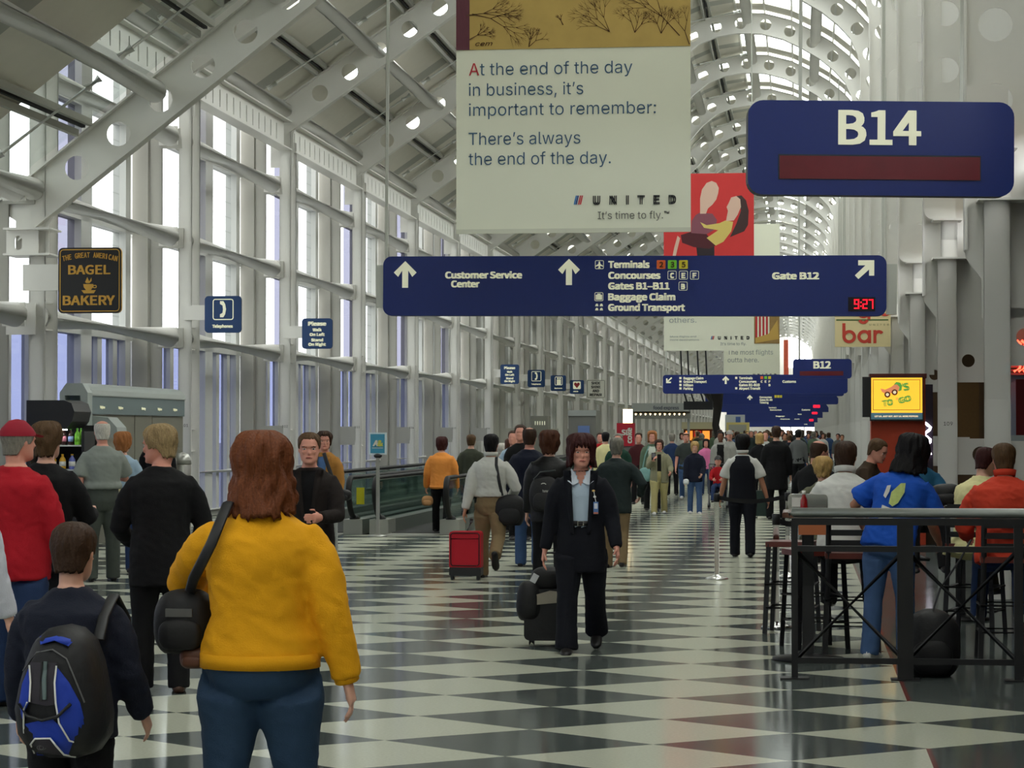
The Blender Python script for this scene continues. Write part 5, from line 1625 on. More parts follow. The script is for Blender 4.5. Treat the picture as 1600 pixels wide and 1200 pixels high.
    if hair:
        na, nr = {3: (72, 22), 2: (56, 18), 1: (36, 12), 0: (18, 8)}[lod]
        bm = new_bm()
        fz, sz, bz = hair.get('front', .86), hair.get('side', .5), hair.get('back', .12)
        tk, fl, nz = hair.get('thick', .045), hair.get('flare', 0.0), hair.get('noise', .02)
        sd = hair.get('seed', 0)
        bald = hair.get('bald', None)
        rows = []
        for j in range(nr + 1):
            row = []
            for k in range(na):
                a = 2 * PI * k / na
                ya = math.sin(a)
                if ya > 0.35: zb = fz + (sz - fz) * max(0, (0.82 - ya) / 0.47) ** 1.0 if ya < 0.82 else fz
                elif ya > -0.15: zb = sz
                else: zb = sz + (bz - sz) * min(1, (-ya - .15) / .45)
                zb += nz * 2.6 * noise.noise(Vector((k * .9 * 48 / na + sd, sd, 3)))
                ztop = 1.0 if bald is None else bald
                t = (j / nr) ** (1.5 if bald is None else 1.0)
                zs = ztop + (zb - ztop) * t
                w_, f_, b_ = head_at(max(zs, .45 if ya < .3 else .2))
                z = zs + tk * max(-.2, (zs - .5) / .5) if zs > .4 else zs
                if zs < .45:
                    shr = 1 + fl * (.45 - zs) - (0.25 * (.45 - zs) if fl == 0 else 0)
                else: shr = 1
                r_ = tk * (1.0 if bald is None else .6) + nz * 1.6 * noise.noise(Vector((6 * math.cos(a) + sd, 6 * math.sin(a), zs * 4.0))) + nz * 1.1 * noise.noise(Vector((k * (40 / na) + sd, zs * 2.2, sd))) + nz * .6 * noise.noise(Vector((k * (90 / na), zs * 1.5, sd + 9)))
                if fl == 0: r_ *= 1 - .55 * t ** 3
                if bald is None and j == 0: r_ = tk * .3
                yc = (f_ + b_) / 2; yr = (f_ - b_) / 2
                wx = (w_ + r_) * shr; wy = (yr + r_) * (shr if ya < 0 else 1)
                row.append(bm.verts.new(HP(wx * math.cos(a), yc + wy * ya, z)))
            rows.append(row)
        # inner rim
        row = []
        for k in range(na):
            v = rows[-1][k].co
            c = HP(0, -.05, .4)
            row.append(bm.verts.new(v + (c - v) * .30))
        rows.append(row)
        for A, B in zip(rows[:-1], rows[1:]): quad_faces(bm, A, B)
        if bald is None: bm.faces.new(rows[0])
        o = meshobj_bm('hair', bm, hair['mat'], e)
        for p in o.data.polygons: p.use_smooth = True
    if hat:
        bm = new_bm()
        rr = []
        for z, k_ in ((.64, 1.12), (.72, 1.14), (.84, 1.12), (.95, 1.0), (1.03, .72), (1.07, .1)):
            w_, f_, b_ = head_at(min(z, .90))
            yc = (f_ + b_) / 2; yr = (f_ - b_) / 2
            rr.append([bm.verts.new(HP(w_ * k_ * math.cos(2 * PI * k / 24), yc + yr * k_ * math.sin(2 * PI * k / 24), z)) for k in range(24)])
        for A, B in zip(rr[:-1], rr[1:]): quad_faces(bm, A, B)
        bm.faces.new(rr[-1])
        for A in bm.faces: A.smooth = True
        capo = meshobj_bm('cap', bm, hat, e)
        bm = new_bm(); tube(bm, [HP(0, .35, .70), HP(0, .66, .64), HP(0, .74, .61)], [(.24 * hh, .02 * hh), (.2 * hh, .018 * hh), (.08 * hh, .01 * hh)], n=12, side=RH @ Vector((1, 0, 0))); meshobj_bm('cap_peak', bm, hat, capo)
    # ---- trousers
    if bottom:
        lo = bottom.get('loose', 1.0)
        b = new_bm()
        wz = bottom.get('waist', .075)
        pr = [(-.075, .066, .056), (-.045, .088, .068), (-.01, .098, .074), (.035, .095, .07), (wz, .086, .064)]
        tube(b, [T(0, -.004, z) for z, _, _ in pr], [(hw * h * (.3 + .7 * w) * hips, hd * h * dp * hips) for _, hw, hd in pr], n=n, side=RT @ Vector((1, 0, 0)), weld=True)
        ln = bottom.get('len', 1.0)
        for i, s in enumerate((-1, 1)):
            hem = knee[i] + (ankle[i] + (ankle[i] - knee[i]).normalized() * .018 * h - knee[i]) * ln
            kw = (.35 + .65 * w)
            tube(b, [hip[i] + Vector((0, 0, .015 * h)), hip[i] * .7 + knee[i] * .3, hip[i] * .4 + knee[i] * .6, knee[i], knee[i] * .55 + hem * .45, hem], [.057 * h * kw * hips, .056 * h * kw * lo * hips, .048 * h * kw * lo, .041 * h * lo, .040 * h * lo, .039 * h * lo * bottom.get('flare', 1.0)], n=n, weld=True)
        me = remesh(b, vc, 3)
        fold(me, bottom.get('fold', .006 if lod >= 1 else 0), 6.0, 17)
        meshobj('trousers', me, bottom['mat'], e)
        if bottom.get('belt'):
            bm = new_bm(); ring_band(bm, T, wz - .004, .0885 * (.3 + .7 * w) * hips * 1.03, .066 * dp * hips * 1.04, .012, h); meshobj_bm('belt', bm, bottom['belt'], e)
    if bottom or shoes:
        zmin = min(a_.z for a_ in ankle)
        for i in range(2):
            if lod == 0 and i > 1: continue
            up = ankle[i].z - zmin
            f, k, _ = legs[i]
            pitch = R(min(80, (k - f) * 0.75)) if (up > .03 * h and seat is None) else 0.0
            if seat is not None: pitch = 0.0
            RF = Matrix.Rotation(-pitch, 3, 'X')
            A0 = ankle[i]
            def FP(x, y, z): return A0 + RF @ Vector((x * h, y * h, z * h))
            bm = new_bm()
            sz_ = [(-.038, .016, .012, -.03), (-.03, .021, .022, -.021), (0, .024, .028, -.015), (.04, .026, .021, -.022), (.075, .028, .016, -.027), (.1, .024, .013, -.03), (.115, .012, .009, -.034)]
            tube(bm, [FP(0, y, z) for y, _, _, z in sz_], [(a_ * h, c_ * h) for _, a_, c_, _ in sz_], n=12, side=(1, 0, 0), weld=True)
            if pitch == 0.0:
                fz_ = A0.z - .045 * h
                for v in bm.verts: v.co.z = max(v.co.z, fz_ + .001)
            o = meshobj_bm('shoe', bm, shoes, e)
            for p in o.data.polygons: p.use_smooth = True
    # ---- upper garment
    def garment(nm, g, grow=0.0):
        lo = g.get('loose', 1.0)
        hem = g.get('hem', -.05)
        b = new_bm()
        pr = [(hem, .098, .074), (max(hem + .03, -.0), .098, .074), (.05, .093, .070), (.10, .087, .068), (.16, .094, .071), (.21, .102, .074), (.255, .106, .066), (.28, .094, .056), (.300, .066, .047), (.316, .046, .042)]
        pr = [p for q, p in enumerate(pr) if q == 0 or p[0] > hem + .01]
        bl_ = g.get('belly', 0.0)
        pts, rad = [], []
        for q, (z, hw, hd) in enumerate(pr):
            ww = (.35 + .65 * w) * (lo if z < .27 else 1) * (hips if z < .06 else 1)
            bb = bl_ * math.exp(-((z - .06) / .09) ** 2)
            kx = g.get('flare', 1.0) if q == 0 else 1.0
            pts.append(T(0, -.004 + bb * .35, z)); rad.append(((hw * ww * kx + bb * .5) * h + grow, (hd * dp * (lo if z < .27 else 1) * kx + bb * .6) * h + grow))
        tube(b, pts, rad, n=n + 6, side=RT @ Vector((1, 0, 0)), weld=True)
        sl = g.get('sleeve', 1.0)
        for i, s in enumerate((-1, 1)):
            k_ = (.8 + .2 * w) * g.get('sleeve_loose', lo)
            full = [(T(s * shw * .40, 0, .25), .034), (T(s * (shw - .016), 0, .252), .038), (shl[i] * .72 + elb[i] * .28, .0385), ((shl[i] + elb[i]) / 2, .0365), (elb[i], .033), (elb[i] * .5 + wri[i] * .5, .029), (wri[i] - fdir[i] * .004 * h, .0245)]
            if sl == 0: continue
            if sl < 1:
                full = full[:3] + [((shl[i] * .4 + elb[i] * .6), .041), (shl[i] * .22 + elb[i] * .78, .042)]
            tube(b, [p for p, _ in full], [r_ * h * (k_ if q > 2 else min(k_, 1.0 + (k_ - 1) * .4)) + grow for q, (_, r_) in enumerate(full)], n=n, weld=True)
        me = remesh(b, vc, 10 if lod >= 2 else 4)
        fold(me, g.get('fold', .008 if lod >= 1 else 0), g.get('freq', 7.0), 3)
        if g.get('open'):
            w0, w1, z0, z1 = g['open']          # half widths at the bottom and top, z range in body heights above the pelvis
            bm = new_bm(); bm.from_mesh(me)
            Ri = RT.inverted()
            kill = []
            for f in bm.faces:
                c = Ri @ (f.calc_center_median() - P) / h
                if c.y > 0.012 and z0 <= c.z <= z1:
                    t = (c.z - z0) / (z1 - z0)
                    if abs(c.x) < w0 + (w1 - w0) * t: kill.append(f)
            bmesh.ops.delete(bm, geom=kill, context='FACES')
            bm.to_mesh(me); bm.free()
            if lod >= 2 and nm != 'shirt':
                from mathutils.bvhtree import BVHTree
                bt = BVHTree.FromPolygons([v.co for v in me.vertices], [p_.vertices[:] for p_ in me.polygons])
                dr = RT @ Vector((0, -1, 0))
                for s in (-1, 1):
                    bm = new_bm(); rows = []
                    for q in range(13):
                        z = z0 + (z1 - .015 - z0) * q / 12
                        wd = w0 + (w1 - w0) * (z - z0) / (z1 - z0)
                        lap = .012 + .022 * q / 12
                        row = []
                        for t in (-.004, lap * .5, lap):
                            xx = s * (wd + t)
                            hit = None
                            for dx in (0, .006, .012, .02):
                                hit = bt.ray_cast(T(xx + s * dx, .4, z), dr)[0]
                                if hit is not None and (RT.inverted() @ (hit - P)).y / h < .025: hit = None
                                if hit is not None: break
                            yv = (RT.inverted() @ (hit - P)).y / h if hit is not None else .06
                            row.append((xx, yv + .004, z))
                        rows.append(row)
                    vv = [[bm.verts.new(T(*c)) for c in row] for row in rows]
                    for A, B in zip(vv[:-1], vv[1:]): quad_faces(bm, A, B, closed=False)
                    o = obj('lapel', bm, g['mat'], e, smooth=True)
                    md = o.modifiers.new('t', 'SOLIDIFY'); md.thickness = .004; md.offset = 0
        return meshobj(nm, me, g['mat'], e)
    if top.get('under'):
        garment('shirt', dict(top['under'], fold=.003), -.006)
    garment(top.get('name', 'jacket'), top)
    if top.get('collar') is not None:
        bm = new_bm(); ring_band(bm, T, .322, .047, .046, .026, h, flare=1.12); meshobj_bm('collar', bm, top['collar'], e)
    if top.get('hemband'):
        bm = new_bm(); ring_band(bm, T, top.get('hem', -.05) + .004, .101 * (.35 + .65 * w) * top.get('loose', 1) * hips, .079 * dp * top.get('loose', 1), .03, h); meshobj_bm('hem_band', bm, top['mat'], e)
        for i in range(2):
            bm = new_bm(); tube(bm, [wri[i] - fdir[i] * .022 * h, wri[i] - fdir[i] * .018 * h, wri[i] + fdir[i] * .004 * h, wri[i] + fdir[i] * .008 * h], [.024 * h, .0285 * h, .0275 * h, .022 * h], n=14); meshobj_bm('cuff', bm, top['mat'], e)
    info = dict(e=e, P=P, T=T, wri=wri, elb=elb, shl=shl, ankle=ankle, knee=knee, HP=HP, h=h, fdir=fdir, M=Matrix.Translation(Vector(loc)) @ Matrix.Rotation(R(face), 4, 'Z'))
    return info
def meshobj_bm(nm, bm, mat, e):
    return obj(nm, bm, mat, e)
def ring_band(bm, T, z, hw, hd, hgt, h, flare=1.0, n=28):
    rr = []
    for dz, k in ((0, 1.0), (hgt, flare), (hgt, flare * .93), (0, .93)):
        rr.append([bm.verts.new(T(hw * k * math.cos(2 * PI * i / n), -.004 + hd * k * math.sin(2 * PI * i / n), z + dz)) for i in range(n)])
    for i in range(4): quad_faces(bm, rr[i], rr[(i + 1) % 4])
    for f in bm.faces: f.smooth = True
def fold(me, amp, freq, seed):
    if amp <= 0: return
    nn = [v.normal.copy() for v in me.vertices]
    for v, q in zip(me.vertices, nn):
        c = v.co
        n1 = noise.noise(Vector((c.x * freq + seed, c.y * freq, c.z * freq * .55)))
        n2 = noise.noise(Vector((c.x * freq * 1.6 + c.z * 4, c.y * freq * 1.6 + seed, c.z * freq * 2.6 + c.x * 5)))
        n3 = noise.noise(Vector((c.x * freq * 3.1, c.y * freq * 3.1 - seed, c.z * freq * 4.2 + c.x * 9)))
        v.co = c + q * (amp * (n1 * .8 + (.35 - abs(n2)) * .9 + (.3 - abs(n3)) * .45))
def spot(px, s):
    """floor point below picture column px where one metre spans s pixels"""
    y = ypos(s, px)
    p = at_y(px, 674, y)
    return Vector((p.x, p.y, 0))
def world(info, p): return info['M'] @ Vector(p)
# ================================================================== PEOPLE: who stands where
c_yel = cloth('mustard_sweater', (226, 160, 18), vary=0.06, scale=5); c_jean = cloth('blue_jeans', (44, 66, 92), vary=0.22, scale=9); c_jean2 = cloth('mid_blue_jeans', (66, 92, 132), vary=0.2, scale=9); c_jean3 = cloth('dark_blue_jeans', (38, 56, 92), vary=0.2, scale=9)
c_navy = cloth('navy_jacket', (24, 28, 42)); c_blk = cloth('black_wool', (17, 17, 19)); c_red = cloth('red_jacket', (170, 22, 36)); c_gpolo = cloth('grey_polo', (136, 142, 136)); c_gtr = cloth('grey_green_trousers', (70, 76, 70)); c_lbl = cloth('light_blue_shirt', (160, 184, 204)); c_dbr = cloth('dark_brown_jacket', (34, 28, 26)); c_tan = cloth('tan_jacket', (176, 124, 58)); c_den = cloth('denim_shirt', (88, 122, 170)); c_org = cloth('orange_sweater', (234, 150, 70)); c_grn = cloth('green_grey_jacket', (62, 66, 54)); c_wht = cloth('white_shirt', (206, 206, 200), vary=0.04); c_khk = cloth('khaki_trousers', (134, 114, 84)); c_nvy2 = cloth('dark_navy_parka', (24, 28, 44)); c_lth = cloth('black_leather', (20, 20, 20), rough=0.4); c_unis = cloth('uniform_shirt_blue', (182, 200, 218), vary=0.04); c_uni = cloth('uniform_navy', (17, 19, 27)); c_slt = cloth('slate_suit', (42, 52, 52)); c_kjk = cloth('khaki_jacket', (140, 138, 112)); c_kpt = cloth('pale_khaki_pants', (178, 168, 118)); c_gty = cloth('dark_grey_tee', (56, 62, 60)); c_ngy = cloth('navy_hoodie', (26, 30, 46)); c_pnk = cloth('pink_top', (222, 122, 170)); c_gsl = cloth('pale_grey_sleeves', (160, 160, 154)); c_rd2 = cloth('bright_red_top', (176, 26, 34)); c_blt = cloth('royal_blue_tee', (30, 84, 186)); c_crm = cloth('cream_shirt', (224, 216, 160)); c_olv = cloth('olive_trousers', (74, 70, 48)); c_rsh = cloth('coral_red_shirt', (206, 66, 44)); c_teal = cloth('teal_shirt', (40, 92, 124)); c_brj = cloth('brown_jacket', (58, 44, 32)); c_plaid = cloth('pale_plaid', (196, 198, 208)); c_grj = cloth('green_jacket', (92, 112, 92)); c_mar = cloth('maroon_top', (70, 28, 32)); c_lgt = cloth('light_trousers', (160, 164, 160)); c_ltee = cloth('pale_top', (206, 212, 200))
h_aub = hairm('auburn', (106, 58, 31)); h_dkb = hairm('dark_brown', (58, 40, 28)); h_brn = hairm('brown', (84, 62, 40)); h_blk = hairm('black', (18, 16, 17)); h_gry = hairm('grey', (126, 122, 112)); h_wht = hairm('white', (196, 192, 182)); h_gbl = hairm('grey_blond', (150, 128, 92)); h_str = hairm('strawberry_blond', (158, 102, 58)); h_crl = hairm('curly_brown', (72, 40, 24)); h_mar = hairm('dark_auburn', (58, 24, 22)); h_bld = hairm('blond', (178, 146, 92))
def H_(m, **k): return dict(mat=m, **k)
beltm = M('belt_black', (20, 18, 18), rough=0.4)
short = lambda m, **k: H_(m, front=.84, side=.50, back=.14, thick=.04, noise=.025, **k)
bob = lambda m, **k: H_(m, front=.80, side=.08, back=-.02, thick=.10, noise=.03, flare=.15, **k)
def person(px, s, face, h, label, top, **k):
    return build_person(spot(px, s), face, h, label, top, **k)

# --- woman in the yellow sweater
yw = person(408, 424, 2, 1.68, 'woman seen from behind in a mustard yellow sweater and blue jeans with shoulder-length auburn hair',
    dict(mat=c_yel, name='sweater', hem=-.014, loose=1.08, fold=.012, freq=6, hemband=True, sleeve_loose=1.28, belly=.012), bottom=dict(mat=c_jean, loose=1.16, fold=.007), hair=H_(h_aub, front=.80, side=-.05, back=-.24, thick=.12, noise=.06, flare=.38, seed=2), w=1.16, dp=1.3, hips=1.1, lod=3,
    arms=((50, 26, 66, .5), (-6, 15, 12, .2)), legs=((-3, 2, 5), (4, 4, 5)), head=(4, 0, 0))
# her shoulder bag with strap, and the brown pouch below it
def strap_tube(nm, pts, r, m, e): 
    bm = new_bm(); tube(bm, pts, [r] * len(pts), n=8); return obj(nm, bm, m, e)
Yw = ypos(424, 408)
q = at_y(289, 1018, Yw + 0.05)
e = pack(Vector(q), (0.115, 0.09, 0.125), 5, 'black camera bag hanging at the hip of the yellow-sweater woman', 'shoulder bag', 'shoulder_bag')
p_top = at_y(356, 786, Yw - 0.10) - q; p_mid = at_y(330, 850, Yw - 0.19) - q; p_low = at_y(302, 905, Yw - 0.10) - q
strap_tube('strap', [at_y(372, 778, Yw + .05) - q, p_top, p_mid, p_low, Vector((0.02, -0.02, 0.21))], (0.021, 0.006), blk_p, e)
bm = new_bm(); tube(bm, [(0.09, -0.03, 0.2), (0.13, -0.02, 0.10), (0.13, -0.03, 0.02)], (0.012, 0.03), n=8) if False else cbox(bm, (0.0, -0.085, 0.15), (0.10, 0.02, 0.03)); obj('flap_buckle', bm, M('bag_grey', (90, 90, 88)), e)
q2 = at_y(305, 1043, Yw + 0.02)
pack(Vector(q2), (0.055, 0.05, 0.045), 9, 'small brown leather pouch below the black camera bag', 'pouch', 'leather_pouch', mat=M('brown_leather', (92, 54, 36), rough=0.5))

# --- boy with the blue backpack
bs = spot(112, 430)
boy = build_person(bs, 0, 1.35, 'boy seen from behind with short dark brown hair and navy jacket', dict(mat=c_navy, hem=-.07, loose=1.28, fold=.012, sleeve_loose=1.3), bottom=dict(mat=c_blk, loose=1.1), hair=short(h_dkb, seed=4), w=1.06, dp=1.2, lod=3, headk=.155, arms=((5, 14, 25, .2), (5, 16, 30, .2)), head=(-3, 4, 0))
yb = bs.y - 0.27
qb = at_y(99, 1184, yb)
bbl = M('backpack_blue', (24, 58, 168), rough=0.6, bump=0.2); bgr = M('backpack_charcoal', (52, 48, 56), rough=0.7, bump=0.2); refl = M('reflective_piping', (236, 236, 232), rough=0.3); 
e = empty('backpack', qb, 'blue and black school backpack with white reflective piping on the boy', 'backpack')
kb = 1.0 / 430
def BX(px): return (px - 99) * kb
def BZ(py): return (1184 - py) * kb
outl = [(98, 985), (120, 990), (140, 1008), (152, 1040), (160, 1080), (166, 1120), (164, 1150), (146, 1176), (120, 1184), (76, 1184), (48, 1172), (32, 1150), (26, 1110), (34, 1070), (44, 1035), (56, 1006), (76, 989)]
bm = new_bm()
loops = []
for d, k in ((0.15, .82), (0.10, 1.0), (0.0, 1.0), (-0.06, .93), (-0.10, .74), (-0.115, .4)):
    cx = 98; cy = 1090
    loops.append([bm.verts.new((BX(cx + (a - cx) * k), d, BZ(cy + (b_ - cy) * k))) for a, b_ in outl])
for A, B in zip(loops[:-1], loops[1:]): quad_faces(bm, A, B)
bm.faces.new(loops[0]); bm.faces.new(loops[-1])
for f in bm.faces: f.smooth = True
obj('bag_body', bm, bagm, e)
def bsurf(px, py):
    """depth of the bag front at a picture point"""
    r = math.hypot((px - 98) / 68.0, (py - 1090) / 97.0)
    tab = ((0.0, -.118), (.4, -.115), (.74, -.10), (.93, -.06), (1.0, -.0))
    for (a, da), (b_, db) in zip(tab[:-1], tab[1:]):
        if a <= r <= b_: return da + (db - da) * (r - a) / (b_ - a)
    return 0.0
def bpanel(nm, pts, m_, lift=0.004):
    cx = sum(p[0] for p in pts) / len(pts); cy = sum(p[1] for p in pts) / len(pts)
    bm = new_bm()
    rings = []
    for k in (1.0, .8, .55, .3, .08):
        rings.append([bm.verts.new((BX(cx + (a - cx) * k), bsurf(cx + (a - cx) * k, cy + (b_ - cy) * k) - lift, BZ(cy + (b_ - cy) * k))) for a, b_ in pts])
    for A, B in zip(rings[:-1], rings[1:]): quad_faces(bm, A, B)
    bm.faces.new(rings[-1])
    for f in bm.faces: f.smooth = True
    return obj(nm, bm, m_, e)
bpanel('side_panel', [(61, 1042), (64, 1070), (64, 1092), (56, 1106), (52, 1130), (40, 1158), (36, 1140), (42, 1100), (50, 1068)], bbl, .012)
bpanel('side_panel', [(105, 1042), (103, 1070), (104, 1100), (112, 1130), (126, 1152), (142, 1164), (146, 1130), (140, 1095), (124, 1065)], bbl, .012)
bpanel('centre_panel', [(62, 1036), (104, 1036), (103, 1070), (105, 1098), (90, 1100), (60, 1095), (64, 1070)], bgr, .013)
bpanel('top_panel', [(66, 1000), (98, 990), (124, 1002), (120, 1012), (98, 1004), (76, 1010)], bbl, .03)
bpanel('lower_panel', [(54, 1128), (98, 1118), (112, 1132), (128, 1154), (120, 1180), (60, 1180), (46, 1158)], bbl, .013)
bpanel('lower_pocket', [(58, 1178), (60, 1160), (72, 1149), (96, 1148), (104, 1158), (118, 1180)], bgr, .019)
def bline(nm, pts, r, m_, lift=.019):
    bm = new_bm(); tube(bm, [(BX(a), bsurf(a, b_) - lift, BZ(b_)) for a, b_ in pts], r, n=7); obj(nm, bm, m_, e)
bline('reflective_piping', [(62, 1040), (65, 1065), (64, 1094)], .0034, refl); bline('reflective_piping', [(60, 1095), (54, 1106), (52, 1130), (50, 1142), (41, 1158)], .0034, refl)
bline('reflective_piping', [(105, 1040), (103, 1065), (105, 1095), (110, 1125), (124, 1152), (142, 1165)], .0034, refl); bline('reflective_piping', [(57, 1176), (60, 1160), (72, 1149), (96, 1148), (105, 1160), (112, 1174), (121, 1181)], .0034, refl, .024)
bline('bungee_cord', [(46, 1098), (60, 1115), (84, 1121), (108, 1115), (128, 1096)], .006, blk_p, .024)
bline('zip', [(48, 1050), (70, 1022), (96, 1017), (118, 1030), (132, 1060), (146, 1095)], .003, M('zip_grey', (96, 96, 96)), .010)
bline('daisy_chain', [(88, 1034), (87, 1060), (88, 1090)], .008, M('webbing_grey', (100, 116, 116)), .019)
bline('daisy_chain', [(82, 1034), (82, 1092)], .004, blk_p, .019)
for dx in (-0.09, 0.09):
    bm = new_bm(); tube(bm, [(dx, .12, BZ(1010)), (dx * 1.05, .17, BZ(975)), (dx * 1.1, .28, BZ(946)), (dx * 1.2, .40, BZ(985)), (dx * 1.4, .38, BZ(1060))], [(.022, .006)] * 5, n=8, side=(1, 0, 0)); obj('shoulder_strap', bm, blk_p, e)
me = text_mesh('\u25ce', .02, extrude=.001, align='CENTER'); bpy.data.meshes.remove(me)
bm = new_bm(); tube(bm, [(BX(80) + .008 * math.cos(t * PI / 6), bsurf(80, 1163) - .024, BZ(1163) + .006 * math.sin(t * PI / 6)) for t in range(13)], .0014, n=6); tube(bm, [(BX(80) + .016 * math.cos(t * PI / 6), bsurf(80, 1163) - .024, BZ(1163) + .008 * math.sin(t * PI / 6)) for t in range(13)], .001, n=6); obj('logo', bm, M('zip_grey', (96, 96, 96)), e)

# --- the queue at the cooler
person(24, 250, -18, 1.76, 'man in red jacket and red baseball cap with grey hair seen from behind', dict(mat=c_red, hem=-.07, loose=1.18, fold=.012, belly=.01), bottom=dict(mat=c_jean3, loose=1.1), hair=H_(h_gry, front=.7, side=.44, back=.16, thick=.03, noise=.01), hat=M('cap_red', (150, 22, 44), rough=0.8), skin='pink', w=1.22, dp=1.25, lod=2, head=(-14, 0, 0), arms=((10, 10, 30, .3), (8, 12, 25, .2)))
p4 = person(72, 224, -6, 1.755, 'person in black jacket with tousled brown hair queueing beside the red-jacketed man', dict(mat=c_blk, hem=-.1, loose=1.15), bottom=dict(mat=c_blk), hair=H_(h_brn, front=.84, side=.42, back=.06, thick=.085, noise=.05), w=1.08, dp=1.15, lod=2, arms=((10, 10, 40, .3), (25, 12, 75, .2)))
qq = spot(80, 224); pack(Vector((qq.x, qq.y - 0.22, 0.92)), (0.13, 0.07, 0.22), 12, 'slim dark grey-green backpack on the person in the black jacket', 'backpack', mat=M('backpack_slate', (44, 54, 58), rough=0.6))
person(160, 136, 22, 1.82, 'bald white-haired man in grey polo shirt with black belt at the cooler', dict(mat=c_gpolo, name='polo_shirt', hem=.06, sleeve=.5, loose=1.1, sleeve_loose=1.25, belly=.012), bottom=dict(mat=c_gtr, loose=1.15, waist=.085, belt=beltm), hair=H_(h_wht, side=.42, back=.16, front=.7, bald=.86, thick=.03, noise=.01), skin='pink', w=1.14, dp=1.2, lod=2, arms=((-8, 10, 12, .2), (30, 14, 80, .5)), legs=((-4, 2, 3), (4, 2, 3)))
person(191, 128, -5, 1.68, 'woman with curly strawberry-blond hair in pale blue shirt and jeans', dict(mat=c_lbl, name='shirt', hem=-.08, loose=1.12), bottom=dict(mat=c_jean3), hair=H_(h_str, front=.8, side=.2, back=.02, thick=.10, noise=.06), lod=2, arms=((20, 8, 70, .3), (10, 8, 40, .3)))
qq = spot(184, 131); qz = at_y(184, 792, qq.y)
e = pack(Vector((qz.x, qq.y - .12, qz.z)), (.085, .05, .16), 15, 'cream canvas bag slung between the polo-shirted man and the strawberry-blond woman', 'shoulder bag', 'shoulder_bag', mat=M('canvas_cream', (172, 164, 128), rough=0.8, vary=0.15, scale=12))
strap_tube('strap', [(0.03, 0, 0.3), (0.0, .03, .42), (-.05, .08, .56)], (.012, .004), M('canvas_cream', (172, 164, 128)), e)
person(252, 236, 14, 1.74, 'elderly woman in black trouser suit with short grey-blond hair looking sideways', dict(mat=c_blk, hem=-.12, loose=1.14), bottom=dict(mat=c_blk, loose=1.08), hair=H_(h_gbl, front=.76, side=.40, back=.10, thick=.07, noise=.035), w=1.10, dp=1.15, lod=3, arms=((12, 16, 62, .5), (10, 18, 50, .6)), head=(62, 6, 0), lean=3, legs=((2, 0, 2.5), (-3, 3, 2.5)), shoes=SHOE_N, skin='pink', facefeat=True)
person(246, 108, 0, 1.80, 'dark-haired person in black mostly hidden behind the black trouser suit', dict(mat=c_blk), bottom=dict(mat=c_blk), hair=short(h_blk), lod=1)
# --- walkers beside the walkway
person(484, 200, 184, 1.70, 'man in dark open-necked jacket with short brown hair walking towards the camera', dict(mat=c_dbr, hem=-.1, loose=1.12, open=(.012, .04, .06, .32), under=dict(mat=c_blk, hem=-.02)), bottom=dict(mat=c_blk), hair=H_(h_brn, front=.82, side=.50, back=.14, thick=.035, noise=.02), skin='pink', w=1.12, lod=3, arms=((25, 8, 70, .5), (5, 8, 20, .2)), head=(6, 2, 0), legs=((12, 4, 3), (-12, 10, 3)))
p10 = person(508, 118, 168, 1.69, 'dark-haired woman in tan jacket and denim shirt with black shoulder bag', dict(mat=c_tan, hem=-.10, loose=1.12, open=(.03, .045, -.1, .3), under=dict(mat=c_den, hem=-.06)), bottom=dict(mat=c_lgt), hair=H_(h_dkb, front=.78, side=.30, back=.10, thick=.09, noise=.05), lod=2, head=(26, 0, 0), arms=((5, 10, 18, .2), (8, 8, 25, .2)), skin='pink')
qq = at_y(532, 782, ypos(119, 532) - .1)
e = pack(Vector(qq), (.15, .09, .08), 21, 'black handbag held low by the tan-jacketed woman', 'handbag', 'handbag')
strap_tube('strap', [(-.05, -.06, .1), (-.1, -.06, .3), (-.18, -.05, .52), (-.22, 0, .62)], (.026, .008), blk_p, e)
p11 = person(690, 92, 0, 1.60, 'woman in orange sweater and black trousers stepping onto the walkway', dict(mat=c_org, name='sweater', hem=-.05, loose=1.16, sleeve_loose=1.25, hemband=True), bottom=dict(mat=c_blk), hair=H_(h_mar, front=.8, side=.12, back=.06, thick=.11, noise=.04), w=1.16, dp=1.2, lod=2, arms=((4, 14, 20, .3), (4, 10, 18, .3)), legs=((8, 2, 2), (-10, 14, 2)))
qq = at_y(668, 790, ypos(92, 668)); pack(Vector(qq), (.10, .06, .09), 23, 'crumpled tan bag in the hand of the orange-sweater woman', 'bag', 'paper_bag', mat=M('tan_paper', (196, 148, 100), rough=0.8, vary=.15))
person(736, 85, 0, 1.64, 'man in dark green-grey jacket riding the walkway ahead', dict(mat=c_grn), bottom=dict(mat=c_blk), hair=short(h_brn), w=1.14, lod=1)
p13 = person(767, 133, 0, 1.67, 'black-haired man in white shirt and khaki trousers walking away with a red suitcase', dict(mat=c_wht, name='shirt', hem=.05, loose=1.12, sleeve_loose=1.2, collar=c_wht), bottom=dict(mat=c_khk, loose=1.12, waist=.08, belt=beltm), hair=short(h_blk), skin='tan', w=1.08, dp=1.1, lod=3, arms=((-14, 12, 6, .1), (4, 24, 74, .6)), legs=((8, 2, 2), (-18, 46, 2)))
qq = on_floor(728.5, 906)
e = empty('rolling_suitcase', qq, 'bright red rolling suitcase pulled by the white-shirted man', 'suitcase')
rdm = M('suitcase_red', (196, 16, 40), rough=0.6, bump=.2, bscale=60); rdk = M('suitcase_trim', (56, 12, 18), rough=0.6)
bm = new_bm(); prism(bm, rrect(-.185, .13, .185, .565, .035, 5), -.11, .11); bmesh.ops.bevel(bm, geom=bm.edges[:], offset=.012, segments=2, affect='EDGES'); obj('case', bm, rdm, e)
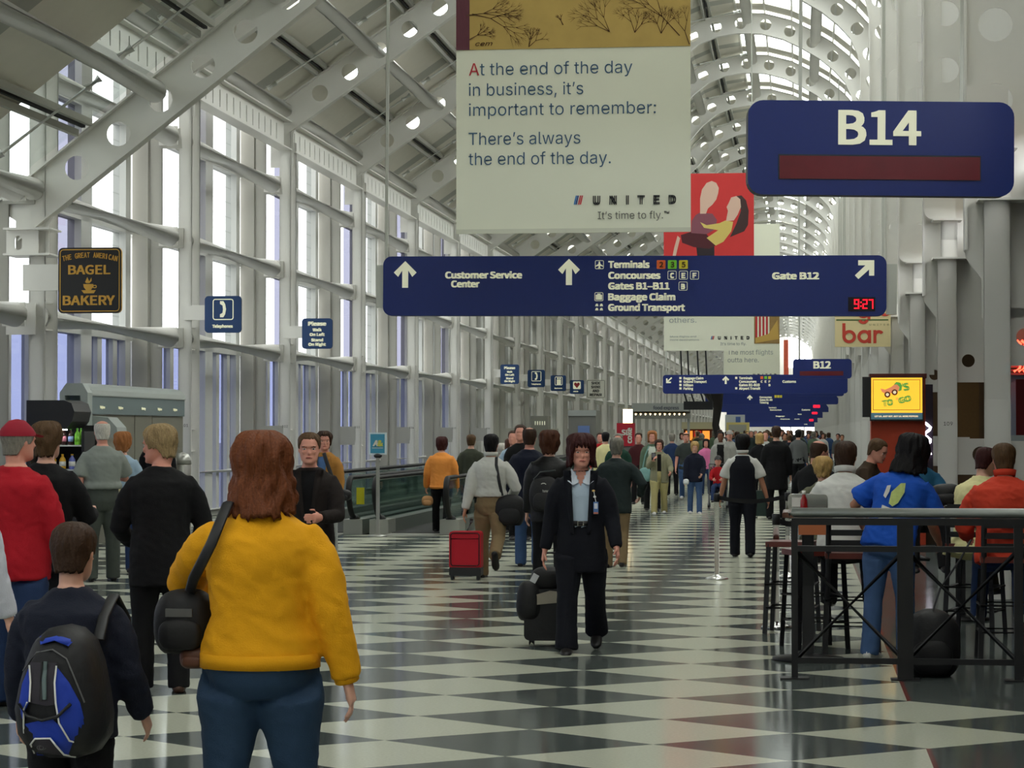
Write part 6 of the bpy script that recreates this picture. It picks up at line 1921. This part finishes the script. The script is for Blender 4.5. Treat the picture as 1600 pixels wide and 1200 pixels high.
bm = new_bm(); prism(bm, rrect(-.186, .05, .186, .15, .02, 3), -.115, .115); obj('base_shell', bm, blk_p, e)
bm = new_bm(); A = rrect(-.165, .17, .165, .545, .03, 5)
tube(bm, [(x, -.114, z) for x, z in A + A[:1]], .007, n=6, caps=False); tube(bm, [(-.16, -.114, .48), (.16, -.114, .48)], .005, n=6); obj('piping', bm, rdk, e)
bm = new_bm()
for x in (-.15, .15): tube(bm, [(x - .02, -.06, .035), (x + .02, -.06, .035)], .035, n=14); box(bm, (x - .012, -.1, .0), (x + .012, -.08, .08))
obj('wheels', bm, blk_p, e).name = 'wheel_base'
bm = new_bm(); tube(bm, [(.0, .06, .56), (.045, .08, .66)], .012, n=8); tube(bm, [(.045, .08, .66), (.05, .09, .70)], .02, n=10); obj('handle', bm, M('handle_grey', (60, 60, 62), rough=0.4), e)
qq = at_y(797, 820, ypos(133, 797) - .10)
e = pack(Vector(qq), (.18, .10, .19), 31, 'big black shoulder bag at the hip of the white-shirted man', 'shoulder bag', 'shoulder_bag')
strap_tube('strap', [(-.09, -.03, .34), (-.12, -.06, .5), (-.155, -.06, .7), (-.16, -.0, .79)], (.018, .006), blk_p, e)
person(784, 84, 0, 1.47, 'short white-haired person walking away beyond the white-shirted man', dict(mat=c_gsl), bottom=dict(mat=c_blk), hair=H_(h_wht, front=.8, side=.25, back=.1, thick=.09, noise=.04), lod=1)
person(797, 88, 0, 1.56, 'brown-haired person in dark coat next to the white-haired one', dict(mat=c_dbr), bottom=dict(mat=c_blk), hair=bob(h_crl), lod=1)
person(802.5, 92, 176, 1.71, 'man in pale shirt walking towards the camera by the walkway', dict(mat=c_lbl, name='shirt'), bottom=dict(mat=c_blk), hair=short(h_dkb), lod=1, skin='pink')
person(813.5, 98, 180, 1.80, 'tall dark-haired man in black shirt facing the camera by the walkway', dict(mat=c_blk, name='shirt'), bottom=dict(mat=c_blk), hair=short(h_dkb), lod=1, skin='pink')
person(827, 123, 0, 1.75, 'balding man in dark navy parka and blue jeans walking away', dict(mat=c_nvy2, hem=-.12, loose=1.2, sleeve_loose=1.25), bottom=dict(mat=c_jean2, loose=1.08), hair=H_(h_dkb, front=.7, side=.45, back=.12, bald=.90, thick=.045, noise=.02), skin='pink', w=1.12, dp=1.2, lod=2, legs=((6, 4, 2), (-6, 8, 2)))
person(858, 140, 0, 1.69, 'woman with curly brown hair in black leather jacket walking away', dict(mat=c_lth, hem=-.10, loose=1.18, sleeve_loose=1.2), bottom=dict(mat=c_blk), hair=H_(h_crl, front=.8, side=.1, back=-.02, thick=.13, noise=.07), w=1.1, lod=2)
qq = at_y(851, 800, ypos(140, 851) - .26)
e = pack(Vector(qq), (.17, .09, .21), 37, 'black shoulder bag with small white print on the leather-jacketed woman', 'shoulder bag', 'shoulder_bag')
text('hanesco', .03, -.01, .22, -.115, M('sign_white', (214, 214, 204)), e, width=.10)
bm = new_bm(); tube(bm, [(.03 * math.cos(t), -.118, .30 + .02 * math.sin(t)) for t in (0.4, 1.2, 2.0, 2.6)], .005, n=6); obj('logo', bm, M('sign_white', (214, 214, 204)), e)
strap_tube('strap', [(-.12, -.02, .36), (-.05, .0, .44), (.12, .0, .46)], (.02, .008), M('webbing_slate', (60, 66, 66)), e)

# --- the uniformed woman and her wheeled bags
pu = person(908, 200, 183, 1.67, 'uniformed woman with dark auburn bob, navy suit and pale blue shirt striding towards the camera',
    dict(mat=c_uni, hem=-.14, loose=1.14, open=(.034, .05, .035, .33), under=dict(mat=c_unis, hem=.0, sleeve=0, open=(.003, .036, .262, .36)), fold=.006), bottom=dict(mat=c_uni, loose=1.22, flare=1.18, waist=.085), hair=H_(h_mar, front=.70, side=.02, back=.0, thick=.135, noise=.05, flare=.12, seed=6), skin='pink', w=1.05, lod=3,
    arms=((6, 13, 22, .15), (-8, 12, 14, .1)), legs=((-16, 24, 2), (10, 2, 2)), head=(8, 2, 0), facefeat=True)
e = pu['e']; T = pu['T']
bm = new_bm()
for s in (-1, 1):
    v = [bm.verts.new(T(s * x, y, z)) for x, y, z in ((.010, .068, .262), (.034, .066, .250), (.060, .056, .268), (.062, .024, .298), (.042, .030, .322), (.024, .05, .296))]
    bm.faces.new(v)
o = obj('collar', bm, M('collar_white', (206, 214, 226), rough=.8), e)
md = o.modifiers.new('t', 'SOLIDIFY'); md.thickness = .004
bm = new_bm(); ring_band(bm, T, .072, .0905, .076, .022, 1.67); blt = obj('belt', bm, beltm, e)
bm = new_bm()
for a_, b_ in (((-.013, .0), (.013, .0)), ((-.013, .02), (.013, .02)), ((-.013, 0), (-.013, .02)), ((.013, 0), (.013, .02))):
    tube(bm, [T(a_[0], .0755, .073 + a_[1]), T(b_[0], .0755, .073 + b_[1])], .003, n=6)
obj('buckle', bm, M('buckle_pewter', (150, 150, 140), metal=.8, rough=.3), blt)
def tri(nm, x0, x1, z0, z1, y, m_):
    bm = new_bm(); v = [bm.verts.new(T(x, y, z)) for x, z in ((x0, z0), (x1, z0), (x1, z1), (x0, z1))]; bm.faces.new(v); o = obj(nm, bm, m_, e); md = o.modifiers.new('t', 'SOLIDIFY'); md.thickness = .004; return o
bdg = tri('id_badge', -.083, -.060, .125, .178, .086, M('badge_blue', (86, 120, 176), rough=.3)); pho = tri('badge_photo', -.079, -.064, .148, .172, .0895, M('badge_photo', (206, 210, 216))); stp = tri('badge_strip', -.082, -.061, .126, .133, .0895, M('badge_orange', (206, 120, 90)))
bm = new_bm(); tube(bm, [T(-.0715, .083, .178), T(-.066, .078, .20), T(-.062, .072, .225)], .003, n=6); ellipsoid(bm, T(-.066, .078, .20), (.012, .005, .009), 8, 6); sub(pho, bdg); sub(stp, bdg); obj('badge_clip', bm, refl, bdg)
bm = new_bm(); ellipsoid(bm, T(-.060, .072, .226), (.014, .005, .009), 10, 6); obj('wing_pin', bm, M('pin_gold', (220, 180, 110), metal=.6, rough=.3), e)
qq = on_floor(858, 1009)
e = empty('rolling_suitcase', qq, 'black rolling crew suitcase with smaller bag strapped on, pulled by the uniformed woman', 'suitcase')
bm = new_bm(); prism(bm, rrect(-.19, .05, .17, .46, .04, 5), -.12, .12); bmesh.ops.bevel(bm, geom=bm.edges[:], offset=.015, segments=2, affect='EDGES'); obj('case', bm, bagm, e)
bm = new_bm(); soft_bag(bm, (.11, .12, .17), 41); bmesh.ops.translate(bm, verts=bm.verts[:], vec=(-.15, -.04, .21)); obj('strapped_bag', bm, bagm, e, smooth=True)
bm = new_bm(); soft_bag(bm, (.13, .12, .10), 43); bmesh.ops.translate(bm, verts=bm.verts[:], vec=(-.02, .0, .45)); obj('top_bag', bm, bagm, e, smooth=True)
bm = new_bm()
for x in (-.05, .05): tube(bm, [(x, .05, .45), (x, .06, .74)], .008, n=8)
tube(bm, [(-.06, .06, .74), (.06, .06, .74)], .016, n=8); obj('handle', bm, blk_p, e)
bm = new_bm(); cbox(bm, (-.10, -.17, .55), (.05, .006, .07), rot=Matrix.Rotation(.5, 3, 'Y')); obj('luggage_tag', bm, M('tag_white', (204, 206, 210)), e)
bm = new_bm(); prism(bm, [(-.11, .335), (.13, .36), (.13, .44), (.02, .45), (-.10, .415)], -.142, -.135); obj('crew_label', bm, M('label_beige', (156, 148, 134), rough=.7, vary=.15), e)
bm = new_bm()
for x in (-.14, .12): tube(bm, [(x - .02, 0, .035), (x + .02, 0, .035)], .034, n=12)
obj('wheel_pair', bm, blk_p, e)
p18 = person(962, 124, -4, 1.62, 'grey-haired man in dark slate jacket walking away with elbows out', dict(mat=c_slt, hem=-.1, loose=1.2), bottom=dict(mat=c_khk), hair=H_(h_gry, front=.82, side=.45, back=.1, thick=.06, noise=.04), w=1.14, dp=1.15, lod=2, arms=((10, 14, 60, .5), (-10, 36, 80, .8)), legs=((5, 4, 2), (-8, 14, 2)), lean=6)
# --- the approaching group
person(1019, 72, 182, 1.70, 'woman with reddish hair in green jacket carrying a teal bag', dict(mat=c_grj, hem=-.1, open=(.03, .05, -.1, .3), under=dict(mat=c_ltee, hem=-.02)), bottom=dict(mat=c_blk), hair=bob(h_str), lod=1, skin='pink')
qq = at_y(1008, 752, ypos(73, 1008) - .1); e = pack(Vector(qq), (.13, .07, .16), 51, 'teal tote bag beside the khaki-jacketed woman', 'tote bag', 'tote_bag', mat=M('tote_teal', (120, 162, 158), rough=.8)); strap_tube('strap', [(-.05, 0, .3), (0, .02, .55), (.08, .05, .75)], (.012, .004), M('tote_teal', (120, 162, 158)), e)
pk = person(1030, 75, 183, 1.53, 'woman in khaki jacket and pale trousers holding a phone in front of her', dict(mat=c_kjk, hem=-.09, loose=1.2, open=(.03, .03, -.09, .3), under=dict(mat=c_blk, hem=-.03)), bottom=dict(mat=c_kpt, loose=1.15), hair=H_(h_dkb, front=.76, side=.16, back=.08, thick=.09, noise=.04), w=1.16, lod=2, arms=((18, 14, 50, .2), (38, 10, 95, .4, .4)), legs=((-8, 12, 2), (10, 2, 2)), shoes=SHOE_W, skin='pink', facefeat=True)
wp = world(pk, pk['wri'][1]); bm = new_bm(); cbox(bm, (0, 0, 0), (.09, .02, .15)); o = obj('mobile_phone', bm, blk_p); o.location = wp + Vector((.02, -.04, .08)); tag(o, 'dark phone held up by the khaki-jacketed woman', 'phone')
bm = new_bm(); cbox(bm, (0, -.012, .02), (.07, .004, .08)); obj('phone_screen', bm, M('screen_dim', (110, 110, 116)), o)
person(1072, 62, 181, 1.68, 'bald ruddy man in dark grey T-shirt and jeans walking towards the camera', dict(mat=c_gty, name='tee', hem=-.06, sleeve=.5), bottom=dict(mat=c_jean2), hair=H_(h_brn, front=.7, side=.55, back=.2, bald=.85, thick=.02, noise=.01), skin='pink', w=1.16, lod=2, shoes=SHOE_W, facefeat=True, legs=((8, 2, 2), (-10, 14, 2)))
pg = person(1085.5, 75, 184, 1.49, 'girl in navy hoodie and jeans with light brown hair, looking down', dict(mat=c_ngy, hem=-.07, loose=1.12), bottom=dict(mat=c_jean2), hair=H_(h_bld, front=.72, side=.06, back=0, thick=.07, noise=.03), lod=2, arms=((14, 6, 50, .4), (4, 8, 10, .1)), head=(0, 14, 0), shoes=SHOE_W, facefeat=True, legs=((5, 2, 2), (-6, 8, 2)))
qq = at_y(1072, 757, ypos(76, 1072) - .15); pack(Vector(qq), (.06, .06, .06), 61, 'small white bundle carried by the girl in the navy hoodie', 'bundle', 'cloth_bundle', mat=M('cloth_white', (206, 210, 210)))
person(1103, 58, 182, 1.49, 'child in pink top among the approaching travellers', dict(mat=c_pnk, name='top'), bottom=dict(mat=c_jean3), hair=bob(h_blk), lod=1, skin='pink')
person(1126, 62, 178, 1.69, 'man in dark vest with pale grey sleeves approaching', dict(mat=c_gsl, open=(.05, .05, -.05, .3), under=dict(mat=c_blk, hem=-.05)), bottom=dict(mat=c_blk), hair=short(h_blk), lod=1, skin='dark')
person(1140, 60, 180, 1.72, 'person in grey-white cap and pale jacket among the approaching travellers', dict(mat=c_gsl), bottom=dict(mat=c_khk), hair=short(h_gry), hat=M('cap_grey', (150, 146, 140)), lod=1, skin='pink')
st = spot(1122, 71)
e = empty('pushchair', st, 'folding pushchair frame carrying the child in red', 'pushchair')
bm = new_bm()
for x in (-.2, .2):
    tube(bm, [(x, .25, .08), (x, -.05, .5), (x, .2, 1.0)], .014, n=6); tube(bm, [(x, -.3, .08), (x, .12, .6)], .014, n=6)
tube(bm, [(-.2, .2, 1.0), (.2, .2, 1.0)], .014, n=6); obj('frame', bm, M('frame_grey', (110, 112, 116), metal=.5), e)
bm = new_bm(); cbox(bm, (0, .0, .42), (.36, .36, .05)); cbox(bm, (0, .2, .65), (.36, .05, .45)); obj('seat', bm, c_navy, e)
for x in (-.2, .2):
    for y in (-.3, .25):
        bm = new_bm(); tube(bm, [(x - .02, y, .08), (x + .02, y, .08)], .08, n=14); obj('wheel', bm, rubber, e)
build_person(st + Vector((0, -.02, 0)), 180, 1.25, 'small child in bright red top and dark hat sitting in the pushchair', dict(mat=c_rd2, name='top'), bottom=dict(mat=c_jean3), hair=short(h_blk), hat=M('hat_dark', (36, 34, 36)), lod=1, seat=.46, legs=((85, 60, 6), (85, 60, 6)), arms=((30, 8, 60, .4), (30, 8, 60, .4)), headk=.17, skin='pink')
pa = person(1160, 114, 0, 1.65, 'attendant seen from behind in navy waistcoat over white short sleeves', dict(mat=c_wht, name='shirt', hem=-.02, sleeve=.5, loose=1.04, sleeve_loose=1.3, collar=c_wht), bottom=dict(mat=c_uni, loose=1.1), hair=H_(h_blk, front=.8, side=.3, back=.1, thick=.11, noise=.03), skin='tan', w=1.06, lod=2, arms=((6, 15, 14, .1), (2, 18, 12, .1)), legs=((6, 2, 2), (-6, 10, 2)))
b = new_bm(); T = pa['T']; pr = [(-.05, .112, .090), (0, .110, .089), (.08, .103, .084), (.2, .110, .088), (.25, .098, .078), (.285, .074, .064), (.305, .058, .054)]
tube(b, [T(0, -.004, z) for z, _, _ in pr], [(a_ * 1.65 * 1.06, c_ * 1.65) for _, a_, c_ in pr], n=22, side=(1, 0, 0), weld=True); meshobj('waistcoat', remesh(b, .014, 3), c_uni, pa['e'])
qq = on_floor(1193, 811)
e = empty('rolling_suitcase', qq, 'dark green rolling suitcase beyond the waistcoated attendant', 'suitcase')
bm = new_bm(); prism(bm, rrect(-.19, .06, .19, .56, .04, 4), -.12, .12); obj('case', bm, M('suitcase_green', (30, 50, 44), rough=.6), e)
bm = new_bm()
for x in (-.14, .14): tube(bm, [(x - .02, 0, .03), (x + .02, 0, .03)], .03, n=10)
obj('wheel_pair', bm, blk_p, e)
bm = new_bm()
for x in (-.07, .07): tube(bm, [(x, .05, .55), (x, .05, .85)], .01, n=6)
tube(bm, [(-.08, .05, .85), (.08, .05, .85)], .015, n=6); obj('handle', bm, blk_p, e)
person(1213, 80, 0, 1.80, 'tall person in long black coat walking away down the hall', dict(mat=c_blk, hem=-.2, loose=1.2), bottom=dict(mat=c_blk), hair=short(h_dkb), w=1.12, lod=2)
person(1187, 66, 0, 1.64, 'blond woman in black top walking away ahead of the attendant', dict(mat=c_blk, name='top'), bottom=dict(mat=c_blk), hair=bob(h_bld), lod=1)
person(1196, 58, 180, 1.70, 'man in white shirt coming the other way beside the blond woman', dict(mat=c_wht, name='shirt'), bottom=dict(mat=c_khk), hair=short(h_brn), lod=1, skin='pink')

# --- the bar
SIT = ((82, 62, 7), (82, 62, 7))
person(1269, 142, -25, 1.74, 'balding man in black shirt sitting at the bar tables', dict(mat=c_blk, name='shirt'), bottom=dict(mat=c_blk), hair=H_(h_dkb, front=.7, side=.5, back=.16, bald=.84, thick=.03, noise=.01), skin='pink', w=1.15, lod=2, seat=.68, legs=SIT, arms=((25, 14, 70, .4), (25, 14, 70, .4)), lean=10, head=(-20, 10, 0))
camo = M('cloth_camouflage', (92, 92, 72), rough=.85, vary=.85, scale=14)
person(1288, 160, 10, 1.52, 'curly blond person in patterned camouflage jacket half hidden behind the white shirt', dict(mat=camo, loose=1.25, sleeve_loose=1.3), bottom=dict(mat=c_olv), hair=H_(h_bld, front=.8, side=.3, back=.1, thick=.09, noise=.06), lod=2, seat=.64, legs=SIT, arms=((30, 35, 70, .2), (20, 14, 60, .4)), lean=8)
person(1318, 197, -6, 1.72, 'dark-haired man in white shirt seated with his back to the railing', dict(mat=c_wht, name='shirt', loose=1.12, sleeve_loose=1.25, hem=-.02, collar=c_wht), bottom=dict(mat=c_blk), hair=short(h_dkb), skin='tan', w=1.24, dp=1.2, lod=3, seat=.72, legs=SIT, arms=((35, 12, 60, .4), (35, 14, 60, .4)), lean=14)
person(1345, 140, -112, 1.72, 'brown-haired man in brown jacket bowing his ruddy face over a table', dict(mat=c_brj, loose=1.12), bottom=dict(mat=c_blk), hair=short(h_brn), skin='pink', lod=2, seat=.72, legs=SIT, arms=((35, 12, 60, .4), (35, 12, 60, .4)), lean=12, head=(-6, 24, 0), facefeat=True)
pb = person(1388, 206, -22, 1.70, 'black-haired person in royal blue printed T-shirt and jeans leaning on the table', dict(mat=c_blt, name='tee', hem=-.04, sleeve=.5, loose=1.2, sleeve_loose=1.45, fold=.01), bottom=dict(mat=c_jean2, loose=1.05), hair=H_(h_blk, front=.78, side=-.1, back=-.26, thick=.15, noise=.04, flare=.3), skin='tan', w=1.08, dp=1.1, lod=3, arms=((20, 42, 62, .6), (38, 10, 40, .2)), legs=((-4, 4, 3), (6, 8, 3)), lean=18, side=9, head=(-8, 14, 6), shoes=SHOE_W)
T = pb['T']; pm = M('tee_print', (186, 200, 120), rough=.8, vary=.25, scale=40); pm2 = M('tee_print_pale', (206, 206, 200), rough=.8)
def back_print(nm, pts, m_):
    bm = new_bm()
    cx = sum(p[0] for p in pts) / len(pts); cz = sum(p[1] for p in pts) / len(pts)
    rr = []
    for k in (1, .6, .2):
        rr.append([bm.verts.new(T(cx + (x - cx) * k, -.004 - .108 * math.sqrt(max(0, 1 - ((cx + (x - cx) * k) / .14) ** 2)), cz + (z - cz) * k)) for x, z in pts])
    for A, B in zip(rr[:-1], rr[1:]): quad_faces(bm, A, B)
    bm.faces.new(rr[-1]); obj(nm, bm, m_, pb['e'])
back_print('tee_print', [(-.002, .19), (.03, .235), (.05, .24), (.055, .2), (.04, .15), (.02, .13), (0, .14)], pm)
back_print('tee_print', [(-.03, .215), (-.012, .22), (-.012, .19), (-.022, .16), (-.036, .17)], pm2)
back_print('tee_print', [(-.03, .13), (.02, .12), (.035, .08), (.0, .05), (-.03, .07)], pm2)
person(1526, 186, -34, 1.60, 'person with dark reddish hair in loose cream shirt sitting at the high table', dict(mat=c_crm, name='shirt', loose=1.28, hem=-.09, flare=1.35, fold=.014), bottom=dict(mat=c_olv, loose=1.1), hair=short(h_mar), w=1.12, dp=1.15, lod=2, seat=.72, legs=SIT, arms=((30, 10, 60, .3), (30, 10, 60, .3)), lean=10, head=(-10, 14, 0))
person(1572, 207, 2, 1.68, 'broad brown-haired man in coral red shirt sitting with his back to the railing', dict(mat=c_rsh, name='shirt', loose=1.16, fold=.014, collar=c_rsh), bottom=dict(mat=c_jean3), hair=short(h_brn), skin='pink', w=1.42, dp=1.3, lod=3, seat=.72, legs=((78, 72, 6), (78, 72, 6)), arms=((30, 14, 55, .3), (30, 14, 55, .3)), lean=10, head=(0, 8, 0), shoes=SHOE_W)
person(1440, 150, 185, 1.66, 'person in teal shirt facing the blue T-shirt across the table', dict(mat=c_teal, name='shirt'), bottom=dict(mat=c_blk), hair=short(h_dkb), lod=1, seat=.70, legs=SIT, arms=((30, 10, 60, .3), (30, 10, 60, .3)))
person(-84, 325, -10, 1.70, 'person in pale checked shirt whose arm shows at the picture edge', dict(mat=c_plaid, name='shirt', loose=1.1, sleeve_loose=1.2), bottom=dict(mat=c_jean3), hair=short(h_brn), lod=3, arms=((-4, 8, 10, .2), (0, 16, 16, .3)), skin='fair')
# ================================================================== THE DISTANT CROWD
cr = random.Random(11)
PROTO = []
c_gry = cloth('crowd_grey', (96, 98, 98)); c_blu = cloth('crowd_blue', (60, 84, 124)); c_brd = cloth('crowd_burgundy', (96, 30, 38))
KINDS = [('black coat', c_blk, c_blk, 'h_dkb', 0), ('navy jacket', c_navy, c_jean3, 'h_brn', 0), ('grey top', c_gry, c_blk, 'h_blk', 180), ('white shirt', c_wht, c_khk, 'h_dkb', 180), ('dark brown coat', c_dbr, c_blk, 'h_brn', 180), ('burgundy top', c_brd, c_blk, 'h_mar', 0), ('blue shirt', c_blu, c_jean3, 'h_dkb', 0), ('tan coat', c_tan, c_blk, 'h_bld', 180), ('black jacket', c_lth, c_jean3, 'h_blk', 180), ('pale green top', c_grj, c_khk, 'h_gry', 0), ('dark green parka', c_grn, c_jean3, 'h_brn', 0), ('charcoal suit', c_slt, c_slt, 'h_gry', 180)]
HM = dict(h_dkb=h_dkb, h_brn=h_brn, h_blk=h_blk, h_mar=h_mar, h_bld=h_bld, h_gry=h_gry)
def crowd_spots():
    out = []
    tries = 0
    while len(out) < 118 and tries < 6000:
        tries += 1
        t = cr.random()
        s = 17 + 34 * t ** 1.7
        px = cr.uniform(925, 1352)
        p = spot(px, s)
        if not (-5.2 < p.x < 1.75): continue
        if s > 40 and not (930 < px < 1010 or 1225 < px < 1262): continue
        if any((p - q).length < 0.75 for q in out): continue
        out.append(p)
    return out
SPOTS = crowd_spots()
for i, (nm, tm, bmt, hk, fc) in enumerate(KINDS):
    m_ = HM[hk]
    inf = build_person(Vector((0, 0, 0)), fc, 1.70, 'distant traveller in %s within the packed crowd far down the hall' % nm, dict(mat=tm), bottom=dict(mat=bmt), hair=short(m_) if i % 3 else bob(m_), lod=0, group='crowd far down the hall, %s' % nm, w=1.0 + .15 * cr.random(), legs=((12, 4, 3), (-12, 16, 3)), skin='pink' if i % 4 else 'tan')
    PROTO.append(inf['e'])
for i, p in enumerate(SPOTS):
    k = i % len(PROTO)
    o = PROTO[k] if i < len(PROTO) else copy_tree(PROTO[k])
    o.location = p
    o.rotation_euler = (0, 0, R(KINDS[k][4] + cr.uniform(-15, 15)))
    sc_ = cr.uniform(.92, 1.05)
    o.scale = (sc_, sc_, sc_)
# heads seen near the red sign and the far counters
person(938, 62, 178, 1.66, 'person in bright red jacket crossing behind the uniformed woman', dict(mat=c_rd2), bottom=dict(mat=c_blk), hair=short(h_dkb), lod=1, skin='pink')
person(966, 84, 178, 1.66, 'grey-haired man in dark green top approaching beyond the slate jacket', dict(mat=cloth('bottle_green', (28, 60, 48))), bottom=dict(mat=c_blk), hair=short(h_gry), lod=1, skin='pink')
person(998, 66, 178, 1.66, 'person in dark maroon jacket approaching below the red drinks sign', dict(mat=c_mar), bottom=dict(mat=c_blk), hair=short(h_dkb), lod=1, skin='pink')
person(1050, 58, 0, 1.64, 'grey-haired person in dark blue jacket between khaki jacket and dark T-shirt', dict(mat=c_jean3, name='jacket'), bottom=dict(mat=c_blk), hair=short(h_gry), lod=1)
person(1247, 56, 0, 1.74, 'person in grey coat walking away past the tall black coat', dict(mat=c_gry), bottom=dict(mat=c_blk), hair=short(h_blk), lod=1)
person(946, 70, 0, 1.68, 'dark-haired person in cream jacket beyond the uniformed woman', dict(mat=c_crm), bottom=dict(mat=c_khk), hair=short(h_blk), lod=1)
